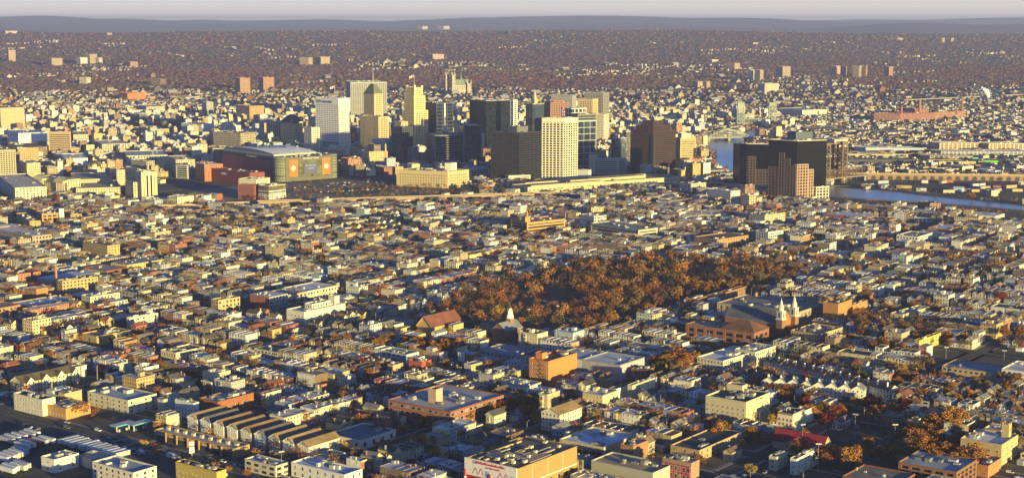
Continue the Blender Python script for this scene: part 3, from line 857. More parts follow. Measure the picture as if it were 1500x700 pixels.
    # mid-rise neighbours
    T = [
     ('cream_deco_building', 'cream stepped deco building with a brown rooftop block and chimney, below the pyramid-roofed tower', 'office building', 'cream stepped deco building', 541, 247, 11, 27, 223, 30, 'yellow', SH(sp=3.2), 'tan'),
     ('orange_loft_building', 'orange brick loft building right of the arena', 'loft building', 'orange loft by the arena', 510, 255, 10, 20, 234, 25, 'orange', SH(sp=4, px=.28, py=.3), 'orange'),
     ('pale_blue_office', 'pale blue-white office building in front of the stepped yellow tower', 'office building', None, 566, 240, 20, 20, 206, 20, (.5, .55, .62), GRID(sp=5, fh=4, pw=.3, sh=.4), 'bluegrey'),
     ('navy_office', 'dark navy office building between the pyramid-roofed and stepped yellow towers', 'office building', None, 590, 243, 16, 15, 187, 25, (.06, .07, .09), GRID(sp=5, fh=4, pw=.3, sh=.4), 'dgrey'),
     ('cream_penthouse_office', 'small cream building topping the navy office roofline', 'office building', None, 588, 225, 10, 10, 179, 25, 'yellow', SH(), 'tan'),
     ('copper_roof_building', 'small grey building with green copper top below the stepped yellow tower', 'office building', None, 603, 246, 6, 8, 217, 25, (.12, .16, .17), SH(), (.12, .3, .28)),
     ('slender_white_building', 'slender white building with sunlit side left of the white slab tower', 'office building', 'slender white building', 457, 228, 11, 12, 188, 35, (.66, .6, .46), GRID(sp=4, fh=4, pw=.45, sh=.4), 'cream'),
     ('pale_side_building', 'low grey building at the foot of the white slab tower', 'office building', None, 495, 224, 22, 10, 209, 25, (.3, .32, .34), SH(), 'bluegrey'),
     ('gothic_roof_building', 'cream building with a black gothic mansard roof and spirelets', 'office building', 'black mansard building', 432, 215, 20, 12, 182, 30, 'yellow', SH(), 'black'),
     ('cream_telephone_building', 'cream stepped art deco office left of the black mansard building', 'office building', 'cream stepped office', 388, 212, 8, 26, 181, 25, (.58, .46, .25), GRID(sp=4.2, fh=4, pw=.5, sh=.4, dp=.3), 'tan'),
     ('ochre_brick_building', 'large ochre brick building with arched top windows and cornice', 'office building', 'large ochre brick building', 366, 182, 20, 21, 156, 32, (.50, .30, .12), SH(sp=5, px=.2, py=.3), 'brown'),
     ('tan_department_store', 'long tan department store with rows of windows and a shaded front', 'department store', 'long tan department store', 353, 222, 40, 22, 196, 28, (.45, .37, .22), SH(sp=4, fh=4.5, px=.3, py=.3), 'gravel'),
     ('cream_low_shop', 'low white building with a brown left end behind the arena roof', 'shop', None, 385, 218, 15, 10, 205, 28, (.66, .6, .5), SH(), 'cream'),
     ('slim_grey_tower', 'slim grey tower alone on the left hillside edge of downtown', 'apartment tower', 'slim grey tower', 303, 172, 7, 10, 150, 30, (.42, .4, .32), SH(), 'silver'),
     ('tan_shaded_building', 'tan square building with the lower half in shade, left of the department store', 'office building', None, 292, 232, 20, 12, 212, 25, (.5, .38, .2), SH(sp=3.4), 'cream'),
     ('cream_flat_building', 'flat cream building right of the tan square building', 'office building', None, 312, 230, 4, 25, 218, 20, (.55, .46, .27), SH(sp=3.4), 'tan'),
     ('white_mill_building', 'long white industrial building with square windows and a red emblem', 'office building', 'long white mill building', 296, 200, 30, 18, 183, 25, (.74, .74, .72), SH(sp=5, fh=4.6, px=.25, py=.22), 'silver'),
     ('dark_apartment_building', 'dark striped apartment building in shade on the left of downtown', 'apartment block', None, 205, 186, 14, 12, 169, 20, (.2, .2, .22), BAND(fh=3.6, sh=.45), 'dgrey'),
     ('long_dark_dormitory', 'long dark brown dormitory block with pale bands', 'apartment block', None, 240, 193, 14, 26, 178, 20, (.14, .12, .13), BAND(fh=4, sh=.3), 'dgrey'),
     ('tan_wide_block', 'wide tan office block with a blank cornice and dark strip windows', 'office building', None, 220, 200, 17, 28, 190, 20, (.42, .34, .19), BAND(fh=5, sh=.6), 'gravel'),
     ('orange_hospital', 'bright orange hospital building far behind downtown', 'hospital', 'bright orange hospital', 187, 149, 18, 22, 137, 40, (.65, .16, .035), SH(px=.1), 'orange'),
     ('brick_campus_building', 'long brick campus building with white roof trim', 'campus building', None, 175, 168, 15, 25, 160, 40, 'orange', SH(), 'tan'),
     ('cream_campus_building', 'cream campus building with pink panels', 'campus building', None, 215, 166, 12, 27, 157, 25, (.6, .48, .32), SH(sp=6), 'cream'),
     ('cream_garage_deck', 'cream parking deck with long open levels', 'parking garage', 'cream parking deck', 122, 186, 28, 34, 178, 20, (.6, .52, .34), BAND(fh=3.4, sh=.55), 'tan'),
     ('large_tan_slab', 'large tan slab with tiny windows at the far left edge', 'office building', 'large tan edge slab', 2, 196, 40, 35, 159, 15, (.55, .45, .24), SH(sp=3, fh=3.4, px=.2, py=.2), 'tan'),
     ('white_jail_block', 'huge blank white block above a brown base', 'institution', 'huge blank white block', 28, 226, 27, 42, 196, 20, (.74, .72, .68), dict(kind='plain'), 'silver'),
     ('tan_ribbon_office', 'tan office with long ribbon windows right of the blank white block', 'office building', 'tan ribbon-window office', 72, 230, 3, 33, 194, 15, (.45, .32, .18), BAND(fh=3.8, sh=.5, dp=.35), 'tan'),
     ('cream_columned_building', 'small cream classical building with a pediment behind the ribbon-window office', 'public building', None, 108, 214, 6, 22, 198, 20, (.62, .54, .34), SH(sp=4), 'tan'),
     ('striped_apartment_tower', 'tan and grey striped apartment tower at the left edge', 'apartment tower', None, -2, 272, 20, 27, 221, 18, (.48, .42, .26), GRID(sp=4, fh=3.4, pw=.3, sh=.4), 'tan'),
     ('ochre_deco_building', 'ochre stepped brick building behind the striped apartment tower', 'office building', 'ochre stepped building', 30, 252, 6, 28, 218, 22, (.55, .36, .13), SH(sp=3.2), 'tan'),
     ('cream_annex', 'lower cream annex with small windows beside the ochre stepped building', 'office building', None, 40, 262, 12, 20, 240, 25, (.62, .52, .3), SH(sp=3.4), 'cream'),
     ('cream_block_windows', 'cream four-storey block with an arched entrance and square windows', 'public building', 'cream arched-entrance block', 23, 298, 26, 46, 276, 25, (.70, .62, .45), SH(sp=5, fh=4, px=.2, py=.28), 'cream'),
     ('white_low_block', 'low plain white building above the gold dome', 'warehouse', None, 95, 246, 10, 34, 233, 25, (.74, .73, .70), dict(kind='plain'), 'white'),
     ('cream_arched_office', 'cream office with big square openings left of the deco block', 'office building', None, 186, 245, 8, 60, 229, 18, (.66, .58, .42), SH(sp=5, fh=5, px=.3, py=.32), 'silver'),
     ('grey_glass_office', 'grey glazed office with white piers behind the deco block', 'office building', None, 215, 256, 22, 12, 237, 25, (.42, .38, .26), SH(sp=4, px=.35), 'gravel'),
     ('cream_lower_rooftop', 'cream stepped hospital with dark openings behind the gold dome', 'office building', None, 150, 228, 17, 40, 212, 22, (.6, .52, .36), SH(sp=5, px=.3, py=.3), 'cream'),
     ('white_parking_deck', 'white parking deck with dark open levels beside the brick arena annex', 'parking garage', None, 275, 262, 17, 4, 243, 30, (.55, .52, .45), BAND(fh=3.6, sh=.4), 'cream'),
     ('cream_top_brick_building', 'cream-topped brick building behind the white parking deck', 'office building', None, 258, 255, 11, 28, 235, 20, (.6, .46, .28), SH(sp=4), 'cream'),
     ('white_station_annex', 'low white office with dark ribbon windows left of the white gridded tower', 'office building', None, 745, 269, 7, 32, 258, 25, (.68, .62, .48), BAND(fh=4, sh=.5), 'silver'),
     ('parking_structure', 'dark parking structure with white openings behind the yellow post office', 'parking garage', None, 690, 262, 12, 26, 248, 8, (.6, .58, .5), GRID(sp=5, fh=4, pw=.15, sh=.35), 'bluegrey'),
     ('cream_narrow_tower', 'narrow sunlit cream tower behind the dark glass towers', 'office building', None, 705, 236, 3, 5, 196, 45, 'yellow', SH(), 'tan'),
     ('sunlit_sliver_building', 'narrow sunlit tan building at the left of the blue-black tower', 'office building', None, 668, 228, 3, 6, 182, 45, 'yellow', SH(), 'tan'),
     ('brick_riverside_apartments', 'small brick apartment block in front of the lower black riverside tower', 'apartment block', 'riverside brick block', 1091, 297, 8, 14, 273, 40, 'brick', SH(px=.3, py=.3), 'brown'),
     ('cream_block_riverside', 'cream balcony block beside the brick block before the black towers', 'apartment block', None, 1097, 309, 12, 10, 287, 40, (.6, .45, .27), SH(px=.3, py=.3), 'brown'),
    ]
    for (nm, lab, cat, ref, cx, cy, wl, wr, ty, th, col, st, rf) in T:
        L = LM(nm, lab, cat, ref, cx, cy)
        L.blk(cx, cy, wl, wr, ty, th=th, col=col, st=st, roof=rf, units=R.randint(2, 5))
        if nm == 'cream_deco_building':
            b = L.blk(548, 246, 8, 10, 213, th=30, col='brown', st=SH(), roof='brown', units=0, base_y=2)
            ch = MB(L.org); ch.cyl(at(565, 246), 2.2, 1.8, 0, z_for(at(565, 246)[1], 211), (.5, .3, .15), 8); ch.build('chimney', L.e)
        if nm == 'gothic_roof_building':
            b = L.blk(427, 214, 10, 12, 179, th=30, col='yellow', st=SH(), roof='black', units=0)
            m_ = MB(L.org); c = b['c']
            q0 = [c + b['Rd'] * i * b['lr'] / 2 * 1.5 + b['Ld'] * j * b['ll'] / 2 * 1.8 for i, j in ((-1, -1), (1, -1), (1, 1), (-1, 1))]
            q1 = [c + (q - c) * .3 for q in q0]
            for k in range(4):
                m_.face([(*q0[k], b['z1'] + .1), (*q0[(k + 1) % 4], b['z1'] + .1), (*q1[(k + 1) % 4], b['z1'] + 14), (*q1[k], b['z1'] + 14)], (.06, .055, .06), 'roof')
                m_.cyl(q0[k], 2.5, 0, b['z1'], b['z1'] + 13, (.4, .32, .18), 6)
            m_.face([(*q, b['z1'] + 14) for q in q1], (.06, .055, .06), 'roof'); m_.build('mansard_roof', L.e)
        if nm == 'white_jail_block':
            L.blk(28, 236, 27, 42, 217, th=20, col=(.18, .1, .06), st=SH(), roof='brown', mk=False, pname='brown_base', units=0)

def flag(L, c, z, h):
    m_ = MB(L.org); m_.cyl(c, .5, .3, z, z + h, (.6, .55, .55), 6, 'metal')
    m_.build('flagpole', L.e)
    g = MB(L.org); 
    for k in range(5):
        x0, x1 = -k * 1.9, -(k + 1) * 1.9
        g.face([(c[0] + x0, c[1] + math.sin(k) * .8, z + h - 5 - k * .8), (c[0] + x0, c[1] + math.sin(k) * .8, z + h - .3 - k * .7), (c[0] + x1, c[1] + math.sin(k + 1) * .8, z + h - .3 - (k + 1) * .7), (c[0] + x1, c[1] + math.sin(k + 1) * .8, z + h - 5 - (k + 1) * .8)],
               (.6, .15, .15) if k % 2 else (.75, .6, .6), 'trim')
    g.build('flag', L.e)

def mast(L, px, py, z0, ty):
    c = Vector(at(px, py)); z1 = z_for(c.y, ty)
    m_ = MB(L.org); n_ = 6
    for k in range(n_):
        a, b = z0 + (z1 - z0) * k / n_, z0 + (z1 - z0) * (k + 1) / n_
        col = (.6, .06, .04) if k % 2 == 0 else (.75, .72, .7)
        s0, s1 = 2.2 * (1 - k / n_ * .7), 2.2 * (1 - (k + 1) / n_ * .7)
        q = [(-1, -1), (1, -1), (1, 1), (-1, 1)]
        for i in range(4):
            j = (i + 1) % 4
            m_.bar((c.x + q[i][0] * s0, c.y + q[i][1] * s0, a), (c.x + q[i][0] * s1, c.y + q[i][1] * s1, b), .5, col)
            m_.bar((c.x + q[i][0] * s0, c.y + q[i][1] * s0, a), (c.x + q[j][0] * s1, c.y + q[j][1] * s1, b), .3, col)
    L.e.location = (c.x, c.y, z0)
    L.org = (c.x, c.y, z0); m_.o = L.org
    m_.v = [(x, y, z - 0) for x, y, z in m_.v]
    o = m_.build('lattice', L.e)
    # vertices were stored relative to the ground point: shift them to the mast foot
    me = o.data
    for v in me.vertices:
        v.co.z -= z0
downtown()

def arena():
    L = LM('sports_arena', 'big sports arena with white curved roof, glass corner drum and two orange banner panels', 'arena', 'big sports arena', 414, 267)
    olive = (.14, .13, .085)
    Rd, Ld = dirs(40)
    P = Vector(at(414, 267)); lr = solve_len(P.x, P.y, Rd, 488); ll = solve_len(P.x, P.y, Ld, 313)
    z1 = z_for(P.y, 232)
    c = P + Rd * lr / 2 + Ld * ll / 2
    mark(rect_poly(P, Rd, Ld, lr + 20, ll, 8), 3)
    w_ = MB(L.org)
    cut = 26
    # footprint with a chamfer where the glass drum stands
    q = [P + Rd * 6, P + Rd * lr, P + Rd * lr + Ld * ll, P + Ld * ll, P + Ld * cut]
    cl = [olive, olive, (.05, .06, .07), (.05, .055, .065), olive]
    for k in range(5):
        w_.quadwall(q[k], q[(k + 1) % 5], 0, z1, cl[k] if k != 3 else (.05, .06, .075), 'trim')
    w_.face([(*a, z1) for a in q], (.2, .2, .18), 'roof')
    w_.build('wall', L.e)
    # red brick panel on the left wall
    def panel(name, s0, d, a, b, za, zb, col, off, nrm, mt='trim', win=None):
        m_ = MB(L.org)
        A, B_ = s0 + d * a + nrm * off, s0 + d * b + nrm * off
        m_.box((A + B_) / 2, d, nrm, abs(b - a), .4, za, zb, col, mt, win=win)
        return m_.build(name, L.e)
    nL, nR = -Rd, -Ld
    panel('brick_panel', P, Ld, cut + 12, ll * .86, 0, z1 - 6, (.34, .07, .06), .3, nL)
    panel('glass_wall', P, Rd, lr * .10 + 6, lr * .95, 6, z1 - 7, (.15, .16, .085), .3, nR, 'glass', (14, 1, 6, (0, 0, 0, 3)))
    for a in (.13, .78):
        pn = panel('orange_banner', P, Rd, lr * a, lr * (a + .16), 8, z1 - 4, (.62, .17, .03), .75, nR)
        m_ = MB(L.org); s0 = P + Rd * lr * (a + .08) + nR * 1.1; zc = (z1 + 4) / 2
        nn = 16
        outer = [(s0.x + Rd.x * 4.2 * math.cos(t), s0.y + Rd.y * 4.2 * math.cos(t), zc + 4.2 * math.sin(t)) for t in [2 * math.pi * k / nn for k in range(nn)]]
        inner = [(s0.x + Rd.x * 3.2 * math.cos(t), s0.y + Rd.y * 3.2 * math.cos(t), zc + 3.2 * math.sin(t)) for t in [2 * math.pi * k / nn for k in range(nn)]]
        for k in range(nn):
            m_.face([outer[k], outer[(k + 1) % nn], inner[(k + 1) % nn], inner[k]], (.8, .75, .7))
        def st_(x0, y0, x1, y1, t):
            m_.bar((s0.x + Rd.x * x0, s0.y + Rd.y * x0, zc + y0), (s0.x + Rd.x * x1, s0.y + Rd.y * x1, zc + y1), t, (.8, .75, .7), 'trim')
        st_(-1.6, -2, -1.6, 2.2, .9); st_(-1.6, 2, 1.2, -2, .9); st_(1.3, 2.2, 1.3, -2, .9)
        m_.build('team_emblem', L.e)
    sc_ = panel('video_screen', P, Rd, lr * .42, lr * .68, 11, z1 - 10, (.10, .10, .18), .95, nR)
    for k, (za, txt) in enumerate(((z1 - 15, 'PRUDENTIAL'), (z1 - 20, 'CENTER'))):
        s0 = P + Rd * lr * .55 + nR * 1.25
        text(L.e, L.org, txt, (s0.x, s0.y, za), Rd, 3.6, 'sky')
    s0 = P + Rd * lr * .56 + nR * .9
    text(L.e, L.org, 'Prudential Center', (s0.x, s0.y, z1 - 2.6), Rd, 4.4, 'white')
    s0 = P + Ld * (ll * .42) + nL * .9
    text(L.e, L.org, 'Prudential Center', (s0.x, s0.y, z1 - 3), -Ld, 4.4, 'white')
    # glass drums
    for (cc, r_, nm) in ((P + Rd * 10 + Ld * 16, 15.5, 'glass_drum'), (P + Rd * (lr + 2) + Ld * 13, 12.5, 'glass_drum')):
        m_ = MB(L.org); nn = 24
        pts = [cc + Vector((math.cos(2 * math.pi * k / nn), math.sin(2 * math.pi * k / nn))) * r_ for k in range(nn)]
        for k in range(nn):
            m_.quadwall(pts[k], pts[(k + 1) % nn], 0, z1 + 1, (.17, .19, .10), 'glass', 2, 10, (0, 0, 0, 5))
        m_.face([(*p_, z1 + 1) for p_ in pts], (.45, .43, .38), 'roof')
        for f_ in range(0, 9):
            zz = 2 + f_ * (z1 - 3) / 8
            rr = r_ + .25
            o2 = [cc + Vector((math.cos(2 * math.pi * k / nn), math.sin(2 * math.pi * k / nn))) * rr for k in range(nn)]
            for k in range(nn):
                m_.quadwall(o2[k], o2[(k + 1) % nn], zz, zz + .8, (.35, .35, .28), 'trim')
        m_.build(nm, L.e)
    # roof: raised cream band and shallow barrel vault
    rb = MB(L.org)
    a0 = P + Rd * lr * .08 + Ld * ll * .17; wr_, wl_ = lr * .84, ll * .72
    zc = z1 + 3.2
    rb.box(a0 + Rd * wr_ / 2 + Ld * wl_ / 2, Rd, Ld, wr_, wl_, z1, zc, (.5, .44, .32))
    n_ = 14
    zf = lambda t: zc + .3 + 5.2 * (1 - (2 * t - 1) ** 2)
    for k in range(n_):
        t0, t1 = k / n_, (k + 1) / n_
        A0, A1 = a0 + Ld * wl_ * t0, a0 + Ld * wl_ * t1
        rb.face([(*A0, zf(t0)), (*(A0 + Rd * wr_), zf(t0)), (*(A1 + Rd * wr_), zf(t1)), (*A1, zf(t1))], (.84, .86, .88), 'roof')
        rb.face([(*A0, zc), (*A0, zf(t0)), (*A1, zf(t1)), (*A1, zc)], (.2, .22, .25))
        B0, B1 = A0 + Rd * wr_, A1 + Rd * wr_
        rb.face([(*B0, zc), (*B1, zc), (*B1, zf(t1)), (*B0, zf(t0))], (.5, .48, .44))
    ro = rb.build('curved_roof', L.e)
    lg = MB(L.org); cc = a0 + Rd * wr_ * .5 + Ld * wl_ * .5; zt = zc + 6.0; nn = 32
    xd = Vector((math.cos(math.radians(-12)), math.sin(math.radians(-12)))); yd = Vector((-xd.y, xd.x))
    for (ra, rb2) in ((1.0, .86),):
        for k in range(nn):
            t0, t1 = 2 * math.pi * k / nn, 2 * math.pi * (k + 1) / nn
            f_ = lambda t, s_: (cc.x + (xd.x * math.cos(t) * 30 + yd.x * math.sin(t) * 22) * s_, cc.y + (xd.y * math.cos(t) * 30 + yd.y * math.sin(t) * 22) * s_, zt)
            lg.face([f_(t0, ra), f_(t1, ra), f_(t1, rb2), f_(t0, rb2)], (.03, .04, .09))
    lg.build('roof_emblem', ro)
    text(ro, L.org, 'Prudential', (cc.x, cc.y + 3, zt + .2), xd, 12, 'navy', flat=True)
    text(ro, L.org, 'Center', (cc.x, cc.y - 7, zt + .2), xd, 9, 'navy', flat=True)
    for k in range(12):
        m_ = MB(L.org); t = R.uniform(.1, .95); cc = P + Rd * lr * t + Ld * R.uniform(3, ll * .12)
        m_.box(cc, Rd, Ld, R.uniform(3, 7), R.uniform(2, 4), z1, z1 + R.uniform(1.5, 3), (.3, .32, .33)); m_.build('rooftop_unit', ro)
    # annexes
    L = LM('brick_arena_annex', 'dark red brick low hall with white lettering in front of the sports arena', 'hall', 'dark red brick hall', 366, 273)
    b = L.blk(366, 273, 66, 22, 254, th=40, thl=134, col=(.24, .06, .05), st=dict(kind='plain'), roof='brick', units=6)
    s0 = b['P'] + b['Ld'] * b['ll'] * .68 - b['Rd'] * .3
    text(L.e, L.org, 'DEVILS', (s0.x, s0.y, b['z1'] - 6), -b['Ld'], 5.0, 'white')
    L = LM('orange_brick_annex', 'orange brick block with white roof edge at the left end of the dark red hall', 'office building', None, 300, 266)
    L.blk(300, 266, 13.5, 27, 242, th=40, col=(.50, .15, .05), st=SH(sp=4.5, px=.25, py=.2), roof='white')
    L = LM('brick_hotel', 'red brick and cream block with cluttered cream roof in front of the arena', 'hotel', 'brick and cream hotel', 373, 293)
    L.blk(373, 293, 24, 6, 272, th=45, col='brick', st=GRID(sp=4, fh=3.6, pw=.5, sh=.45, dp=.25), units=0)
    b = L.blk(373, 293, 24, 6, 272, th=45, col='cream', st=dict(kind='plain'), units=0, mk=False, base_y=15.5, z1=16) if False else None
    L.blk(376, 290, 26, 20, 264, th=45, col=(.66, .6, .42), st=SH(sp=3.6, px=.2, py=.25), roof='cream', units=9, base_y=10)
    L = LM('white_hotel', 'white hotel block with a glass top floor beside the brick and cream hotel', 'hotel', None, 394, 295)
    L.blk(394, 295, 15, 25, 281, th=50, col=(.74, .7, .62), st=SH(sp=5, px=.3, py=.22), units=0)
    L.blk(394, 295, 15, 25, 273, th=50, st=GL(), glass=(.16, .15, .09), base_y=11, roof='silver', units=4, mk=False)
    # yellow post office
    L = LM('post_office', 'long yellow stone post office with small windows and a white rooftop box', 'post office', 'long yellow post office', 656, 276)
    st = GRID(sp=4.6, fh=4.2, pw=.55, sh=.5, dp=.35, tb=3)
    b = L.blk(656, 276, 75, 31, 252, th=45, thl=158, col=(.56, .45, .24), st=st, roof='tan', units=14)
    m_ = MB(L.org); cc = b['P'] + b['Rd'] * 34 + b['Ld'] * 22; m_.box(cc, b['Rd'], b['Ld'], 13, 11, b['z1'], b['z1'] + 12, (.72, .66, .54)); m_.build('rooftop_box', L.e)
    # train shed
    L = LM('train_station', 'long low cream train station shed with stacked flat roofs', 'train station', 'long cream train station', 773, 286)
    b = L.blk(773, 286, 14, 224, 275, th=33, col=(.58, .49, .28), st=dict(kind='plain'), roof='tan', units=6, ll=46)
    m_ = MB(L.org)
    n_ = 40
    for k in range(n_):
        if k % 5 == 4: continue
        q_ = b['P'] + b['Rd'] * (b['lr'] * (k + .5) / n_) - b['Ld'] * .15
        m_.box(q_, b['Rd'], b['Ld'], b['lr'] / n_ * .5, .3, 6.8, 8.2, (.05, .05, .05), 'trim')
    m_.build('window_band', L.e)
    for (o1, o2, l1, l2, zz) in ((10, 12, .46, 13, 2.2), (95, 26, .5, 12, 4.4), (30, 60, .62, 16, 1.5), (150, 52, .42, 14, 3.4)):
        m_ = MB(L.org); w1 = b['lr'] * l1
        m_.box(b['P'] + b['Rd'] * (o1 + w1 / 2) + b['Ld'] * o2, b['Rd'], b['Ld'], w1, l2, b['z1'] - 6 if o2 > 46 else b['z1'], b['z1'] + zz, (.5, .42, .25), top=(.16, .15, .12)); m_.build('platform_canopy', L.e)
    mark(rect_poly(b['P'] - b['Ld'] * 10, b['Rd'], b['Ld'], b['lr'] + 30, 90, 5), 9)
    # railway embankments
    for nm, lab, p0, p1, wd, hh, colr in (('railway_embankment', 'brown railway embankment with a pale wall running below the post office', (378, 303), (835, 289), 22, 7, (.30, .18, .09)),
                                          ('railway_viaduct', 'long sunlit arched railway viaduct crossing the flats right of the river', (1236, 262), (1620, 266), 16, 9, (.30, .19, .11)),
                                          ('low_railway_cutting', 'low railway wall running in front of the civic buildings', (232, 306), (385, 300), 14, 4, (.26, .18, .10))):
        X0, Y0 = at(*p0); X1, Y1 = at(*p1)
        d = Vector((X1 - X0, Y1 - Y0)); ln = d.length; d.normalize(); v = Vector((-d.y, d.x))
        e = empty(nm, (X0, Y0, 0)); tag(e, lab, 'railway viaduct')
        m_ = MB((X0, Y0, 0)); cc = Vector((X0, Y0)) + d * ln / 2
        m_.box(cc, d, v, ln, wd, 0, hh, colr, 'trim', top=(.12, .10, .08))
        n_ = int(ln / 14)
        for k in range(n_):
            q_ = Vector((X0, Y0)) + d * (ln * (k + .5) / n_) - v * (wd / 2 + .05)
            m_.box(q_, d, v, 7.5, .3, .4, hh * .62, (.05, .045, .04), 'trim')
            m_.box(q_, d, v, 5, .3, hh * .62, hh * .76, (.05, .045, .04), 'trim')
        m_.build('wall', e)
        t = MB((X0, Y0, 0))
        for s_ in (-.3, -.12, .12, .3):
            t.box(cc + v * wd * s_, d, v, ln, .25, hh + .02, hh + .2, (.35, .25, .18), 'metal')
        t.box(cc - v * (wd / 2 - .4), d, v, ln, .5, hh + .01, hh + 1.2, (.46, .34, .2), 'trim'); t.box(cc + v * (wd / 2 - .4), d, v, ln, .5, hh + .01, hh + 1.2, (.46, .34, .2), 'trim')
        t.build('track', e)
        for k in range(int(ln / 60)):
            q_ = Vector((X0, Y0)) + d * (60 * k + 20)
            g = MB((X0, Y0, 0))
            for s_ in (-1, 1):
                a = q_ + v * s_ * (wd / 2 - .8); g.bar((a.x, a.y, hh), (a.x, a.y, hh + 8), .4, (.2, .18, .15))
            a, b2 = q_ - v * wd / 2, q_ + v * wd / 2
            g.bar((a.x, a.y, hh + 7.5), (b2.x, b2.y, hh + 7.5), .35, (.2, .18, .15)); g.build('catenary_gantry', e)
        mark(rect_poly(Vector((X0, Y0)) - v * wd / 2, d, v, ln, wd, 5), 9)
arena()

def civic():
    # courthouse with porticoes
    L = LM('courthouse', 'long cream courthouse with grey-green roofs and a columned portico', 'courthouse', 'columned courthouse', 99, 287)
    cs = (.62, .53, .30)
    b = L.blk(99, 287, 45, 20, 264, th=38, thl=140, col=cs, st=SH(sp=4.5, px=.22, py=.3), roof=(.2, .24, .2), units=4)
    for (o1) in (.02, .7):
        m_ = MB(L.org); s0 = b['P'] + b['Ld'] * b['ll'] * (o1 + .12) - b['Rd'] * 4
        for k in range(6):
            q_ = s0 + b['Ld'] * (k - 2.5) * 4; m_.cyl(q_, .9, .8, 0, b['z1'] - 4, (.62, .55, .4), 8)
        m_.box(s0 + b['Rd'] * 1, b['Ld'], b['Rd'], 26, 8, b['z1'] - 4, b['z1'] - 1, cs)
        A, B_ = s0 - b['Ld'] * 13.5 - b['Rd'] * 2.9, s0 + b['Ld'] * 13.5 - b['Rd'] * 2.9
        C_ = (A + B_) / 2
        D = b['Rd'] * 9
        m_.face([(*A, b['z1'] - 1), (*B_, b['z1'] - 1), (*C_, b['z1'] + 5)], cs)
        m_.face([(*A, b['z1'] - 1), (*C_, b['z1'] + 5), (*(C_ + D), b['z1'] + 5), (*(A + D), b['z1'] - 1)], (.2, .24, .2), 'roof')
        m_.face([(*B_, b['z1'] - 1), (*(B_ + D), b['z1'] - 1), (*(C_ + D), b['z1'] + 5), (*C_, b['z1'] + 5)], (.2, .24, .2), 'roof')
        m_.build('portico', L.e)
    L = LM('civic_hall', 'long sunlit yellow civic building with flat wings right of the courthouse', 'public building', 'long yellow civic hall', 112, 288)
    L.blk(112, 289, 6, 66, 277, th=25, col=cs, st=SH(sp=4, fh=4.5, px=.2, py=.28), roof='tan', units=4)
    L.blk(108, 280, 4, 56, 264, th=25, col=cs, st=SH(sp=4, fh=4.5, px=.2, py=.28), roof='tan', units=4)
    L = LM('civic_tower_block', 'yellow square tower block at the right end of the civic hall', 'public building', None, 171, 272)
    L.blk(171, 272, 6, 13, 250, th=30, col=cs, st=SH(sp=4, fh=4.5, px=.2, py=.28), roof='tan', units=2)
    L = LM('gold_dome_building', 'public building crowned by a gleaming gold dome', 'city hall', 'gold dome', 138, 262)
    b = L.blk(138, 262, 16, 16, 249, th=35, col=(.55, .5, .36), st=SH(sp=4, px=.22, py=.28), roof=(.2, .25, .25), units=0)
    m_ = MB(L.org); c = b['c']; z = b['z1']
    m_.cyl(c, 11, 11, z, z + 4, (.6, .52, .34), 16)
    for k in range(5):
        t0, t1 = k / 5 * math.pi / 2, (k + 1) / 5 * math.pi / 2
        m_.cyl(c, 9.5 * math.cos(t0), max(.01, 9.5 * math.cos(t1)), z + 4 + 11 * math.sin(t0), z + 4 + 11 * math.sin(t1), (.75, .5, .08), 16, 'gold', cap=k == 4)
    m_.cyl(c, 1.2, .8, z + 14.5, z + 19, (.7, .5, .1), 8, 'gold'); m_.build('gold_dome', L.e)
    L = LM('deco_civic_block', 'chunky cream deco building with tall window slots and corner blocks', 'public building', 'chunky cream deco block', 208, 292)
    L.th = 32
    b = L.blk(208, 292, 8, 23, 253, th=25, col=(.64, .53, .32), st=RIB(sp=6, fh=8, pw=.6, dp=.8, tb=5), roof='cream', units=3)
    L.blk(196, 291, 12, 10, 268, th=25, col=(.64, .53, .32), st=SH(sp=6), roof='cream', units=1)
    L.blk(205, 283, 21, 9, 250, th=25, col=(.6, .5, .32), st=SH(sp=5), roof='cream', units=2)
    L = LM('cathedral', 'grey stone gothic cathedral with twin west towers and a green spire on the hill', 'cathedral', 'gothic cathedral', 664, 140)
    cst = (.46, .40, .30)
    X, Y = at(664, 140); zb = L.z0; k = Y / F
    Rd, Ld = dirs(20)
    P = Vector((X, Y)); m_ = MB(L.org)
    zt = z_for(Y, 110); zn = z_for(Y, 122)
    m_.box(P + Rd * 13 * k + Ld * 6 * k, Rd, Ld, 26 * k, 10 * k, zb - 5, zn - 8, cst, 'facade', win=(10, 3, 2, (.15, .35, 0, 1)))
    A, B_ = P + Ld * k, P + Ld * 11 * k
    D = Rd * 26 * k
    m_.face([(*A, zn - 8), (*(A + D), zn - 8), (*((A + B_) / 2 + D), zn + 12), (*((A + B_) / 2), zn + 12)], (.2, .24, .2), 'roof')
    m_.face([(*B_, zn - 8), (*((A + B_) / 2), zn + 12), (*((A + B_) / 2 + D), zn + 12), (*(B_ + D), zn - 8)], (.2, .24, .2), 'roof')
    m_.face([(*A, zn - 8), (*((A + B_) / 2), zn + 12), (*B_, zn - 8)], cst); m_.face([(*(A + D), zn - 8), (*(B_ + D), zn - 8), (*((A + B_) / 2 + D), zn + 12)], cst)
    m_.build('nave', L.e)
    for q_ in (P, P + Ld * 12 * k - Rd * 6 * k, ):
        t = MB(L.org); t.box(q_, Rd, Ld, 5 * k, 5 * k, zb - 5, zt, cst, 'facade', win=(2, 2, 6, (.15, .35, 0, 2)))
        for i in (-1, 1):
            for j in (-1, 1):
                t.cyl(q_ + Rd * i * 2 * k + Ld * j * 2 * k, 2.4, 0, zt, zt + 12, cst, 6)
        t.build('bell_tower', L.e)
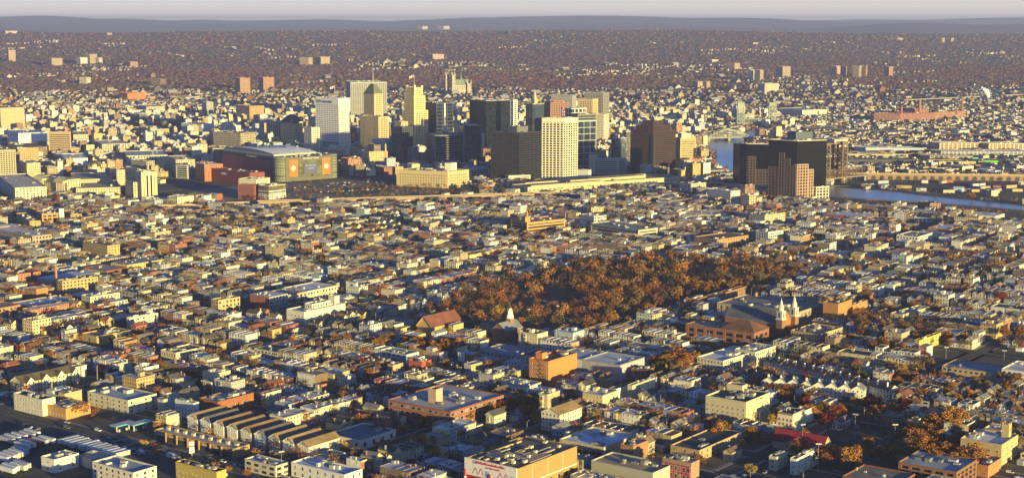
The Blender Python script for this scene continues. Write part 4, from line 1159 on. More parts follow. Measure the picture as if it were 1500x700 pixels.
    t = MB(L.org); q_ = P + Rd * 14 * k + Ld * 6 * k; t.cyl(q_, 3.4, 0, zn + 8, z_for(Y, 106), (.16, .32, .24), 8); t.build('spire', L.e)
    t = MB(L.org); q_ = P + Rd * 24 * k + Ld * 5 * k
    t.box(q_, Ld, Rd, 15 * k, 6 * k, zb - 5, zn - 2, cst, 'facade', win=(4, 3, 2, (.15, .35, 0, 4)))
    for i in (-1, 1): t.cyl(q_ - Ld * 6 * k + Rd * i * 3 * k, 3, 0, zn - 2, zn + 16, cst, 6)
    t.build('transept', L.e)
    # far apartment towers: x, base y, left width, right width, top y
    FT = [(13, 91, 5, 8, 74, 'tan'), (76, 97, 11, 12, 86, 'tan'), (118, 95, 8, 8, 85, 'white'), (132, 94, 9, 8, 80, 'tan'), (145, 94, 5, 4, 85, 'cream'), (191, 101, 8, 9, 91, 'orange'), (352, 140, 9, 13, 115, 'orange'), (386, 136, 9, 14, 114, 'orange'),
          (452, 96, 14, 5, 85, 'tan'), (470, 95, 9, 12, 84, 'tan'), (634, 88, 8, 16, 80, 'pink'), (127, 124, 12, 4, 114, 'cream'), (235, 126, 16, 6, 116, 'brown'), (272, 150, 26, 16, 143, 'cream'), (220, 165, 16, 24, 157, 'cream'),
          (1099, 120, 3, 6, 103, 'white'), (1113, 121, 6, 6, 103, 'tan'), (1120, 138, 7, 22, 123, 'cream'), (1146, 116, 8, 13, 98, 'tan'), (1224, 111, 7, 8, 97, 'pink'), (1236, 112, 4, 5, 98, 'orange'), (1258, 114, 8, 5, 97, 'tan'), (1268, 113, 4, 3, 97, 'orange'), (1302, 113, 5, 7, 98, 'orange'),
          (1380, 63, 5, 5, 56, 'tan'), (1393, 63, 4, 5, 56, 'tan'), (1076, 104, 10, 9, 93, 'tan'), (1022, 130, 6, 8, 120, 'tan'), (1035, 130, 5, 6, 120, 'tan'), (1043, 92, 5, 10, 96, 'cream'), (1068, 102, 4, 5, 95, 'cream'), (619, 43.5, 8, 7, 39, 'cream'), (650, 43.5, 10, 8, 38.5, 'cream'), (8, 50, 9, 13, 46.5, 'tan'),
          (1445, 150, 3, 3, 140, 'grey'), (1315, 60, 12, 10, 56, 'tan'), (944, 158, 12, 10, 150, 'tan'), (976, 168, 12, 14, 158, 'tan')]
    cols = dict(tan='tan', white='white', orange='orange-brown', pink='pinkish', cream='cream', brown='brown', grey='grey')
    used = {}
    for (x, y, wl, wr, ty, c) in FT:
        nearest = min([r for r in REFS if r[1] is not None], key=lambda r: abs(r[1] - x) + .3 * abs(r[2] - y))[0]
        k = (c, nearest); used[k] = used.get(k, 0) + 1
        lab = '%s apartment tower on the distant slope, %sabove the %s' % (cols[c], ['', 'second ', 'third ', 'fourth ', 'fifth ', 'sixth ', 'seventh '][used[k] - 1], nearest)
        L = LM('distant_apartment_tower', lab, 'apartment tower', None, x, y, 'distant apartment towers')
        L.blk(x, y, wl, wr, min(ty, y - 4), th=38, col=jit(pc({'orange': (.38, .19, .10)}.get(c, c)), .1), st=SH(sp=5, fh=4, px=.25, py=.25), roof='tan', units=1, par=1.0)
m, n, b = mat('gold_leaf'); b.inputs['Base Color'].default_value = (.9, .6, .12, 1); b.inputs['Metallic'].default_value = 1; b.inputs['Roughness'].default_value = .35; M['gold'] = m
civic()
# ---------------------------------------------------------------- right side: bridges, mill, flats across the river
def truss(name, lab, p0, p1, arch, wd, colr, z=6, cat='bridge', n_=14, ref=None):
    X0, Y0 = at(*p0); X1, Y1 = at(*p1)
    d = Vector((X1 - X0, Y1 - Y0)); ln = d.length; d.normalize(); v = Vector((-d.y, d.x))
    e = empty(name, (X0, Y0, 0)); tag(e, lab, cat)
    if ref: REFS.append((ref, (p0[0] + p1[0]) / 2, (p0[1] + p1[1]) / 2))
    P0 = Vector((X0, Y0)); dk = MB((X0, Y0, 0))
    dk.box(P0 + d * ln / 2, d, v, ln + 40, wd, z - 1.5, z, (.25, .22, .18), 'trim', bottom=True); dk.build('deck', e)
    for k in range(3):
        pb = MB((X0, Y0, 0)); q = P0 + d * ln * k / 2; pb.box(q, d, v, 5, wd + 2, -1, z - 1.5, (.3, .27, .22)); pb.build('pier', e)
    for s_ in (-1, 1):
        t = MB((X0, Y0, 0)); off = v * s_ * wd / 2
        pts = [(P0 + d * ln * k / n_ + off, z + .5 + arch(k / n_)) for k in range(n_ + 1)]
        for k in range(n_):
            a, b = pts[k], pts[k + 1]
            t.bar((*a[0], a[1]), (*b[0], b[1]), 1.1, colr)
            t.bar((*a[0], z + .3), (*a[0], a[1]), .6, colr)
            t.bar((*a[0], z + .3), (*b[0], b[1]), .6, colr); t.bar((*a[0], z + .3), (*b[0], z + .3), .8, colr)
        t.build('truss', e)
    return e, P0, d, v, ln
gc = (.30, .34, .28)
truss('arch_bridge', 'pale green arched truss road bridge over the river', (1036, 207), (1094, 205), lambda t: 3 + 15 * math.sin(math.pi * t), 16, gc, z=7, ref='arched truss bridge')
e, P0, d, v, ln = truss('lift_bridge', 'grey-green lift bridge with two tall square towers behind the arched bridge', (1083, 186), (1132, 186), lambda t: 10, 14, gc, z=10, ref='twin-towered lift bridge')
for k in (0.03, .97):
    t = MB((P0.x, P0.y, 0)); q = P0 + d * ln * k; hh = 62; s_ = 8
    C4 = [q + d * i * s_ + v * j * s_ for i, j in ((-1, -1), (1, -1), (1, 1), (-1, 1))]
    for a in range(4):
        b = (a + 1) % 4
        t.bar((*C4[a], 0), (*C4[a], hh), 1.6, (.36, .42, .36))
        for f in range(6):
            t.bar((*C4[a], 10 + f * 9), (*C4[b], 19 + f * 9), .8, (.36, .42, .36)); t.bar((*C4[b], 10 + f * 9), (*C4[a], 19 + f * 9), .8, (.36, .42, .36)); t.bar((*C4[a], 10 + f * 9), (*C4[b], 10 + f * 9), .9, (.36, .42, .36))
    t.box(q, d, v, s_ * 2, s_ * 2, hh - 8, hh, (.34, .40, .36)); t.build('lift_tower', e)
# rusty railway lift bridges beside the black towers
for nm, lab, p0, p1, hh in (('railway_lift_bridge', 'rusty railway lift bridge with lattice towers beside the black riverside towers', (1200, 270), (1262, 264), 68), ):
    rc = (.20, .13, .07)
    e, P0, d, v, ln = truss(nm, lab, p0, p1, lambda t: 12, 14, rc, z=9, ref='rusty railway lift bridge')
    for k in (.12, .52):
        for sh in (0, 20):
            t = MB((P0.x, P0.y, 0)); q = P0 + d * ln * k + v * sh; s_ = 6
            C4 = [q + d * i * s_ + v * j * s_ for i, j in ((-1, -1), (1, -1), (1, 1), (-1, 1))]
            h_ = hh - sh * .3
            for a in range(4):
                b = (a + 1) % 4
                t.bar((*C4[a], 0), (*C4[a], h_), 1.5, rc)
                for f in range(8):
                    z0, z1 = 9 + f * (h_ - 9) / 8, 9 + (f + 1) * (h_ - 9) / 8
                    t.bar((*C4[a], z0), (*C4[b], z1), .9, rc); t.bar((*C4[b], z0), (*C4[a], z1), .9, rc)
            t.box(q, d, v, s_ * 2, s_ * 2, h_ - 5, h_, rc); t.build('lift_tower', e)
    q = P0 + d * ln * .5 + v * 12; t = MB((P0.x, P0.y, 0))
    t.bar((*(P0 + d * ln * .12), hh - 2), (*(P0 + d * ln * .52), hh - 2), 2.0, rc); t.build('top_beam', e)

def rightside():
    L = LM('brick_mill', 'long red brick thread mill with tall chimneys across the river', 'mill', 'red brick thread mill', 1318, 181)
    mc = (.30, .10, .06)
    st = SH(sp=4.5, fh=4.5, px=.25, py=.28)
    L.blk(1318, 181, 38, 50, 167, th=22, thl=165, col=mc, st=st, roof='brown', units=2)
    L.blk(1368, 177, 2, 46, 165, th=40, col=(.38, .16, .08), st=st, roof='brown', units=3)
    L.blk(1340, 172, 20, 20, 160, th=22, col=mc, st=st, roof='tan', units=1)
    for (x, y, ty, r_) in ((1320, 180, 155, 3.4), (1346.5, 175, 147, 5), (1409, 170, 144, 3.2), (1401, 176, 159, 4)):
        c = at(x, y); m_ = MB(L.org); m_.cyl(c, r_, r_ * .75, 0, z_for(c[1], ty), (.38, .15, .08), 10); m_.build('chimney', L.e)
    T = [
     ('white_apartment_block', 'long cream and red balconied apartment block across the flats, left one of the pair', 'apartment block', 'cream and red apartment blocks', 1376, 223, 2, 58, 210, 3, (.66, .55, .40), GRID(sp=9, fh=3.6, pw=.3, sh=.2, dp=.8), 'white', (.35, .2, .13)),
     ('white_apartment_block', 'long cream and red balconied apartment block across the flats, right one of the pair', 'apartment block', None, 1448, 224, 2, 62, 211, 3, (.66, .55, .40), GRID(sp=9, fh=3.6, pw=.3, sh=.2, dp=.8), 'white', (.35, .2, .13)),
     ('large_white_shed', 'large white-roofed shed with cream walls behind the lift bridge', 'warehouse', 'large white-roofed shed', 1175, 173, 36, 36, 162, 28, (.62, .55, .42), dict(kind='plain'), 'silver', None),
     ('long_blue_shed', 'very long pale blue metal shed roof beyond the rail yard', 'warehouse', 'long pale blue shed', 1268, 226, 6, 86, 217, -4, (.5, .52, .55), dict(kind='plain'), (.5, .55, .62), None),
     ('long_yellow_shed', 'long shed with a sunlit yellow roof edge in front of the pale blue shed', 'warehouse', None, 1240, 233, 3, 90, 226, -3, (.55, .48, .24), dict(kind='plain'), 'dgrey', None),
     ('dark_station_hall', 'dark long roofed hall beyond the rusty railway bridge', 'warehouse', None, 1238, 243, 3, 110, 234, -2, (.07, .07, .08), dict(kind='plain'), 'tar', None),
     ('blue_flat_shed', 'long blue-grey flat shed in front of the cream and red apartments', 'warehouse', None, 1378, 231, 4, 130, 222, -1, (.4, .42, .42), SH(sp=8, px=.3), 'bluegrey', None),
     ('green_wall_building', 'low building with a bright green end wall on the flats', 'warehouse', 'bright green wall building', 1440, 243, 1, 22, 236, -2, (.12, .55, .03), dict(kind='plain'), 'green', None),
     ('yellow_gable_shed', 'long dark-roofed shed with yellow gable end next to the green wall', 'warehouse', None, 1375, 244, 4, 54, 237, -2, (.55, .45, .2), dict(kind='plain'), 'dgrey', None),
     ('row_of_shops_far', 'long grey building with coloured panels left of the bright green wall', 'warehouse', None, 1362, 236, 3, 76, 229, -2, (.42, .38, .34), SH(sp=9, px=.35), 'tan', None),
     ('signal_house', 'square brown brick signal house on the railway viaduct', 'signal house', None, 1271, 258, 9, 10, 245, 20, (.42, .27, .13), SH(sp=5), 'brown', None),
     ('yellow_waterfront_block', 'plain yellow block behind the black riverside towers', 'warehouse', None, 1137, 206, 6, 8, 186, 35, (.62, .5, .27), SH(sp=9, px=.1), 'yellow', None),
     ('green_gable_barn', 'small pale green gabled barn alone on the mudflat', 'barn', None, 1452, 288, 8, 10, 280, 30, (.5, .52, .34), dict(kind='plain'), 'green', None),
     ('cream_row_flats', 'cream terraced flats with white roofs left of the long pale blue shed', 'apartment block', None, 1222, 219, 30, 20, 205, 35, (.6, .5, .36), SH(sp=4), 'white', None),
     ('brick_riverbank_block', 'brown brick warehouse with rooftop box on the near river bank', 'warehouse', 'brick warehouse on the bank', 1362, 306, 17, 16, 299, 20, (.32, .15, .08), SH(sp=5), 'brown', None),
    ]
    for (nm, lab, cat, ref, cx, cy, wl, wr, ty, th, col, st, rf, gl) in T:
        L = LM(nm, lab, cat, ref, cx, cy)
        Y = at(cx, cy)[1]
        L.blk(cx, cy, wl, wr, ty, th=th, thl=th + 90 if th > 10 else 110, col=col, st=st, roof=rf, units=3, glass=gl or (.02, .025, .035), ll=None if th > 10 else 40)
    for p0, p1, nm, lab, cl in (((1180, 193), (1640, 212), 'elevated_highway', 'elevated highway crossing beyond the flats behind the lift bridge', (.22, .23, .26)),
                                ((1320, 152), (1640, 134), 'distant_viaduct', 'long pale concrete viaduct behind the red brick thread mill', (.45, .4, .28)),
                                ((840, 201), (1078, 203), 'riverside_viaduct', 'tan road viaduct leading to the arched truss bridge', (.36, .3, .2))):
        X0, Y0 = at(*p0); X1, Y1 = at(*p1)
        d = Vector((X1 - X0, Y1 - Y0)); ln = d.length; d.normalize(); v = Vector((-d.y, d.x))
        e = empty(nm, (X0, Y0, 0)); tag(e, lab, 'viaduct'); m_ = MB((X0, Y0, 0)); c = Vector((X0, Y0)) + d * ln / 2
        zz = 9 if p0[1] > 160 else 14
        m_.box(c, d, v, ln, 24, zz, zz + 2.2, cl, 'trim', bottom=True, top=(.12, .12, .13)); m_.build('deck', e)
        for k in range(int(ln / 45)):
            pm = MB((X0, Y0, 0)); pm.box(Vector((X0, Y0)) + d * (20 + k * 45), d, v, 3, 16, -1, zz, tuple(x * .8 for x in cl)); pm.build('pier', e)
    # steam
    X, Y = at(1447, 150)
    m, n, b = mat('steam'); b.inputs['Base Color'].default_value = (.85, .83, .85, 1); b.inputs['Roughness'].default_value = 1
    M['steam'] = m
    s_ = MB((X, Y, 0))
    import bmesh
    bm = bmesh.new()
    for (x, z, r_) in ((0, 22, 6), (-3, 30, 8), (-8, 38, 10), (-15, 45, 7), (-22, 50, 4)):
        g = bmesh.ops.create_icosphere(bm, subdivisions=3, radius=r_, matrix=Matrix.Translation((x, 0, z)))
        for v_ in g['verts']:
            k = math.sin(v_.co.x * .5 + v_.co.z * .7) * math.cos(v_.co.y * .6) * 2
            v_.co += v_.co.normalized() * k
    me = bpy.data.meshes.new('steam_plume'); bm.to_mesh(me); bm.free(); me.materials.append(m)
    for p_ in me.polygons: p_.use_smooth = True
    o = bpy.data.objects.new('steam_plume', me); o.location = (X, Y, 0); COL.objects.link(o); tag(o, 'white plume of steam rising behind the thread mill', 'steam', kind='stuff')
rightside()

# ---------------------------------------------------------------- foreground landmarks
def gable_block(L, P, Rd, Ld, lr, ll, z1, rise, col, rc, ridge='R', win=True, name='wall', over=.5, sp=3.0, z0=0):
    """walls plus pitched roof; ridge runs along Rd ('R') or Ld ('L')"""
    c = P + Rd * lr / 2 + Ld * ll / 2
    mb = MB(L.org); nf = max(1, round((z1 - z0) / 3.0))
    q = [P, P + Rd * lr, P + Rd * lr + Ld * ll, P + Ld * ll]
    par = (.16, .24, 0, R.random() * 90) if win else (0, 0, 0, 0)
    for k in range(4):
        ln = (lr, ll)[k % 2]
        mb.quadwall(q[k], q[(k + 1) % 4], z0, z1, col, 'facade', max(1, round(ln / sp)), nf, par)
    rb = MB(L.org)
    if ridge == 'R':
        a, b = P + Ld * ll / 2, P + Rd * lr + Ld * ll / 2
        mb.face([(*q[3], z1), (*q[0], z1), (*a, z1 + rise)], col, 'facade'); mb.face([(*q[1], z1), (*q[2], z1), (*b, z1 + rise)], col, 'facade')
        a2, b2 = a - Rd * over, b + Rd * over
        s = rise / (ll / 2); zo = z1 - over * s
        e0, e1 = P - Ld * over - Rd * over, P + Rd * (lr + over) - Ld * over
        f0, f1 = P + Ld * (ll + over) - Rd * over, P + Rd * (lr + over) + Ld * (ll + over)
        for (u, v_, w_, x_) in ((e0, e1, b2, a2), (f1, f0, a2, b2)):
            pts = [(*u, zo + .12), (*v_, zo + .12), (*w_, z1 + rise + .12), (*x_, z1 + rise + .12)]
            rb.face(pts, rc, 'roof')
            rb.face([(x, y, z - .2) for x, y, z in reversed(pts)], tuple(min(1, t * 1.5) for t in col), 'trim')
            for i in range(4):
                A, B = pts[i], pts[(i + 1) % 4]
                rb.face([(A[0], A[1], A[2] - .2), (B[0], B[1], B[2] - .2), B, A], (.6, .57, .5), 'trim')
    else:
        return gable_block(L, P + Rd * lr, Ld, -Rd, ll, lr, z1, rise, col, rc, 'R', win, name, over, sp, z0)
    w_ = mb.build(name, L.e); r_ = rb.build('roof', L.e)
    mark(rect_poly(P, Rd, Ld, lr, ll, 3), 3)
    return w_, r_

NLIST = []
def nwin(parent, org, s0, d, nrm, us, zs, w=1.0, h=1.5, col=(.7, .68, .62), proto=0):
    """real windows: one object each"""
    for u in us:
        for z in zs:
            NLIST.append((parent, org, s0 + d * u + nrm * .03, z, d, nrm, w, h, col))

def ftop(L, cx, cy, wl, wr, ty, **k):
    return L.blk(cx, cy, wl, wr, ty, **k)

def face_windows(L, b, face, sp, fh, w, h, col, z0=1.0, m0=1.6, z1=None):
    z1 = z1 or b['z1'] - b['z0']
    if face == 'R':
        s0, d, nrm, ln = b['P'], b['Rd'], -b['Ld'], b['lr']
    else:
        s0, d, nrm, ln = b['P'] + b['Ld'] * b['ll'], -b['Ld'], -b['Rd'], b['ll']
    n = max(1, int((ln - m0) / sp)); nf = max(1, int((z1 - z0) / fh))
    nwin(L.e, L.org, s0, d, nrm, [ln * (i + .5) / n for i in range(n)], [b['z0'] + z0 + fh * .25 + i * fh for i in range(nf)], w, h, col)

def foreground():
    PL = dict(kind='plain')
    # orange school-like block
    L = LM('orange_brick_block', 'vivid orange brick five-storey building with blank sunlit side wall', 'apartment block', 'vivid orange building', 804, 566)
    b = L.blk(803, 568, 28, 42, 531, col=(.52, .21, .06), st=PL, roof='brick', units=5, par=1.1)
    face_windows(L, b, 'L', 3.4, 3.4, 1.6, 1.7, (.75, .7, .6), z0=1.5)
    L.blk(803, 568, 0, 0, 0, P=tuple(b['P'] + b['Rd'] * 6 + b['Ld'] * 10), lr=6, ll=6, col=(.52, .21, .06), st=PL, base_y=b['z1'], z1=b['z1'] + 4, units=0, mk=False)
    m_ = MB(L.org); q = b['P'] + b['Ld'] * b['ll'] * .3 - b['Rd'] * .9
    for f in range(5):
        m_.box(q, b['Ld'], b['Rd'], 4.5, 1.5, 3 + f * 3.4, 3.15 + f * 3.4, (.12, .08, .06), bottom=True)
        m_.bar((*(q - b['Ld'] * 2), 3 + f * 3.4), (*(q + b['Ld'] * 2), 6.4 + f * 3.4), .2, (.12, .08, .06))
    m_.build('fire_escape', L.e)
    # beige four storey
    L = LM('beige_apartment_block', 'large beige four-storey block with dark flat roof and a rooftop house', 'apartment block', 'large beige block', 1094, 626)
    b = L.blk(1092, 628, 59, 35, 591, col=(.56, .48, .31), st=PL, roof='tar', units=12, par=1.2)
    face_windows(L, b, 'L', 3.6, 3.3, 1.3, 1.6, (.7, .66, .55)); face_windows(L, b, 'R', 6.0, 3.3, .9, 1.1, (.6, .5, .35))
    L.blk(0, 0, 0, 0, 0, P=tuple(b['P'] + b['Rd'] * (b['lr'] - 8) + b['Ld'] * (b['ll'] * .55)), lr=7, ll=12, col=(.56, .48, .31), st=PL, base_y=b['z1'], z1=b['z1'] + 4, units=0, mk=False)
    # long brick block with white roof
    L = LM('long_brick_block', 'long low brick industrial block with cluttered grey-white roof and tan stair tower', 'industrial building', 'long low brick block', 660, 627)
    b = L.blk(660, 630, 91, 78, 604, col=(.27, .10, .055), st=SH(sp=5, px=.28, py=.22, fh=4), roof=(.42, .42, .44), units=16, par=.8)
    L.blk(0, 0, 0, 0, 0, P=tuple(b['P'] + b['Rd'] * b['lr'] * .22 + b['Ld'] * b['ll'] * .42), lr=7, ll=7, col=(.5, .36, .22), st=PL, base_y=b['z1'], z1=b['z1'] + 9, units=0, mk=False)
    L = LM('cream_workshop_roofs', 'cream workshop with a pale curved roof behind the long low brick block', 'workshop', None, 665, 585)
    L.blk(668, 588, 18, 40, 575, col=(.6, .48, .3), st=SH(sp=4), roof='silver', units=5)
    L = LM('white_roof_workshop', 'white-roofed workshop behind the long low brick block', 'workshop', None, 653, 575)
    L.blk(645, 574, 10, 62, 563, col='cream', st=SH(sp=4), roof='silver', units=6)
    # red and white market
    L = LM('wholesale_market', 'red and white wholesale food hall with red lettering and striped skylight roof', 'warehouse store', 'red and white food hall', 759, 738)
    RR = (.42, .02, .03)
    b = L.blk(757, 742, 75, 88, 688, col=(.33, .225, .08), st=PL, roof=(.15, .13, .1), units=0, par=.6)
    P, Rd, Ld, lr, ll, z1 = b['P'], b['Rd'], b['Ld'], b['lr'], b['ll'], b['z1']
    s_ = (z1) / 21.0
    f = MB(L.org)
    f.box(P + Ld * ll / 2 - Rd * .3, Ld, Rd, ll + .5, .5, z1 * .60, z1 + 1.2, (.74, .70, .66)); f.build('white_fascia', L.e)
    f = MB(L.org); f.box(P + Ld * ll / 2 - Rd * .2, Ld, Rd, ll + .2, .34, 0, z1 * .60 - .01, RR); f.build('red_front', L.e)
    f = MB(L.org)
    f.box(P + Rd * lr / 2 - Ld * .12, Rd, Ld, lr, .2, z1 * .52, z1 * .545, (.7, .66, .56), bottom=True)
    for t in (.25, .5, .75): f.box(P + Rd * lr * t - Ld * .13, Rd, Ld, .35, .24, z1 * .55, z1, (.62, .55, .42))
    f.build('white_stringcourse', L.e)
    for t in (.07, .18, .31, .43, .56, .69, .82, .93):
        f = MB(L.org); f.box(P + Rd * lr * t - Ld * .1, Rd, Ld, 1.6, .16, z1 * .3, z1 * .44, (.03, .03, .035)); f.box(P + Rd * lr * t - Ld * .12, Rd, Ld, 2.0, .2, z1 * .27, z1 * .295, (.6, .52, .4)); f.build('window', L.e)
    for t in (0.01, .5, .99):
        f = MB(L.org); q = P + Ld * ll * t - Rd * .8
        f.box(q, Ld, Rd, .9, .9, 0, z1 * .55, (.78, .74, .68)); f.box(q, Ld, Rd, .95, .95, z1 * .55 + .01, z1 * .74, (.55, .03, .03)); f.build('pier', L.e)
    for t in (.15, .38, .62, .85):
        f = MB(L.org); q = P + Ld * ll * t - Rd * .45; f.box(q, Ld, Rd, 4.5, .2, .2, z1 * .36, (.05, .055, .07)); f.box(q, Ld, Rd, 5, .16, z1 * .36 + .01, z1 * .40, (.7, .68, .66)); f.build('loading_door', L.e)
    for t in (.1, .22, .34, .6, .72, .84):
        f = MB(L.org); q = P + Ld * ll * t - Rd * .45; f.box(q, Ld, Rd, 2.2, .2, z1 * .47, z1 * .54, (.03, .03, .04)); f.build('window', L.e)
    for t in (.03, .52):
        f = MB(L.org); q = P + Ld * ll * (t + .03) - Rd * .62; f.box(q, Ld, Rd, 3, .14, z1 * .62, z1 * .80, (.33, .48, .6)); f.build('blue_panel', L.e)
    for t0 in (.13, .62):
        f = MB(L.org)
        for k in range(4):
            a, c_ = P + Ld * ll * (t0 + k * .055) - Rd * .66, P + Ld * ll * (t0 + (k + 1) * .055) - Rd * .66
            za, zb = (z1 * .66, z1 * .84) if k % 2 == 0 else (z1 * .84, z1 * .66)
            f.bar((*a, za), (*c_, zb), .14, (.55, .2, .15))
        f.build('zigzag_brace', L.e)
    for t, tx, dz, sz in ((.68, 'Mellon', 0, 2.1), (.53, 'Moson', 0, 2.1), (.37, 'Seafoods', 0, 2.1), (.24, 'Inc', 0, 2.1), (.45, 'CO.  MKT  FOODS', -2.1, 1.2)):
        q = P + Ld * ll * t - Rd * .7; text(L.e, L.org, tx, (q.x, q.y, z1 - .3 + dz), -Ld, sz, 'red')
    q = P + Ld * ll * .78 - Rd * .7
    f = MB(L.org); f.box(q, Ld, Rd, 1.0, .14, z1 - 1.4, z1 + .6, (.5, .03, .05)); f.box(q + Ld * 1.02, Ld, Rd, 1.0, .14, z1 - 1.4, z1 + .6, (.35, .5, .68)); f.build('logo', L.e)
    for k in range(14):
        f = MB(L.org); v_ = Ld * ll * (.06 + .9 * (k / 14)); u0 = R.uniform(.05, .3); wdt = R.choice([.25, .35, .55])
        f.box(P + v_ + Rd * lr * (u0 + wdt / 2), Rd, Ld, lr * wdt, 1.3, z1 + .04, z1 + .9, R.choice([(.55, .4, .2), (.3, .26, .22), (.45, .4, .33)])); f.build('skylight', L.e)
    for k in range(12):
        f = MB(L.org); q = P + Ld * ll * R.uniform(.05, .5) + Rd * lr * R.uniform(.05, .95)
        f.box(q, Rd, Ld, R.uniform(1.5, 3), R.uniform(1.2, 2.2), z1 + 1.2, z1 + 2.6, (.6, .52, .38)); f.build('rooftop_unit', L.e)
    # supermarket with white roof
    L = LM('white_roof_supermarket', 'low cream supermarket with a broad bright blue-white roof', 'supermarket', 'white supermarket roof', 884, 676)
    b = L.blk(884, 676, 64, 48, 657, col=(.55, .45, .3), st=PL, roof=(.66, .68, .74), units=10, par=1.0)
    for t in (.1, .25, .4, .55, .7, .85):
        f = MB(L.org); q = b['P'] + b['Ld'] * b['ll'] * t - b['Rd'] * .1; f.box(q, b['Ld'], b['Rd'], 3.6, .3, .2, b['z1'] * .6, (.035, .04, .05)); f.build('shopfront', L.e)
    L = LM('corner_brick_building', 'three-storey brick corner building with a sunlit orange side, right of the white supermarket roof', 'apartment block', 'sunlit brick corner building', 927, 685)
    b = L.blk(927, 685, 18, 22, 655, col=(.35, .17, .07), st=PL, roof='silver', units=3)
    face_windows(L, b, 'L', 2.4, 3.4, 1.2, 1.9, (.7, .65, .55)); face_windows(L, b, 'R', 3.6, 3.4, 1.0, 1.6, (.75, .7, .6))
    L = LM('cream_small_tower', 'slender cream building with a sunlit face left of the white supermarket roof', 'house', None, 836, 650)
    b = L.blk(834, 655, 9, 8, 638, col=(.66, .55, .34), st=PL, roof='cream', units=1)
    L = LM('dark_roof_hall', 'broad dark pitched hall with tan end wall right of the brick corner building', 'hall', 'broad dark pitched hall', 1026, 672)
    b = L.blk(1024, 676, 42, 62, 661, col=(.4, .3, .17), st=SH(sp=7, px=.1), roof='tar', units=3)
    L = LM('tan_roof_warehouse', 'tan-roofed warehouse with small skylights at the bottom edge', 'warehouse', 'tan-roofed warehouse', 958, 716)
    b = L.blk(956, 718, 90, 30, 694, col=(.42, .4, .34), st=PL, roof=(.38, .31, .19), units=6)
    L = LM('gabled_white_building', 'white gabled three-storey building with tan roof above the white supermarket roof', 'apartment block', None, 820, 632)
    P = Vector(at(820, 634)); Rd, Ld = dirs(53); gable_block(L, P, Rd, Ld, solve_len(P.x, P.y, Rd, 852), solve_len(P.x, P.y, Ld, 793), z_for(P.y, 607), 3.4, jit((.72, .66, .52)), (.3, .2, .09), 'R')
    # church with square tower
    L = LM('long_church', 'long church with a red-brown roof, sunlit yellow side and square bell tower', 'church', 'red-roofed church', 640, 492)
    P = Vector(at(632, 494)); Rd, Ld = dirs(52)
    lr = solve_len(P.x, P.y, Rd, 676); ll = solve_len(P.x, P.y, Ld, 611)
    gable_block(L, P, Rd, Ld, lr, ll, 9, 8.5, (.56, .36, .12), (.19, .07, .045), 'R', win=False, over=.8)
    t = MB(L.org); q = P + Rd * lr * .95 + Ld * ll * .9; zt = z_for(q.y, 456)
    t.box(q, Rd, Ld, 7, 7, 0, zt, (.62, .45, .2)); 
    for i in (-1, 1):
        t.box(q - Ld * 3.53 + Rd * i * 1.5, Rd, Ld, 1.2, .1, zt - 8, zt - 2, (.06, .05, .05)); t.box(q - Rd * 3.53 + Ld * i * 1.5, Ld, Rd, 1.2, .1, zt - 8, zt - 2, (.06, .05, .05))
    t.box(q, Rd, Ld, 7.8, 7.8, zt, zt + .8, (.6, .48, .25)); t.cyl(q, 3, 0, zt + .8, zt + 3.5, (.3, .2, .1), 4); t.build('bell_tower', L.e)
    # small gold cupola church
    L = LM('cupola_church', 'brick church with white lantern and small gold cupola at the park edge', 'church', 'gold-cupola church', 745, 497)
    P = Vector(at(741, 500)); lr = solve_len(P.x, P.y, Rd, 757); ll = solve_len(P.x, P.y, Ld, 721)
    gable_block(L, P, Rd, Ld, lr + 8, ll, 9, 6, (.24, .11, .07), (.2, .21, .24), 'R', win=False)
    t = MB(L.org); q = P + Rd * lr * 1.0 + Ld * ll * .5; 
    t.box(q, Rd, Ld, 5, 5, 0, 17, (.3, .14, .08)); t.cyl(q, 3.2, 3.0, 17, 20, (.8, .76, .66), 8); t.cyl(q, 2.2, 2.2, 20, 24, (.8, .76, .66), 8); t.build('lantern', L.e)
    t = MB(L.org)
    for k in range(4):
        t0, t1 = k / 4 * math.pi / 2, (k + 1) / 4 * math.pi / 2; t.cyl(q, 2.5 * math.cos(t0), max(.01, 2.5 * math.cos(t1)), 24 + 3.4 * math.sin(t0), 24 + 3.4 * math.sin(t1), (.7, .45, .06), 12, 'gold')
    t.cyl(q, .25, .1, 27.3, 32, (.3, .25, .1), 5); t.build('gold_cupola', L.e)
    # twin steepled church
    L = LM('twin_steeple_church', 'church with two white lantern steeples and a sunlit brick front', 'church', 'twin-steepled church', 1138, 492)
    P = Vector(at(1146, 497)); ll = solve_len(P.x, P.y, Ld, 1074)
    Rc, Lc = dirs(48)
    lrr = solve_len(P.x, P.y, Rc, 1166); gable_block(L, P + Lc * 4, Rc, Lc, 22, 55, 13, 9, (.34, .14, .06), (.14, .14, .15), 'L', win=False)
    for i in (0, 1):
        t = MB(L.org); q = P + Rc * (1 + i * 21) + Lc * 2.5
        t.box(q, Rc, Lc, 5.8, 5.8, 0, 16.9, (.26, .14, .065)); t.box(q, Rc, Lc, 7, 7, 17, 17.8, (.75, .7, .6))
        t.box(q, Rc, Lc, 5.4, 5.4, 17.8, 24, (.62, .55, .42)); t.box(q, Rc, Lc, 6, 6, 24, 24.6, (.6, .54, .42))
        for sx, dd, nn in ((-1, Rc, Lc), (-1, Lc, Rc)):
            t.box(q + nn * sx * 2.74, dd, nn, 1.6, .08, 18.6, 23, (.08, .08, .09))
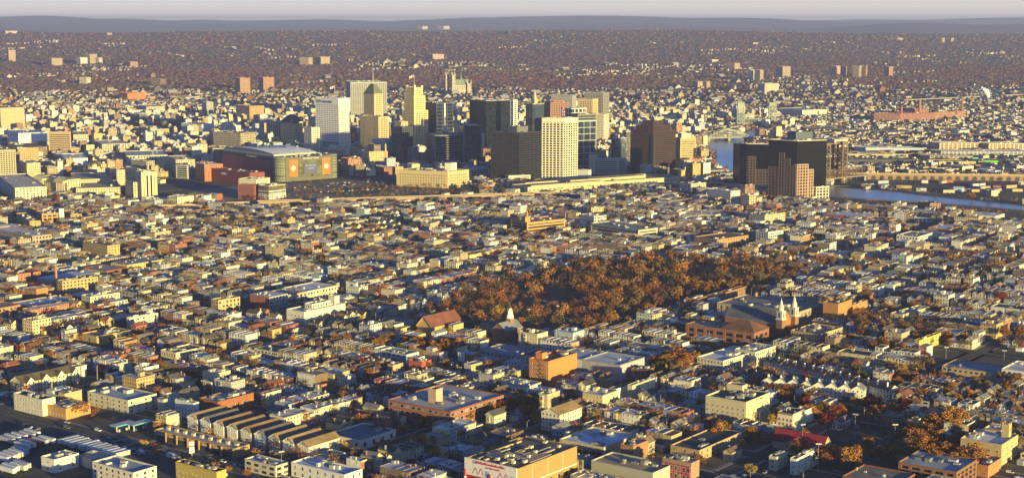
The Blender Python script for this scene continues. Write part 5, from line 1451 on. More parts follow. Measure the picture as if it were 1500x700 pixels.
        t.cyl(q, 2.5, 2.3, 24.6, 28, (.62, .56, .44), 8); t.cyl(q, 2.3, 1.0, 28, 31, (.58, .52, .42), 8); t.cyl(q, 1.2, .8, 31, 33, (.6, .55, .45), 8); t.cyl(q, .5, 0, 33, 36, (.6, .58, .5), 6); t.build('steeple', L.e)
    # brick school with hip roof and the flat-roofed school behind
    L = LM('brick_school', 'long brown brick school with deep window bays and a hipped brown roof', 'school', 'hip-roofed brick school', 1106, 507)
    b = L.blk(1104, 509, 100, 22, 489, col=(.27, .12, .07), st=GRID(sp=9, fh=6, pw=.3, sh=.35, dp=.6), roof='tan', units=8)
    c = b['P'] + b['Rd'] * b['lr'] / 2 + b['Ld'] * b['ll'] * .24; m_ = MB(L.org); a, bb = b['lr'] / 2 + .8, b['ll'] * .25
    q4 = [c + b['Rd'] * i * a + b['Ld'] * j * bb for i, j in ((-1, -1), (1, -1), (1, 1), (-1, 1))]; t0, t1 = c - b['Ld'] * bb * .25, c + b['Ld'] * bb * .25
    z = b['z1'] + 1.3; zz = z + 7
    m_.face([(*q4[0], z), (*q4[1], z), (*t0, zz)], (.17, .085, .05), 'roof'); m_.face([(*q4[1], z), (*q4[2], z), (*t1, zz), (*t0, zz)], (.17, .085, .05), 'roof')
    m_.face([(*q4[2], z), (*q4[3], z), (*t1, zz)], (.17, .085, .05), 'roof'); m_.face([(*q4[3], z), (*q4[0], z), (*t0, zz), (*t1, zz)], (.17, .085, .05), 'roof'); m_.build('hipped_roof', L.e)
    L = LM('large_school', 'large brown school with long white window bands and a brick chimney behind the twin-steepled church', 'school', 'large banded school', 1167, 476)
    b = L.blk(1167, 476, 117, 40, 459, col=(.40, .32, .2), st=GRID(sp=7, fh=4.5, pw=.4, sh=.3, dp=.5), glass=(.25, .23, .2), roof=(.28, .25, .2), units=12)
    ch = MB(L.org); q = at(1107, 450); ch.cyl(q, 1.8, 1.5, 0, z_for(q[1], 428), (.34, .2, .1), 8); ch.build('chimney', L.e)
    L = LM('orange_gym_block', 'orange brick block with small dark roof left of the large banded school', 'school', None, 1036, 450)
    L.blk(1022, 452, 18, 14, 439, col=(.42, .2, .08), st=PL, roof='dgrey', units=3); L.blk(1034, 449, 8, 60, 437, col=(.3, .15, .08), st=SH(), roof='dgrey', units=3)
    L = LM('orange_brick_school', 'bright orange brick building right of the large banded school', 'school', 'bright orange block', 1226, 474)
    L.blk(1227, 475, 22, 20, 446, col=(.46, .22, .07), st=PL, roof='brown', units=2); b = L.blk(1248, 468, 4, 22, 448, col=(.46, .24, .08), st=SH(px=.12), roof='dgrey', units=2)
    # white long warehouse
    L = LM('long_white_warehouse', 'long white warehouse with blank sunlit wall, shaded windowed end and rooftop storey', 'warehouse', 'long white warehouse', 447, 476)
    b = L.blk(446, 477, 26, 60, 458, col=(.70, .64, .50), st=PL, roof='silver', units=5)
    face_windows(L, b, 'L', 3.6, 5, 1.8, 1.2, (.6, .6, .55))
    L.blk(0, 0, 0, 0, 0, P=tuple(b['P'] + b['Rd'] * b['lr'] * .3 + b['Ld'] * 6), lr=b['lr'] * .45, ll=b['ll'] * .4, col=(.7, .66, .55), st=SH(), base_y=b['z1'], z1=b['z1'] + 4, units=2, mk=False)
    L.blk(0, 0, 0, 0, 0, P=tuple(b['P'] + b['Rd'] * b['lr'] * .86 + b['Ld'] * 6), lr=6, ll=8, col=(.7, .66, .55), st=PL, base_y=b['z1'], z1=b['z1'] + 7, units=0, mk=False)
    # orange office mid
    L = LM('orange_office_block', 'long orange office block with a chimney and dark recess in mid city', 'office building', 'long orange office block', 790, 346)
    b = L.blk(772, 346, 24, 56, 327, th=38, col=(.52, .30, .10), st=BAND(fh=4, sh=.5, dp=.4), roof='orange', units=8)
    ch = MB(L.org); q = b['P'] + b['Ld'] * b['ll'] * .3 + b['Rd'] * 6; ch.box(q, b['Rd'], b['Ld'], 8, 8, 0, b['z1'] + 7, (.5, .27, .09)); ch.cyl(q + b['Rd'] * 2, 1.4, 1.2, b['z1'] + 7, b['z1'] + 14, (.4, .2, .08), 8); ch.build('chimney', L.e)
    T = [
     ('brown_brick_warehouse', 'low brown-orange brick warehouse with arched sunlit side above the park', 'warehouse', 'brown-orange brick warehouse', 1050, 365, 33, 46, 352, 42, (.42, .24, .10), SH(sp=5, px=.2), 'brown'),
     ('tan_garage_deck', 'tan parking deck with a green-grey roof above the park', 'parking garage', 'green-roofed parking deck', 935, 352, 70, 28, 338, 40, (.5, .45, .32), BAND(fh=3.6, sh=.5), (.28, .3, .24)),
     ('white_blank_office', 'pale pink-white office block with window rows, behind the tan parking deck', 'office building', None, 870, 334, 22, 18, 318, 40, (.62, .55, .48), SH(sp=5, px=.35, py=.18), 'white'),
     ('ochre_school', 'ochre building with tall windows behind the pale pink-white office', 'school', None, 866, 318, 6, 18, 306, 40, (.55, .42, .2), SH(sp=5, px=.2, py=.3), 'tan'),
     ('white_gridded_office', 'small white office with dark window rows at mid right', 'office building', 'small white gridded office', 1125, 358, 18, 22, 341, 42, (.66, .62, .54), GRID(sp=4, fh=3.6, pw=.35, sh=.4), 'silver'),
     ('tan_blank_block', 'tan blank-walled block with a lower front wing in mid right', 'warehouse', None, 1120, 331, 22, 30, 316, 42, (.5, .42, .26), SH(sp=5, px=.15), 'bluegrey'),
     ('white_terrace_block', 'white terrace block with flat roofs in front of the black riverside towers', 'apartment block', None, 1070, 298, 34, 14, 281, 40, (.66, .62, .55), SH(sp=4), 'white'),
     ('cream_curved_block', 'cream block with rounded stepped front near the train station', 'apartment block', None, 1012, 283, 17, 22, 270, 35, (.64, .55, .4), SH(sp=4), 'brick'),
     ('ochre_apartment_house', 'tall ochre apartment house with dark side left of centre', 'apartment block', 'ochre left apartment house', 158, 381, 36, 18, 361, 45, (.50, .35, .13), SH(sp=3.6, px=.2), 'brown'),
     ('pink_factory', 'long pink brick factory with white roof and white gabled wing at the left edge', 'factory', 'long pink factory', 48, 362, 60, 28, 347, 45, (.45, .30, .24), SH(sp=4, fh=4.5, px=.28), 'white'),
     ('brown_office_trio', 'brown modern office with glazed sunlit side and white stair tower at far left', 'office building', 'brown office at far left', 62, 330, 8, 30, 314, 28, (.42, .26, .10), GRID(sp=6, fh=5, pw=.3, sh=.35), 'silver'),
     ('brown_office_wing', 'brown wing right of the white stair tower at far left', 'office building', None, 104, 327, 10, 16, 315, 28, (.46, .28, .10), SH(sp=5, px=.3), 'brown'),
     ('small_ochre_pair', 'small ochre twin block below the brown office at far left', 'office building', None, 44, 338, 20, 16, 325, 28, (.48, .32, .1), SH(sp=5, px=.15), 'tan'),
     ('orange_row_left', 'orange brick shop block in the far left neighbourhood', 'shop', None, 24, 415, 18, 36, 403, 45, (.42, .15, .06), SH(sp=4), 'brick'),
     ('cream_loft_left', 'cream four-storey loft with rows of small windows in the left neighbourhood', 'loft building', 'cream loft on the left', 133, 452, 13, 43, 436, 47, (.66, .58, .4), SH(sp=3.5, px=.2), 'cream'),
     ('ochre_shop_left', 'ochre brick commercial block above the cream loft on the left', 'commercial building', None, 92, 432, 8, 52, 413, 46, (.5, .33, .12), SH(sp=4, px=.25), 'brown'),
     ('tan_pointed_roof_hall', 'ochre hall with a small gabled parapet in the left-centre neighbourhood', 'hall', 'ochre gabled hall', 320, 459, 10, 32, 441, 48, (.5, .36, .16), SH(sp=4), 'tan'),
     ('white_blank_shop', 'white shop building with billboard-like upper wall left of centre', 'shop', None, 190, 482, 4, 42, 467, 50, (.7, .62, .45), SH(sp=6, px=.15), 'tan'),
     ('ochre_long_shed', 'ochre long warehouse with dark loading slots on the left', 'warehouse', 'ochre left warehouse', 142, 506, 22, 50, 494, 50, (.48, .34, .14), SH(sp=8, fh=5, px=.15), 'gravel'),
     ('pale_yellow_building', 'pale yellow three-storey house block with terrace at left centre', 'apartment block', 'pale yellow block at left', 316, 567, 19, 22, 549, 53, (.66, .6, .34), SH(sp=3.4), 'silver'),
     ('cream_windowed_row', 'long cream two-storey row building with slit windows at left', 'apartment block', None, 258, 533, 22, 42, 518, 52, (.66, .56, .34), SH(sp=3.2, px=.18, py=.3), 'gravel'),
     ('red_cube_building', 'small bright red-orange cube building in the centre', 'house', 'red-orange cube', 618, 549, 19, 14, 532, 53, (.46, .09, .035), SH(sp=3.4, px=.15), 'tan'),
     ('cream_block_centre', 'cream four-storey slab with small windows standing tall, right of centre', 'apartment block', 'tall cream slab', 926, 590, 3, 33, 566, 53, (.64, .54, .32), SH(sp=3.2, px=.16), 'silver'),
     ('dark_brick_flats', 'dark red brick flats with a sunlit cornered top, above the tall cream slab', 'apartment block', None, 944, 560, 20, 14, 544, 53, (.26, .10, .05), SH(sp=2.8, px=.22, py=.28), 'tan'),
     ('cream_bevelled_flats', 'long white flats with sunlit gabled parapet, lower right of the park', 'apartment block', 'long white flats', 1059, 547, 38, 54, 530, 50, (.66, .62, .46), SH(sp=3.0, px=.2), 'white'),
     ('cream_flats_upper', 'large cream-white flats with many rooftop boxes right of centre', 'apartment block', None, 1106, 537, 30, 30, 517, 50, (.64, .58, .44), SH(sp=3.0, px=.2), 'white'),
     ('dark_brown_flats', 'ornate tan brick flats with flat cluttered roof below the twin-steepled church', 'apartment block', 'ornate tan flats', 1200, 508, 42, 34, 491, 50, (.48, .35, .18), SH(sp=2.8, px=.2, py=.3), 'gravel'),
     ('narrow_brick_flats', 'dark brick flats with pale lintels beside the ornate tan flats', 'apartment block', None, 1222, 515, 14, 16, 497, 50, (.24, .15, .10), SH(sp=2.6, px=.22, py=.3), 'dgrey'),
     ('yellow_lot_building', 'yellow building glowing beyond the trees left of the sports field', 'house', 'yellow sports-field building', 1346, 515, 3, 32, 500, 50, (.6, .44, .1), SH(sp=6, px=.1), 'tan'),
     ('white_warehouse_right', 'white-walled warehouse with tan sunlit side in the right neighbourhood', 'warehouse', None, 1322, 474, 18, 40, 462, 48, (.66, .55, .28), SH(sp=7, px=.12), 'silver'),
     ('fire_station_house', 'cream building with flat white roof at the lower right corner', 'station house', 'square-towered cream building', 1466, 683, 60, 24, 653, 53, (.5, .38, .19), SH(sp=4.2, fh=4.2, px=.16, py=.28), (.72, .68, .66)),
     ('yellow_terrace_right', 'tan house block with red-trimmed yellow sunlit side at lower right', 'house', None, 1340, 637, 11, 19, 618, 53, (.6, .48, .2), SH(sp=3, px=.2), 'bluegrey'),
     ('white_box_house', 'white box house with black roof among the trees at lower right', 'house', 'white box house', 1166, 696, 9, 34, 674, 53, (.74, .69, .55), SH(sp=7, px=.08, py=.14), 'black'),
     ('narrow_cream_house', 'narrow cream house with blue-grey roof left of the white box house', 'house', None, 1137, 690, 11, 16, 671, 53, (.6, .56, .38), SH(sp=4, px=.16), 'bluegrey'),
     ('brick_row_bottom', 'row of brick and red terraced houses at the bottom edge', 'terraced houses', 'brick terrace at bottom', 1012, 712, 42, 12, 680, 53, (.33, .21, .13), SH(sp=3.2, px=.25, py=.28), 'silver'),
     ('brick_block_bottom_right', 'brown and grey striped brick block at the bottom right', 'apartment block', 'striped brick block', 1400, 722, 85, 30, 693, 53, (.24, .12, .07), GRID(sp=7, fh=3.2, pw=.3, sh=.3, dp=.5), 'bluegrey'),
     ('orange_corner_bottom', 'orange sunlit brick corner building at the bottom right street corner', 'shop', None, 1447, 700, 20, 19, 684, 53, (.5, .2, .08), SH(sp=3, px=.2), 'bluegrey'),
     ('ochre_small_cube', 'small ochre brick cube with white roof below the long low brick block', 'house', 'small ochre brick cube', 646, 634, 13, 28, 623, 53, (.46, .29, .10), SH(sp=4, px=.12), 'white'),
     ('white_garage_shop', 'long white garage with grey roof, left of the small ochre brick cube', 'garage', 'long white garage', 528, 660, 48, 52, 647, 53, (.7, .64, .54), SH(sp=8, px=.12, fh=5), (.16, .18, .22)),
     ('white_flat_shop', 'low white commercial building with blue-white roof at the bottom', 'commercial building', 'blue-white roofed shop', 505, 716, 78, 26, 697, 53, (.72, .68, .64), SH(sp=6, px=.1), (.45, .5, .6)),
     ('white_corner_block', 'white three-storey corner block with murals of shade on the avenue', 'apartment block', 'white corner block', 63, 610, 42, 19, 587, 53, (.64, .60, .48), SH(sp=3.0, px=.2, py=.28), 'tar'),
     ('brown_band_shop', 'low shop with sunlit orange end wall on the avenue', 'shop', 'orange-ended avenue shop', 97, 615, 30, 36, 600, 53, (.50, .27, .09), SH(sp=3, px=.22, py=.25), 'bluegrey'),
     ('cream_depot', 'large cream depot with blue-grey roof, behind the gas station', 'warehouse', 'large cream depot', 188, 607, 59, 42, 588, 53, (.60, .54, .38), SH(sp=6, px=.12), 'bluegrey'),
     ('blue_white_inn', 'white three-storey inn with red roof edge left of the gabled townhouses', 'inn', None, 284, 614, 27, 8, 592, 53, (.62, .62, .6), SH(sp=2.6, px=.2, py=.25), 'tan'),
     ('red_brick_depot', 'dark red-brown brick building with white roof behind the gabled townhouses', 'commercial building', 'red-brown brick building', 320, 610, 27, 52, 590, 53, (.30, .11, .045), SH(sp=4, px=.16), 'silver'),
     ('olive_long_house', 'long olive-yellow house with dark shingle roof at the bottom left', 'apartment block', None, 318, 718, 60, 14, 693, 53, (.45, .34, .08), SH(sp=3.4, px=.18, py=.25), (.05, .05, .035)),
     ('white_office_lot', 'plain white two-storey office in the trailer lot', 'office building', 'trailer-lot office', 80, 693, 19, 36, 675, 53, (.72, .68, .56), SH(sp=9, px=.08, py=.1), 'bluegrey'),
     ('low_grey_depot', 'low grey building with pyramid roof beside the white office in the lot', 'warehouse', None, 134, 686, 20, 26, 674, 53, (.45, .45, .45), PL, 'bluegrey'),
     ('bottom_left_shop', 'white low building with cluttered roof at the bottom left edge', 'commercial building', None, 196, 716, 60, 34, 694, 53, (.66, .6, .5), SH(sp=5, px=.15), 'bluegrey'),
    ]
    for (nm, lab, cat, ref, cx, cy, wl, wr, ty, th, col, st, rf) in T:
        L = LM(nm, lab, cat, ref, cx, cy)
        b = L.blk(cx, cy, wl, wr, ty, th=th, col=col, st=st, roof=rf, units=R.randint(3, 8), par=1.0)
        if cy > 560 and st.get('kind') == 'shader' and st.get('px', .25) >= .16:
            # swap the shader windows of the near ones for real window objects
            me = b['wall'].data
            a = me.attributes['Par'].data
            a.foreach_set('color', [0.0] * (4 * len(me.polygons)))
            for fc in 'LR':
                face_windows(L, b, fc, st['sp'] * (1 if fc == 'L' else 1.5), 3.2, 1.1 if st['sp'] < 4 else 1.6, 1.5, (.7, .66, .58))
        if nm == 'fire_station_house':
            t = MB(L.org); q = b['P'] + b['Rd'] * b['lr'] * .72 + b['Ld'] * b['ll'] * .18
            zt = b['z1'] + 9; t.box(q, b['Rd'], b['Ld'], 4.6, 4.6, 0, zt, (.56, .42, .2))
            for i, j in ((-1, -1), (1, -1), (1, 1), (-1, 1)): t.box(q + b['Rd'] * i * 1.9 + b['Ld'] * j * 1.9, b['Rd'], b['Ld'], .7, .7, zt, zt + 1, (.56, .42, .2))
            t.box(q - b['Ld'] * 2.33, b['Rd'], b['Ld'], .9, .06, zt - 4.5, zt - 2.5, (.05, .04, .04)); t.build('square_tower', L.e)
        if nm == 'brown_office_trio':
            t = MB(L.org); c = at(90, 328); t.box(c, b['Rd'], b['Ld'], 6, 9, 0, 21, (.78, .75, .66)); t.build('stair_tower', L.e)
        if nm == 'brick_row_bottom':
            for k in range(7):
                t = MB(L.org); c = b['P'] + b['Ld'] * b['ll'] * (k + .5) / 7 - b['Rd'] * .5
                t.box(c, b['Ld'], b['Rd'], 2.4, 1.2, 2.5, b['z1'] - 1.5, R.choice([(.5, .45, .38), (.4, .04, .06), (.3, .15, .09), (.45, .35, .25)]), 'facade', win=(1, 1, 2, (.3, .28, 0, k))); t.build('bay_window', L.e)
        if nm == 'low_grey_depot':
            t = MB(L.org); c = b['c']; q4 = [c + b['Rd'] * i * b['lr'] / 2 + b['Ld'] * j * b['ll'] / 2 for i, j in ((-1, -1), (1, -1), (1, 1), (-1, 1))]
            for k in range(4): t.face([(*q4[k], b['z1'] + .95), (*q4[(k + 1) % 4], b['z1'] + .95), (*c, b['z1'] + 4)], (.5, .44, .34), 'roof')
            t.build('pyramid_roof', L.e)
    # gabled townhouses in a row
    Rd, Ld = dirs(53)
    P0 = Vector(at(289, 634)); P1 = Vector(at(452, 676))
    dd = (P1 - P0); nn = 9
    order = ['first', 'second', 'third', 'fourth', 'fifth', 'sixth', 'seventh', 'eighth', 'last']
    for k in range(nn):
        q = P0 + dd * k / (nn - 1)
        e_ = at(0, 0) if False else None
        L = LM('gabled_townhouse', 'cream gabled townhouse, %s from the left in the row behind the strip mall' % order[k], 'townhouse', None, 0, 640 + k)
        L.org = (q.x, q.y, 0); L.e.location = L.org; L.e['group'] = 'gabled townhouses behind the strip mall'
        wd = dd.length / (nn - 1) * .7; dp = 28
        z1 = 9.6; cw = jit(R.choice([(.66, .62, .52), (.62, .6, .55), (.6, .55, .42)]), .05)
        P = q
        w_, r_ = gable_block(L, P, Rd, Ld, dp, wd, z1, 3.0, cw, jit(R.choice([(.24, .16, .08), (.12, .11, .11), (.28, .19, .10)])), 'R', win=False, over=.6)
        bb = dict(P=P, Rd=Rd, Ld=Ld, lr=dp, ll=wd, z0=0, z1=z1)
        nwin(L.e, L.org, P + Ld * wd, -Ld, -Rd, [wd * .25, wd * .5, wd * .75], [1.4, 4.4, 7.3], .9, 1.3, (.75, .73, .7))
        nwin(L.e, L.org, P, Rd, -Ld, [dp * t for t in (.15, .4, .65, .88)], [4.4, 7.3], .8, 1.2, (.75, .73, .7))
        vb = MB(L.org); vb.box(P + Ld * wd / 2 - Rd * .62, Ld, Rd, .8, .1, z1 + .8, z1 + 1.9, (.12, .12, .12)); vb.build('gable_vent', L.e)
        pb = MB(L.org); pb.box(P + Ld * wd * .5 - Rd * .9, Ld, Rd, 2.6, 1.6, 2.9, 3.05, (.6, .58, .52), bottom=True); pb.build('porch_roof', L.e)
        vb = MB(L.org); vb.box(P + Ld * wd * .5 - Rd * .05, Ld, Rd, 1.1, .12, 0, 2.2, (.2, .1, .06)); vb.build('door', L.e)
    REFS.append(('row of gabled townhouses', 370, 650))
    # strip mall
    L = LM('strip_mall', 'long tan strip mall with square pillars and small rooftop boxes along the avenue', 'shopping centre', 'tan strip mall', 342, 692)
    P = Vector(at(344, 671)); b = L.blk(344, 671, 116, 22, 658, col=(.40, .27, .13), st=PL, roof=(.42, .40, .36), units=0, par=.8, ll=None)
    P, ll, z1 = b['P'], b['ll'], b['z1']
    for k in range(8):
        t = MB(L.org); q = P + Ld * ll * (k + .05) / 7.1 - Rd * .9; t.box(q, Ld, Rd, .8, .8, 0, z1 + .4, (.4, .24, .12)); t.build('pillar', L.e)
    for k in range(7):
        t = MB(L.org); q = P + Ld * ll * (k + .55) / 7.1 - Rd * .1; t.box(q, Ld, Rd, ll / 7.1 - 1.6, .3, .1, z1 * .55, (.03, .04, .055)); t.build('shopfront', L.e)
        t = MB(L.org); q = P + Ld * ll * (k + .55) / 7.1 - Rd * .3; t.box(q, Ld, Rd, ll / 7.1 * .5, .3, z1 * .64, z1 * .82, [(.35, .04, .04), (.5, .42, .25), (.5, .45, .36), (.35, .05, .05), (.15, .25, .15), (.5, .4, .25), (.3, .32, .34)][k]); t.build('shop_sign', L.e)
    for k in range(9):
        t = MB(L.org); q = P + Ld * ll * (k + .6) / 9.3 + Rd * b['lr'] * .5; t.box(q, Ld, Rd, 2.6, 1.8, z1 + .04, z1 + 1.8, (.62, .5, .3)); t.build('rooftop_unit', b['roof'])
    L = LM('strip_mall', 'smaller low strip building with blue-grey roof beside the end of the row of gabled townhouses', 'shopping centre', None, 398, 700)
    L.blk(404, 700, 45, 20, 684, col=(.5, .45, .35), st=SH(sp=6, px=.3), roof='bluegrey', units=6)
    # pylon sign
    X, Y = at(281, 669)
    e = empty('pylon_sign', (X, Y, 0)); tag(e, 'tall white and pink pylon sign in front of the tan strip mall', 'sign')
    t = MB((X, Y, 0)); q = Vector((X, Y)); U, V = Vector((.8, .6)), Vector((-.6, .8))
    t.box(q, U, V, .6, .6, 0, 2.6, (.3, .2, .15)); t.build('post', e)
    for z, h_, c_ in ((2.6, 1.6, (.6, .62, .65)), (4.25, 2.2, (.78, .7, .6)), (6.5, .9, (.55, .1, .25)), (7.45, 2.2, (.78, .72, .6)), (9.7, .9, (.5, .2, .15))):
        t = MB((X, Y, 0)); t.box(q, U, V, 3.4, .6, z, z + h_, c_, bottom=True); t.build('sign_panel', e)
    # tudor row
    L = LM('mock_tudor_row', 'long white mock-tudor terrace with brown shingle roof and three front gables', 'terraced houses', 'mock-tudor terrace', 34, 572)
    P = Vector(at(33, 577)); lr = solve_len(P.x, P.y, Rd, 112); ll = 14
    gable_block(L, P, Rd, Ld, lr, ll, 8, 4.2, (.60, .50, .32), (.10, .075, .045), 'R', sp=3.2)
    for t_ in (.06, .34, .62, .9):
        q = P + Rd * lr * t_ - Ld * 2.2
        w_, r_ = gable_block(L, q, Rd, Ld, 6.5, 6, 8.2, 3.4, (.74, .68, .5), (.10, .075, .045), 'L', name='front_gable', over=.4)
    # gas station canopies
    for (x, y, lab) in ((180, 631, 'left flat canopy of the filling station with teal edge'), (205, 629, 'right flat canopy of the filling station with teal edge')):
        X, Y = at(x, y); e = empty('station_canopy', (X, Y, 0)); tag(e, lab, 'canopy', 'filling station canopies')
        q = Vector((X, Y)); t = MB((X, Y, 0)); t.box(q, Rd, Ld, 16, 7, 4.6, 5.4, (.10, .38, .45), bottom=True, top=(.5, .52, .55)); t.build('canopy_roof', e)
        for i in (-1, 1):
            t = MB((X, Y, 0)); t.box(q + Rd * i * 5, Rd, Ld, .6, .6, 0, 4.6, (.6, .6, .6)); t.build('column', e)
            t = MB((X, Y, 0)); t.box(q + Rd * i * 3, Rd, Ld, 1.0, .7, 0, 1.7, (.7, .7, .72)); t.build('fuel_pump', e)
    mark([at(*p) for p in ((150, 612), (215, 612), (232, 645), (185, 650))], 9)
    # red-roofed hall in the park lawn
    L = LM('red_roof_hall', 'low hall with dark red roofs and a sunlit stone gable among the trees', 'hall', 'dark red roofed hall', 1205, 668)
    P = Vector(at(1204, 668)); 
    gable_block(L, P, Rd, Ld, 12, 34, 5.5, 6, (.48, .38, .24), (.26, .02, .035), 'L', win=False, over=1)
    gable_block(L, P + Ld * 10 - Rd * 9, Rd, Ld, 9, 12, 5, 5, (.48, .38, .24), (.26, .02, .035), 'R', win=False, over=1, name='stone_gable')
    # white chimneyed terraces on the right: each dwelling one object
    for (x0, y0, x1, y1, n_, zz, nm, lab) in ((1130, 548, 1302, 590, 14, 9.0, 'chimneyed_terrace_house', 'white terrace house with dark roof and white chimney'), (1133, 575, 1265, 588, 8, 8, 'white_gabled_house', 'white gabled house with grey roof')):
        A, B = Vector(at(x0, y0)), Vector(at(x1, y1)); d_ = (B - A); 
        for k in range(n_):
            q = A + d_ * k / (n_ - 1)
            L = LM(nm, '%s, number %d counted from the left end in the row below the ornate flats' % (lab, k + 1) if False else '%s, %s from left in its row' % (lab, ['first', 'second', 'third', 'fourth', 'fifth', 'sixth', 'seventh', 'eighth', 'ninth', 'tenth', 'eleventh', 'twelfth', 'thirteenth', 'last'][k]), 'terraced house', None, 0, 600)
            L.org = (q.x, q.y, 0); L.e.location = L.org; L.e['group'] = nm.replace('_', ' ') + 's in a row'
            wd = d_.length / (n_ - 1)
            dn = d_.normalized(); 
            gable_block(L, q, Vector((-dn.y, dn.x)), -dn, 11, wd * .97, zz + R.uniform(-.3, .3), 3, jit((.70, .67, .58), .05), jit((.10, .06, .05)) if n_ == 14 else jit((.2, .2, .2)), 'L' if n_ == 14 else 'R', over=.3)
            t = MB(L.org); cc = q + Vector((-dn.y, dn.x)) * 3 - dn * wd * .5; t.box(cc, dn, Vector((-dn.y, dn.x)), 1, 1.2, zz, zz + 5, (.78, .74, .64)); t.build('chimney', L.e)
    REFS.append(('chimneyed white terrace', 1220, 565))
    # trailers
    hd = dirs(15); idx = 0
    def rw_(p, q, th, off, n_, nm):
        u, v_ = dirs(th); A, B = Vector(at(*p)), Vector(at(*q)); o_ = u * off
        return (A + o_, B + o_, n_, (u, v_), nm)
    rows = [rw_((87, 652), (128, 664), 50, 7, 7, 'right'), rw_((134, 666), (162, 674), 50, 7, 5, 'avenue'), rw_((43, 660), (79, 651), 143, 7, 5, 'left'), rw_((20, 651), (58, 641), 143, 7, 5, 'back'), rw_((12, 678), (42, 668), 143, 7, 5, 'front'), rw_((20, 695), (44, 688), 143, 7, 4, 'nearest')]
    ordn = ['first', 'second', 'third', 'fourth', 'fifth', 'sixth', 'seventh', 'eighth', 'ninth']
    for (A, B, n_, (u, v_), nm) in rows:
        A, B = Vector(A), Vector(B)
        for k in range(n_):
            q = A + (B - A) * k / max(1, n_ - 1) + u * R.uniform(-1.3, 1.3); e = empty('box_trailer', (q.x, q.y, 0))
            red = nm == 'left' and k == 2
            tag(e, '%s box trailer, %s from the left in the %s row of the trailer lot' % ('red' if red else 'white', ordn[k], nm), 'trailer', 'trailers parked in the lot')
            col = (.25, .06, .04) if red else jit(R.choice([(.74, .74, .74), (.6, .62, .64), (.7, .66, .58), (.45, .45, .46)]), .08)
            t = MB((q.x, q.y, 0)); t.box(q, u, v_, 14.5, 2.6, 1.2, 4.1, col, 'paint', bottom=True, top=tuple(min(.8, c * .9) for c in col)); t.build('box_body', e)
            t = MB((q.x, q.y, 0)); t.box(q - u * 7.27, v_, u, 2.3, .08, 1.4, 3.9, tuple(c * .85 for c in col), 'paint'); t.build('rear_door', e)
            for i in (-5.6, -4.4):
                for s_ in (-1, 1):
                    t = MB((q.x, q.y, 0)); c = q + u * i + v_ * s_ * 1.05
                    n8 = 10; pts = [(c.x + u.x * .5 * math.cos(a), c.y + u.y * .5 * math.cos(a), .5 + .5 * math.sin(a)) for a in [2 * math.pi * j / n8 for j in range(n8)]]
                    p2 = [(x + v_.x * s_ * .3, y + v_.y * s_ * .3, z) for x, y, z in pts]
                    t.face(pts, (.02, .02, .02)); t.face(p2[::-1], (.02, .02, .02))
                    for j in range(n8): t.face([pts[j], pts[(j + 1) % n8], p2[(j + 1) % n8], p2[j]], (.02, .02, .02))
                    t.build('wheel', e)
            t = MB((q.x, q.y, 0)); t.box(q + u * 4.5, u, v_, .3, 1.8, 0, 1.2, (.1, .1, .1)); t.build('landing_leg', e)
foreground()
# ---------------------------------------------------------------- street grid and city fabric
RECS, TREES, CARSP, POLES = [], [], [], []
PAVE, YARD = [], []
WALLC = [('white', (.74, .71, .64)), ('cream', (.66, .57, .38)), ('pale yellow', (.64, .51, .27)), ('tan', (.46, .35, .21)), ('red-brick', (.28, .10, .06)), ('brown', (.20, .13, .085)), ('blue-grey', (.40, .45, .50)),
         ('grey', (.38, .37, .36)), ('ochre', (.50, .36, .15)), ('pale green', (.42, .47, .36)), ('orange-brick', (.42, .18, .07))]
WW = [24, 18, 8, 12, 8, 10, 7, 7, 8, 2, 3]
ROOFC = [('grey', (.28, .29, .31)), ('silver', (.50, .53, .57)), ('black', (.055, .055, .06)), ('tan', (.26, .22, .16)), ('white', (.62, .62, .63)), ('brown', (.14, .10, .07))]
RW = [28, 34, 13, 10, 11, 4]
PITC = [('dark', (.07, .065, .065)), ('grey', (.17, .17, .175)), ('brown', (.15, .095, .06)), ('tan', (.26, .2, .13)), ('red-brown', (.2, .07, .045))]
PW_ = [35, 27, 20, 12, 6]

def inview(p, m=70, z=0):
    if p[1] < 600: return None
    x, y = proj(p[0], p[1], z)
    if -m < x < 1500 + m and y < 700 + m + 30:
        return x, y
    return None

def add(kind, p, U, V, w_, d_, h, fs, near_ok=True, **k):
    """U along the street, V across, fs = side of V that faces the street"""
    s = inview(p)
    if not s: return False
    if p.y > 3300 and R.random() < .12 + .3 * min(1, (p.y - 3300) / 1500): return False
    if occ_rect(p, U, V, w_ + 2, d_ + 2): return False
    wc = R.choices(WALLC, WW)[0]
    rc = R.choices(PITC, PW_)[0] if kind == 'gabled_house' else R.choices(ROOFC, RW)[0]
    r = dict(kind=kind, p=p, U=U, V=V, w=w_, d=d_, h=h, fs=fs, wc=wc, rc=rc, s=s, dist=p.length, seed=R.random() * 99)
    r.update(k)
    RECS.append(r)
    return True

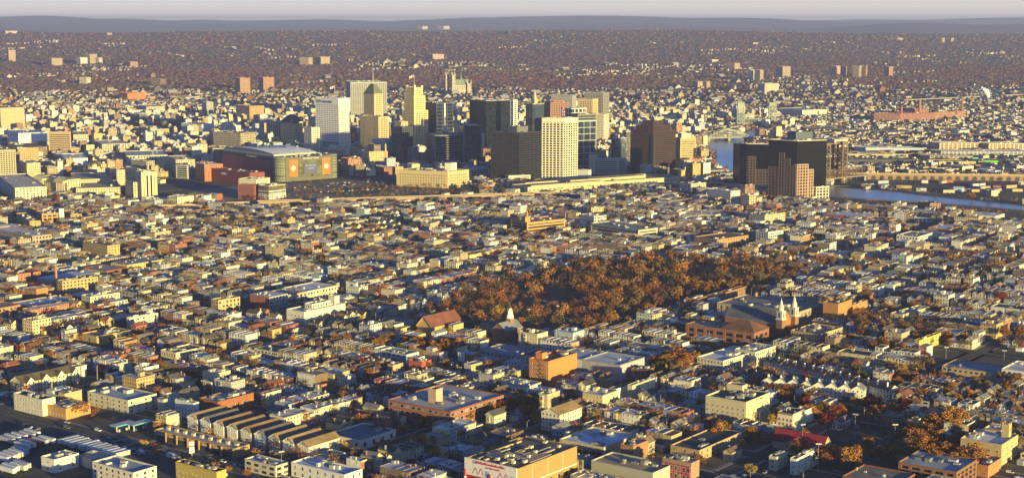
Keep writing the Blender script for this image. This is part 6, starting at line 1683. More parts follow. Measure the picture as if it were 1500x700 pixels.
def fabric(org, th, region, S=162.0, rng=R, scale=1.0, seed=0):
    U0, V0 = dirs(th)
    for ia in range(-31, 32):
        for ib in range(-31, 32):
            cc = org + U0 * (ia + .5) * S + V0 * (ib + .5) * S
            if not inview(cc, 260) and not inview(cc, 500, 60): continue
            if cc.y > 5200 or cc.y < 600: continue
            rr = random.Random(ia * 977 + ib * 131 + seed)
            along = rr.random() < .68
            ox, uu, vv = (org + U0 * ia * S + V0 * ib * S, U0, V0) if along else (org + U0 * (ia + 1) * S + V0 * ib * S, V0, -U0)
            for kb in range(3):
                a0, a1 = 5.5, S - 5.5
                b0 = kb * 54 + 5.5; b1 = b0 + 43
                if rr.random() < .12: a1 = a0 + (a1 - a0)  # full
                bc = ox + uu * (a0 + a1) / 2 + vv * (b0 + b1) / 2
                zone = region(bc)
                if not zone: continue
                quad = [ox + uu * a + vv * b for a, b in ((a0, b0), (a1, b0), (a1, b1), (a0, b1))]
                if bc.y < 2600:
                    PAVE.append(quad); YARD.append([ox + uu * a + vv * b for a, b in ((a0 + 3, b0 + 2.6), (a1 - 3, b0 + 2.6), (a1 - 3, b1 - 2.6), (a0 + 3, b1 - 2.6))])
                if bc.y < 1750:
                    for b_ in (b0 - 1.6, b1 + 1.6):
                        t = a0 + rr.uniform(0, 4)
                        while t < a1:
                            if rr.random() < .55: CARSP.append((ox + uu * t + vv * b_, uu))
                            t += rr.uniform(5.8, 8)
                    for t in np.arange(a0 + 10, a1, 38):
                        POLES.append((ox + uu * (t + rr.uniform(-4, 4)) + vv * (b0 + .6), uu, vv))
                if zone == 'big' or rr.random() < .07:
                    t = a0 + 3
                    while t < a1 - 20:
                        w_ = rr.uniform(24, 62)
                        w_ = min(w_, a1 - t - 2)
                        if rr.random() < .86:
                            d_ = rr.uniform(24, 38); hh = rr.choice([5, 6, 7, 8, 10, 12]) if zone != 'big' else rr.choice([6, 8, 10, 12, 15, 18, 24])
                            if w_ > 14: add('commercial_building', ox + uu * (t + w_ / 2) + vv * (b0 + 2 + d_ / 2), uu, vv, w_, d_, hh, -1)
                        t += w_ + rr.choice([.4, 2, 8])
                    continue
                for (bf, sg) in ((b0 + 2.6, 1), (b1 - 2.6, -1)):
                    t = a0 + 3
                    run = None; left = 0
                    while t < a1 - 8:
                        if left <= 0:
                            run = rr.choices(['rowhouse', 'gabled_house', 'apartment_building', 'commercial_building', 'gap'], {'mix': [44, 24, 13, 10, 4], 'low': [30, 24, 10, 24, 9], 'green': [32, 34, 9, 8, 14], 'town': [18, 6, 40, 32, 4]}[zone])[0]
                            left = {'rowhouse': rr.randint(2, 8), 'gabled_house': rr.randint(1, 5), 'apartment_building': 1, 'commercial_building': 1, 'gap': 1}[run]
                            rh = rr.choice([6.2, 6.6, 8.9, 9.3, 9.6]); rwc = rr.choices(WALLC, WW)[0]; rrc = rr.choices(ROOFC, RW)[0]; same = rr.random() < .5; rw = rr.uniform(5.0, 7.2); rd = rr.uniform(10.5, 15)
                        left -= 1
                        if run == 'gap':
                            w_ = rr.uniform(8, 18)
                            for _ in range(rr.randint(0, 2)): TREES.append((ox + uu * (t + w_ * rr.random()) + vv * (bf + sg * rr.uniform(3, 16)), rr.uniform(8, 14)))
                            t += w_; continue
                        extra = {}
                        if run == 'rowhouse':
                            w_, d_, hh = rw, rd, rh + rr.choice([0, 0, 0, .4, -.4, -2.6])
                            if same: extra = dict(wc=rwc, rc=rrc)
                        elif run == 'gabled_house':
                            w_, d_, hh = rr.uniform(5.6, 7.6), rr.uniform(11, 15), rr.choice([5.4, 6, 8])
                        elif run == 'apartment_building':
                            w_, d_, hh = rr.uniform(9, 20), rr.uniform(13, 18), rr.choice([9, 9.6, 12, 12.5]) if zone != 'town' else rr.choice([10, 13, 16, 20, 26])
                        else:
                            w_, d_, hh = rr.uniform(9, 28), rr.uniform(13, 20), rr.choice([4, 4.5, 5, 7, 7.5]) if zone != 'town' else rr.choice([6, 9, 13, 16])
                        if t + w_ > a1 - 2:
                            w_ = a1 - 2 - t
                            if w_ < 5: break
                        add(run, ox + uu * (t + w_ / 2) + vv * (bf + sg * d_ / 2), uu, vv, w_ - (.06 if run == 'rowhouse' else 0), d_, hh, -sg, **extra)
                        # back yard
                        if rr.random() < .42 and zone != 'town':
                            gw = rr.uniform(3, 6)
                            if gw < w_: add('garage', ox + uu * (t + w_ * rr.uniform(.35, .65)) + vv * (bf + sg * (d_ + 4.5 + rr.random() * 1.5)), uu, vv, gw, rr.uniform(4.5, 6), rr.uniform(2.6, 3.4), sg)
                        if rr.random() < {'mix': .27, 'low': .2, 'green': .6, 'town': .1}[zone]:
                            TREES.append((ox + uu * (t + w_ * rr.random()) + vv * (bf + sg * (d_ + rr.uniform(2, 9))), rr.uniform(7, 13)))
                        if rr.random() < {'mix': .15, 'low': .11, 'green': .32, 'town': .05}[zone]:
                            TREES.append((ox + uu * (t + w_ * .5) + vv * (bf - sg * 1.8), rr.uniform(6, 12)))
                        t += w_ + (0 if run == 'rowhouse' else rr.choice([.5, 1.2, 2.2, 3.5]) if run != 'commercial_building' else rr.choice([.3, 3, 9]))

def region_near(c):
    if c.y > 2560: return None
    x, y = proj(c[0], c[1], 0)
    if y < 262: return None
    if x > 1080 and y > 480: return 'green'
    if x > 1080 and y > 380: return 'green' if R.random() < .5 else 'mix'
    if x < 520 and y > 380: return 'low' if R.random() < .55 else 'mix'
    return 'mix'
def region_far(c):
    if c.y <= 2560 or c.y > 5000: return None
    x, y = proj(c[0], c[1], 0)
    if y > 260 and x < 1020: return None
    if x > 1200 and 204 < y < 300: return 'low'
    if x > 1200: return 'mix'
    if x < 1030 and y > 168: return 'town'
    return 'mix' if R.random() < .8 else 'town'
# keep the avenue at the lower left free
av0, av1 = ORG - AX * 420, ORG + AX * 300
mark(rect_poly(av0 - BX * 9, AX, BX, 720, 18), 9)
fabric(ORG, -37, region_near)
fabric(Vector(at(600, 255)), 30, region_far, seed=5)

def slab_mesh(name, quads, z, m, side=.13):
    V, Fc = [], []
    for q in quads:
        c = sum(q, Vector((0, 0))) / 4
        if occ(*c) == 9: continue
        a = sum(q[i][0] * q[(i + 1) % 4][1] - q[(i + 1) % 4][0] * q[i][1] for i in range(4))
        if a < 0: q = q[::-1]
        b = len(V); V += [(p.x, p.y, z) for p in q] + [(p.x, p.y, z - side) for p in q]
        Fc.append((b, b + 1, b + 2, b + 3)); Fc += [(b + i, b + 4 + i, b + 4 + (i + 1) % 4, b + (i + 1) % 4) for i in range(4)]
    me = bpy.data.meshes.new(name); me.from_pydata(V, [], Fc); me.materials.append(M[m]); o = bpy.data.objects.new(name, me); COL.objects.link(o); tag(o, kind='structure')
m, n, b = mat('concrete_paving')
n.links.new(ramp(n, noise(n, pos_vec(n), .4, 4), [(.3, (.16, .155, .145)), (.7, (.25, .24, .225))]), b.inputs['Base Color']); b.inputs['Roughness'].default_value = .9; M['pave'] = m
slab_mesh('pavement', PAVE, .13, 'pave'); slab_mesh('yard_ground', YARD, .16, 'yard', .03)
# avenue markings
mk = MB()
def strip(c, U, V, w_, d_): 
    q = [c + U * i * w_ / 2 + V * j * d_ / 2 for i, j in ((-1, -1), (1, -1), (1, 1), (-1, 1))]; mk.face([(*p, .02) for p in q], (.6, .58, .5))
for k in range(-60, 44): strip(ORG + AX * k * 7, AX, BX, 3.2, .16)
for k in range(-60, 44):
    for s_ in (-6.4, 6.4): strip(ORG + AX * (k * 7) + BX * s_, AX, BX, 6.9, .14)
for a_ in (-25, -12, 0, 13, 189, 201):
    for k in range(9): strip(ORG + AX * a_ + BX * (k - 4) * 1.5, AX, BX, 3.0, .55)
o = mk.build('road_markings'); tag(o, kind='structure')

# ---------------------------------------------------------------- building one fabric building
def fab(r, mb, rb, detail):
    """walls into mb, roof into rb. detail 0 = far, 1 = mid, 2 = near (windows are objects)"""
    p, U, V, w_, d_, h, fs = r['p'], r['U'], r['V'], r['w'], r['d'], r['h'], r['fs']
    col = jit2(r['wc'][1], r['seed']); rc = jit2(r['rc'][1], r['seed'] + 3)
    k = r['kind']; z0 = 0.1 if p[1] < 2600 else 0
    nf = max(1, round(h / 3.1)); sd = r['seed']
    rr = random.Random(int(sd * 1000))
    hu, hv = U * w_ / 2, V * d_ / 2
    q = [p - hu - hv, p + hu - hv, p + hu + hv, p - hu + hv]
    wp = (.17 + rr.random() * .07, .22 + rr.random() * .08, 0, sd)
    zero = (0, 0, 0, 0)
    if k == 'garage':
        for i in range(4): mb.quadwall(q[i], q[(i + 1) % 4], z0, h, col, 'facade', 0, 0, zero)
        rb.face([(*a, h + .01) for a in q], rc, 'roof'); return
    if k == 'commercial_building':
        nf = max(1, round(h / 4))
        wp = (.3, .2, 0, sd)
    sidew = rr.random() < .35
    sidec = jit2(WALLC[rr.choices(range(len(WALLC)), WW)[0]][1], sd) if rr.random() < .45 and k != 'gabled_house' else None
    for i in range(4):
        ln = w_ if i % 2 == 0 else d_
        has = (i % 2 == 0) or (sidew and k != 'rowhouse') or k == 'apartment_building' and rr.random() < .6
        if detail == 2 and k in ('rowhouse', 'gabled_house', 'apartment_building'): has = False
        if k == 'commercial_building' and rr.random() < .45: has = False
        fcol = col if i % 2 == 0 or not sidec else sidec
        mb.quadwall(q[i], q[(i + 1) % 4], z0, h, fcol, 'facade', max(1, round(ln / rr.choice([2.4, 2.8, 3.2] if k != 'commercial_building' else [4, 5.5]))) if has else 0, nf, wp if has else zero)
    if k == 'gabled_house':
        rise = min(w_, d_) * .36; ov = .4
        a, b = p - hv, p + hv
        mb.face([(*q[0], h), (*q[1], h), (*a, h + rise)], col, 'facade'); mb.face([(*q[2], h), (*q[3], h), (*b, h + rise)], col, 'facade')
        vo = V * ov; uo = U * ov; zo = h - ov * rise / (w_ / 2)
        for (e0, e1, r1, r0) in ((q[1] - vo + uo, q[2] + vo + uo, b + vo, a - vo), (q[3] + vo - uo, q[0] - vo - uo, a - vo, b + vo)):
            pts = [(*e0, zo + .1), (*e1, zo + .1), (*r1, h + rise + .1), (*r0, h + rise + .1)]
            rb.face(pts, rc, 'roof')
            if detail:
                lo = [(x, y, z - .18) for x, y, z in pts]
                for i in range(4): rb.face([lo[i], lo[(i + 1) % 4], pts[(i + 1) % 4], pts[i]], tuple(min(.75, c * 1.2) for c in col), 'trim')
        return rise
    if detail:
        pe = .7 if k != 'rowhouse' else .35
        rb.face([(*(p + U * i * (w_ / 2 - .25) + V * j * (d_ / 2 - .25)), h - .12 if not (k == 'rowhouse') else h - .1 - .5 * (j * -fs > 0) * 0) for i, j in ((-1, -1), (1, -1), (1, 1), (-1, 1))], rc, 'roof')
        pcx = tuple(c * .75 for c in col) if rr.random() < .7 else (.3, .29, .27)
        if rr.random() < (.3 if k == 'rowhouse' else .75): rb.parapet(p, U, V, w_ + .1, d_ + .1, h - .25, pe + .25, pcx, .3)
        if k in ('rowhouse', 'apartment_building'):
            rb.box(p + V * (fs * (d_ / 2 + .28)), U, V, w_ - .1, .55, h - .55, h + pe - .06, (.5, .46, .38) if rr.random() < .4 else (.25, .17, .12), 'trim', bottom=True)
    else:
        rb.face([(*a, h) for a in q], rc, 'roof')
        if k in ('apartment_building', 'commercial_building') and rr.random() < .8:
            for _ in range(rr.randint(1, 3)):
                s_ = rr.uniform(2, 6); rb.box(p + U * rr.uniform(-.3, .3) * w_ + V * rr.uniform(-.3, .3) * d_, U, V, s_, s_ * .7, h, h + rr.uniform(1, 3.5), (.5, .46, .38))
        elif rr.random() < .5:
            rb.box(p + U * (w_ / 2 - 1) + V * rr.uniform(-.3, .3) * d_, U, V, .9, .9, h, h + 1.5, (.35, .2, .14))
    return 0
def jit2(c, s):
    rr = random.Random(int(s * 7919)); k = 1 + rr.uniform(-.14, .14)
    return tuple(max(.01, min(.8, x * k * (1 + rr.uniform(-.04, .04)))) for x in c)

by = {}
for r in RECS:
    by.setdefault(r['kind'], []).append(r)
IND = []
for k, L_ in by.items():
    L_.sort(key=lambda r: r['dist'] / (1 + .02 * (r['w'] * r['h']) ** .5) if inview(r['p'], 6, r['h']) else 1e9 + r['dist'])
    nq = 292
    IND += L_[:nq]
    rest = L_[nq:]
    mb = MB()
    for r in rest:
        if not inview(r['p'], 40, r['h']): continue
        fab(r, mb, mb, 1 if r['dist'] < 1900 and k != 'garage' else 0)
    if mb.f:
        o = mb.build({'rowhouse': 'distant_rowhouses', 'gabled_house': 'distant_gabled_houses', 'apartment_building': 'distant_apartment_buildings', 'commercial_building': 'distant_commercial_buildings', 'garage': 'distant_garages'}[k])
        tag(o, 'countless %ss packed across the city beyond the nearer streets' % k.replace('_', ' '), 'city fabric', kind='stuff')

NUMW = {1: 'one', 2: 'two', 3: 'three', 4: 'four', 5: 'five', 6: 'six', 7: 'seven', 8: 'eight'}
TOLABEL = []
for r in IND:
    k = r['kind']; p = r['p']; org = (p.x, p.y, 0)
    e = empty(k, org)
    near = r['dist'] < 1290 and k in ('rowhouse', 'gabled_house', 'apartment_building')
    wall, roof = MB(org), MB(org)
    fab(r, wall, roof, 2 if near else 1)
    wo_ = wall.build('wall', e); ro_ = roof.build('roof', e)
    rr = random.Random(int(r['seed'] * 500))
    U, V, w_, d_, h, fs = r['U'], r['V'], r['w'], r['d'], r['h'], r['fs']
    if k != 'garage':
        if rr.random() < .8:
            c = MB(org); q = p + U * rr.choice([-1, 1]) * (w_ / 2 - .9) + V * rr.uniform(-.35, .35) * d_
            hh = h + (1.6 if k != 'gabled_house' else w_ * .3 + .8)
            c.box(q, U, V, .8, .9, h - .2, hh, rr.choice([(.3, .13, .08), (.5, .45, .38), (.2, .15, .12)])); c.box(q, U, V, .95, 1.05, hh, hh + .15, (.4, .38, .34)); c.build('chimney', ro_)
    if k in ('rowhouse', 'apartment_building', 'commercial_building'):
        for _ in range(rr.randint(0, 1) if k == 'rowhouse' else rr.randint(2, 5)):
            c = MB(org); s_ = rr.uniform(.9, 2.4); q = p + U * rr.uniform(-.36, .36) * w_ + V * rr.uniform(-.36, .36) * d_; g = rr.choice([(.55, .53, .48), (.3, .3, .3), (.45, .4, .3)])
            c.box(q, U, V, s_, s_ * .8, h - .1, h + rr.uniform(.7, 1.8), g); c.build('rooftop_unit', ro_)
    if k == 'apartment_building' and rr.random() < .6:
        c = MB(org); q = p + U * rr.uniform(-.25, .25) * w_ + V * rr.uniform(-.2, .2) * d_; c.box(q, U, V, 3.2, 4, h - .1, h + 2.8, jit2(r['wc'][1], r['seed'])); c.build('stair_house', ro_)
    if near:
        nf = max(1, int(h / 3.05))
        fc = (.72, .7, .66) if rr.random() < .7 else (.2, .18, .15)
        zs = [1.1 + i * 3.05 for i in range(nf)]
        for (nrm, dirv, ln, dep) in ((-V, U, w_, d_), (V, -U, w_, d_), (U, V, d_, w_), (-U, -V, d_, w_)):
            if nrm[1] > .1: continue
            blank = (abs(nrm.dot(U)) > .5) and (k == 'rowhouse' or rr.random() < .3)
            if blank and rr.random() < .7: continue
            n_ = max(1, int(ln / (2.5 if not blank else 5)))
            s0 = p + nrm * dep / 2 - dirv * ln / 2
            nwin(e, org, s0, dirv, nrm, [ln * (i + .5) / n_ for i in range(n_)], zs[(1 if blank else 0):], .95, 1.5, fc)
        if rr.random() < .5 and k != 'apartment_building':
            c = MB(org); q = p - V * fs * (d_ / 2 + 1.9) + U * rr.uniform(-.12, .12) * w_; hh_ = min(h - 1, rr.choice([3.1, 5.8]))
            c.box(q, U, V, w_ * .62, 3.7, .1, hh_, jit2(r['wc'][1], r['seed'] + 9), 'facade', top=(.15, .15, .16), topm='roof', win=(2, 1, max(1, round(hh_ / 3)), (.18, .22, 0, 1))); c.build('rear_extension', e)
        if rr.random() < .4:
            c = MB(org); q = p + V * fs * (d_ / 2 + .45) - U * w_ * .16; c.box(q, U, V, min(2.6, w_ * .4), .9, 2.8, h - .7, jit2(r['wc'][1], r['seed'] + 5), 'facade', bottom=True, win=(1, 1, max(1, nf - 1), (.32, .28, 0, 2))); c.build('bay_window', e)
        elif rr.random() < .5:
            c = MB(org); q = p + V * fs * (d_ / 2 + .9); c.box(q, U, V, w_ * .8, 1.8, 2.7, 2.9, (.2, .19, .18), bottom=True)
            for i in (-.38, .38): c.box(q + U * w_ * i + V * fs * .75, U, V, .15, .15, .1, 2.7, (.6, .58, .52))
            c.build('porch', e)
        c = MB(org); q = p + V * fs * (d_ / 2 + .05) + U * (w_ * .28); c.box(q, U, V, 1.0, .1, .1, 2.2, rr.choice([(.1, .05, .03), (.5, .5, .5), (.15, .02, .02)])); c.build('door', e)
    noun = {'rowhouse': 'rowhouse', 'gabled_house': 'gabled house', 'apartment_building': 'apartment building', 'commercial_building': 'warehouse', 'garage': 'garage'}[k]
    st_ = NUMW.get(max(1, int(h / 3.05)), 'tall') + '-storey '
    e['category'] = {'rowhouse': 'rowhouse', 'gabled_house': 'house', 'apartment_building': 'apartment building', 'commercial_building': 'commercial building', 'garage': 'garage'}[k]
    e['group'] = {'rowhouse': 'rowhouses along the streets', 'gabled_house': 'gabled houses along the streets', 'apartment_building': 'apartment buildings among the houses', 'commercial_building': 'shops and warehouses among the houses', 'garage': 'backyard garages'}[k]
    TOLABEL.append((e, r['wc'][0] + ' ' + ('' if k == 'garage' else st_) + noun + ' with ' + r['rc'][0] + ' roof', r['s']))

# real windows, one object each, linked copies of one frame and one pane
def win_proto():
    m_ = MB()
    X, Z = Vector((1, 0)), Vector((0, 1))
    for (cx, cz, w_, h_) in ((0, .04, 1.0, .08), (0, .96, 1.0, .08), (-.45, .5, .1, .84), (.45, .5, .1, .84), (0, .5, .8, .05)):
        y0, y1 = -.07, .05
        m_.face([(cx - w_ / 2, y0, cz - h_ / 2), (cx + w_ / 2, y0, cz - h_ / 2), (cx + w_ / 2, y0, cz + h_ / 2), (cx - w_ / 2, y0, cz + h_ / 2)], (1, 1, 1), 'frame')
        m_.face([(cx - w_ / 2, y0, cz + h_ / 2), (cx + w_ / 2, y0, cz + h_ / 2), (cx + w_ / 2, y1, cz + h_ / 2), (cx - w_ / 2, y1, cz + h_ / 2)], (1, 1, 1), 'frame')
        m_.face([(cx - w_ / 2, y1, cz - h_ / 2), (cx + w_ / 2, y1, cz - h_ / 2), (cx + w_ / 2, y0, cz - h_ / 2), (cx - w_ / 2, y0, cz - h_ / 2)], (1, 1, 1), 'frame')
        for s_ in (-1, 1):
            x_ = cx + s_ * w_ / 2
            pts = [(x_, y0, cz - h_ / 2), (x_, y1, cz - h_ / 2), (x_, y1, cz + h_ / 2), (x_, y0, cz + h_ / 2)]
            m_.face(pts if s_ > 0 else pts[::-1], (1, 1, 1), 'frame')
    m_.face([(-.4, 0, .08), (.4, 0, .08), (.4, 0, .92), (-.4, 0, .92)], (1, 1, 1), 'pane')
    return m_.mesh('window')
WM = win_proto()
NLIST.sort(key=lambda t: t[2].length)
cnt = {}
for (parent, org, q, z, d, nrm, w_, h_, col) in NLIST:
    if proj(q[0], q[1], z)[0] < -40 or proj(q[0], q[1], z)[0] > 1540: continue
    cnt[parent.name] = cnt.get(parent.name, 0) + 1
    if cnt[parent.name] > 98: continue
    o = bpy.data.objects.new('window', WM); COL.objects.link(o); o.parent = parent
    o.color = (*col, 1)
    o.matrix_local = Matrix(((d[0] * w_, -nrm[0], 0, q[0] - org[0]), (d[1] * w_, -nrm[1], 0, q[1] - org[1]), (0, 0, h_, z - org[2]), (0, 0, 0, 1)))
print('windows', sum(cnt.values()), 'recs', {k: len(v) for k, v in by.items()})

# ---------------------------------------------------------------- trees
def leaf_cloud(lobes, n_, size, rr):
    V, Fc, C_ = [], [], []
    tot = sum(l[3] ** 2 for l in lobes)
    for (x, y, z, r_) in lobes:
        for _ in range(int(n_ * r_ * r_ / tot)):
            d = Vector((rr.gauss(0, 1), rr.gauss(0, 1), rr.gauss(0, 1) * .85)).normalized()
            rad = r_ * rr.uniform(.55, 1.08)
            c = Vector((x, y, z)) + d * rad
            u = Vector((rr.gauss(0, 1), rr.gauss(0, 1), rr.gauss(0, 1))).normalized(); v = u.orthogonal().normalized(); w_ = u.cross(v)
            s = size * rr.uniform(.5, 1.2)
            i = len(V); V += [tuple(c + v * s), tuple(c + w_ * s * .8), tuple(c - v * s * .9), tuple(c - w_ * s * .7)]
            Fc.append((i, i + 1, i + 2, i + 3)); g = rr.uniform(.65, 1.3); C_.append((g, g * rr.uniform(.88, 1.05), g * rr.uniform(.8, 1.1), 1))
    return V, Fc, C_
def tree_proto(seed, n_=1150, size=.034):
    """unit-height tree"""
    rr = random.Random(seed)
    lob = []
    nl = rr.randint(9, 13)
    for i in range(nl):
        a = i * 2.4 + rr.random(); rad = rr.uniform(.10, .29); z = rr.uniform(.42, .85)
        lob.append((math.cos(a) * rad, math.sin(a) * rad, z, rr.uniform(.09, .16)))
    lob.append((0, 0, .72, .19))
    V, Fc, C_ = leaf_cloud(lob, n_, size, rr)
    me = bpy.data.meshes.new('crown'); me.from_pydata(V, [], Fc); me.materials.append(M['leaf'])
    a = me.attributes.new('Col', 'FLOAT_COLOR', 'FACE'); a.data.foreach_set('color', np.array(C_, 'f').ravel())
    t = MB(); br = (.06, .045, .035)
    t.cyl((0, 0), .028, .018, 0, .38, br, 6, 'bark')
    for l in lob[:8]:
        t.bar((0, 0, .25 + rr.random() * .12), (l[0], l[1], l[2]), .014, br, 'bark')
        for _ in range(3):
            t.bar((l[0] * .7, l[1] * .7, .3 + (l[2] - .3) * .7), (l[0] + rr.uniform(-.12, .12), l[1] + rr.uniform(-.12, .12), l[2] + rr.uniform(0, .14)), .006, br, 'bark')
    return me, t.mesh('trunk')
PROT = [tree_proto(s) for s in range(7)] + [tree_proto(50 + s, 520, .03) for s in range(3)]
TC = [('rust-brown', (.29, .12, .035)), ('orange-brown', (.38, .18, .045)), ('dull brown', (.22, .135, .055)), ('golden', (.42, .27, .03)), ('dark red', (.20, .028, .022)), ('olive-green', (.10, .11, .03)), ('grey-brown bare', (.15, .10, .065))]
TL = []
# the park, jittered grid
pp = np.array(prk); x0, y0 = pp.min(0); x1, y1 = pp.max(0)
rp = random.Random(3)
yy = y0
while yy < y1:
    xx = x0 + rp.uniform(0, 12)
    while xx < x1:
        px_, py_ = xx + rp.uniform(-4, 4), yy + rp.uniform(-4, 4)
        if occ(px_, py_) == 2:
            sx, sy = proj(px_, py_, 0)
            hole = (755 < sx < 848 and 428 < sy < 468) or (1010 < sx < 1060 and 400 < sy < 412)
            if rp.random() < .92 and (not hole or rp.random() < .2) and 600 < sx < 1180 and sy < 500:
                TL.append((Vector((px_, py_)), rp.uniform(9, 18.5), rp.choices([0, 1, 2, 6, 3, 5], [34, 18, 24, 20, 2, 4])[0], 'park'))
        xx += 13.4
    yy += 13.4
for (x, y, h, c) in [(852, 532, 11, 3), (1008, 470, 11, 3), (1026, 468, 10, 3), (965, 548, 12, 5), (980, 545, 16, 1), (1000, 543, 17, 0), (1015, 540, 15, 1), (990, 552, 14, 2), (640, 520, 14, 1), (655, 522, 15, 0), (672, 515, 13, 1), (628, 516, 12, 0), (610, 512, 12, 0), (570, 505, 12, 0), (560, 510, 13, 2),
                     (1213, 634, 15, 4), (1325, 612, 15, 4), (1310, 610, 12, 4), (1278, 606, 11, 4), (1275, 600, 12, 4), (1345, 665, 16, 0), (1360, 672, 15, 0), (1372, 660, 15, 1), (1385, 680, 16, 0), (1395, 665, 14, 2), (1405, 690, 13, 1), (1420, 688, 11, 1), (1335, 690, 12, 0), (1350, 694, 13, 2), (1370, 692, 15, 0), (1390, 698, 14, 1),
                     (1241, 690, 17, 1), (1250, 685, 15, 1), (1180, 682, 12, 1), (1190, 680, 12, 0), (1290, 676, 11, 1), (1050, 645, 13, 1), (1060, 640, 12, 2), (1098, 700, 10, 3), (1100, 645, 11, 1), (700, 612, 11, 0), (720, 612, 12, 1), (735, 608, 12, 0), (750, 602, 12, 1), (765, 600, 11, 2), (690, 620, 10, 1), (760, 590, 11, 0),
                     (620, 625, 9, 0), (635, 622, 9, 1), (655, 540, 9, 0), (1280, 520, 14, 0), (1295, 515, 13, 2), (1310, 520, 13, 6), (1265, 500, 14, 0), (1290, 490, 13, 2), (1305, 500, 12, 0), (1320, 560, 13, 1), (1335, 565, 12, 0), (1300, 555, 11, 2), (1362, 545, 13, 2), (1345, 545, 12, 6), (1255, 555, 12, 5), (1263, 560, 10, 5),
                     (1390, 590, 12, 1), (1400, 600, 12, 0), (1420, 590, 11, 1), (1465, 445, 14, 4), (1465, 350, 9, 4), (1400, 420, 10, 0), (1420, 470, 12, 4), (1240, 420, 13, 0), (1255, 430, 12, 1), (1270, 440, 12, 2), (1225, 410, 12, 0), (1360, 380, 12, 0), (560, 665, 10, 1), (568, 672, 9, 3), (552, 640, 10, 0), (590, 640, 9, 1),
                     (230, 672, 7, 1), (212, 656, 6, 3), (335, 695, 6, 1), (362, 700, 6, 1), (165, 555, 10, 4), (150, 548, 9, 1), (820, 595, 10, 0), (835, 590, 11, 1), (850, 600, 10, 1), (785, 620, 9, 1), (800, 590, 9, 2), (890, 600, 9, 2), (1180, 600, 10, 2), (1190, 615, 12, 1), (1205, 610, 11, 0), (1240, 610, 10, 5), (1370, 630, 12, 5),
                     (1410, 640, 10, 2), (760, 600, 10, 3), (445, 520, 8, 4), (420, 525, 8, 4), (540, 555, 9, 0), (555, 545, 9, 1), (480, 430, 9, 1), (520, 400, 10, 0), (535, 395, 9, 1), (485, 395, 10, 2), (250, 445, 9, 4), (265, 440, 8, 4), (350, 360, 9, 1), (645, 368, 9, 1), (660, 365, 9, 0), (735, 360, 9, 1)]:
    TL.append((Vector(at(x, y)), h, c, 'manual'))
for (poly, n_, hs, cs_) in (([(1335, 640), (1400, 625), (1430, 680), (1425, 694), (1335, 694)], 22, (12, 18), (0, 1, 2)), ([(955, 535), (1025, 530), (1030, 548), (960, 552)], 12, (12, 16), (0, 1)), ([(1120, 560), (1190, 575), (1180, 595), (1110, 590)], 12, (8, 12), (0, 2, 6)), ([(590, 508), (665, 512), (660, 528), (590, 520)], 10, (10, 14), (0, 1)),
                          ([(690, 600), (800, 592), (770, 618), (680, 622)], 16, (8, 12), (0, 1, 2)), ([(1150, 590), (1300, 600), (1300, 622), (1160, 618)], 18, (8, 13), (0, 1, 2, 4)), ([(1255, 470), (1330, 480), (1340, 530), (1270, 530)], 24, (9, 14), (0, 2, 6)), ([(1330, 480), (1500, 490), (1500, 512), (1340, 510)], 22, (8, 13), (0, 2, 6)),
                          ([(1150, 655), (1200, 650), (1260, 690), (1180, 690)], 10, (10, 14), (0, 1)), ([(1270, 660), (1330, 670), (1320, 690), (1260, 690)], 6, (9, 12), (1, 2)), ([(480, 505), (560, 500), (570, 516), (490, 518)], 8, (8, 12), (0, 2)), ([(1380, 560), (1500, 560), (1500, 600), (1380, 600)], 16, (8, 13), (0, 2, 1)), ([(1290, 540), (1370, 540), (1360, 575), (1300, 575)], 12, (9, 14), (0, 2, 6)), ([(380, 650 + 22), (480, 690), (470, 700), (380, 690)], 8, (5, 8), (1, 0))):
    pg_ = [at(*q) for q in poly]; xs_, ys_ = zip(*pg_); k = 0; g_ = 0
    while k < n_ and g_ < 4000:
        g_ += 1
        x, y = rp.uniform(min(xs_), max(xs_)), rp.uniform(min(ys_), max(ys_)); ins = False
        for i in range(len(pg_)):
            (ax, ay), (bx, by) = pg_[i], pg_[(i + 1) % len(pg_)]
            if (ay > y) != (by > y) and x < (bx - ax) * (y - ay) / (by - ay) + ax: ins = not ins
        if ins and occ(x, y) != 3: TL.append((Vector((x, y)), rp.uniform(*hs), rp.choice(cs_), 'manual')); k += 1
for (x, y) in [(560, 278), (572, 276), (584, 277), (598, 278), (605, 279)]:
    TL.append((Vector(at(x, y)), 7, 4, 'manual'))
for p, h in TREES:
    if not inview(p, 40): continue
    if occ(*p) == 9 or occ(*p) == 3: continue
    x, y = proj(p[0], p[1], 0)
    TL.append((p, h, R.choices([0, 1, 2, 3, 4, 5, 6], [28, 22, 22, 3, 4, 7, 14])[0], 'street'))
for _ in range(950):                       # river banks and railway edges
    x, y = R.choice([(R.uniform(990, 1050), R.uniform(215, 250)), (R.uniform(380, 830), R.uniform(276, 300)), (R.uniform(430, 700), R.uniform(268, 292)), (R.uniform(100, 180), R.uniform(286, 300)), (R.uniform(120, 260), R.uniform(195, 232)), (R.uniform(100, 330), R.uniform(300, 318))])
    p = Vector(at(x, y))
    if occ(*p) not in (3,) : 
        if occ(*p) == 9 and not (x < 1060): continue
        TL.append((p, R.uniform(4, 9), R.choice([0, 1, 2, 2, 6]), 'street'))
for _ in range(260):
    x = R.uniform(1225, 1500); TL.append((Vector(at(x, R.choice([R.uniform(258, 266), 268 + (x - 1225) * .1 + R.uniform(-2, 4), 292 + (x - 1225) * .075 + R.uniform(0, 5)]))), R.uniform(2.5, 6), R.choice([2, 6, 5, 1]), 'street'))
TL = [t for t in TL if inview(t[0], 10)]
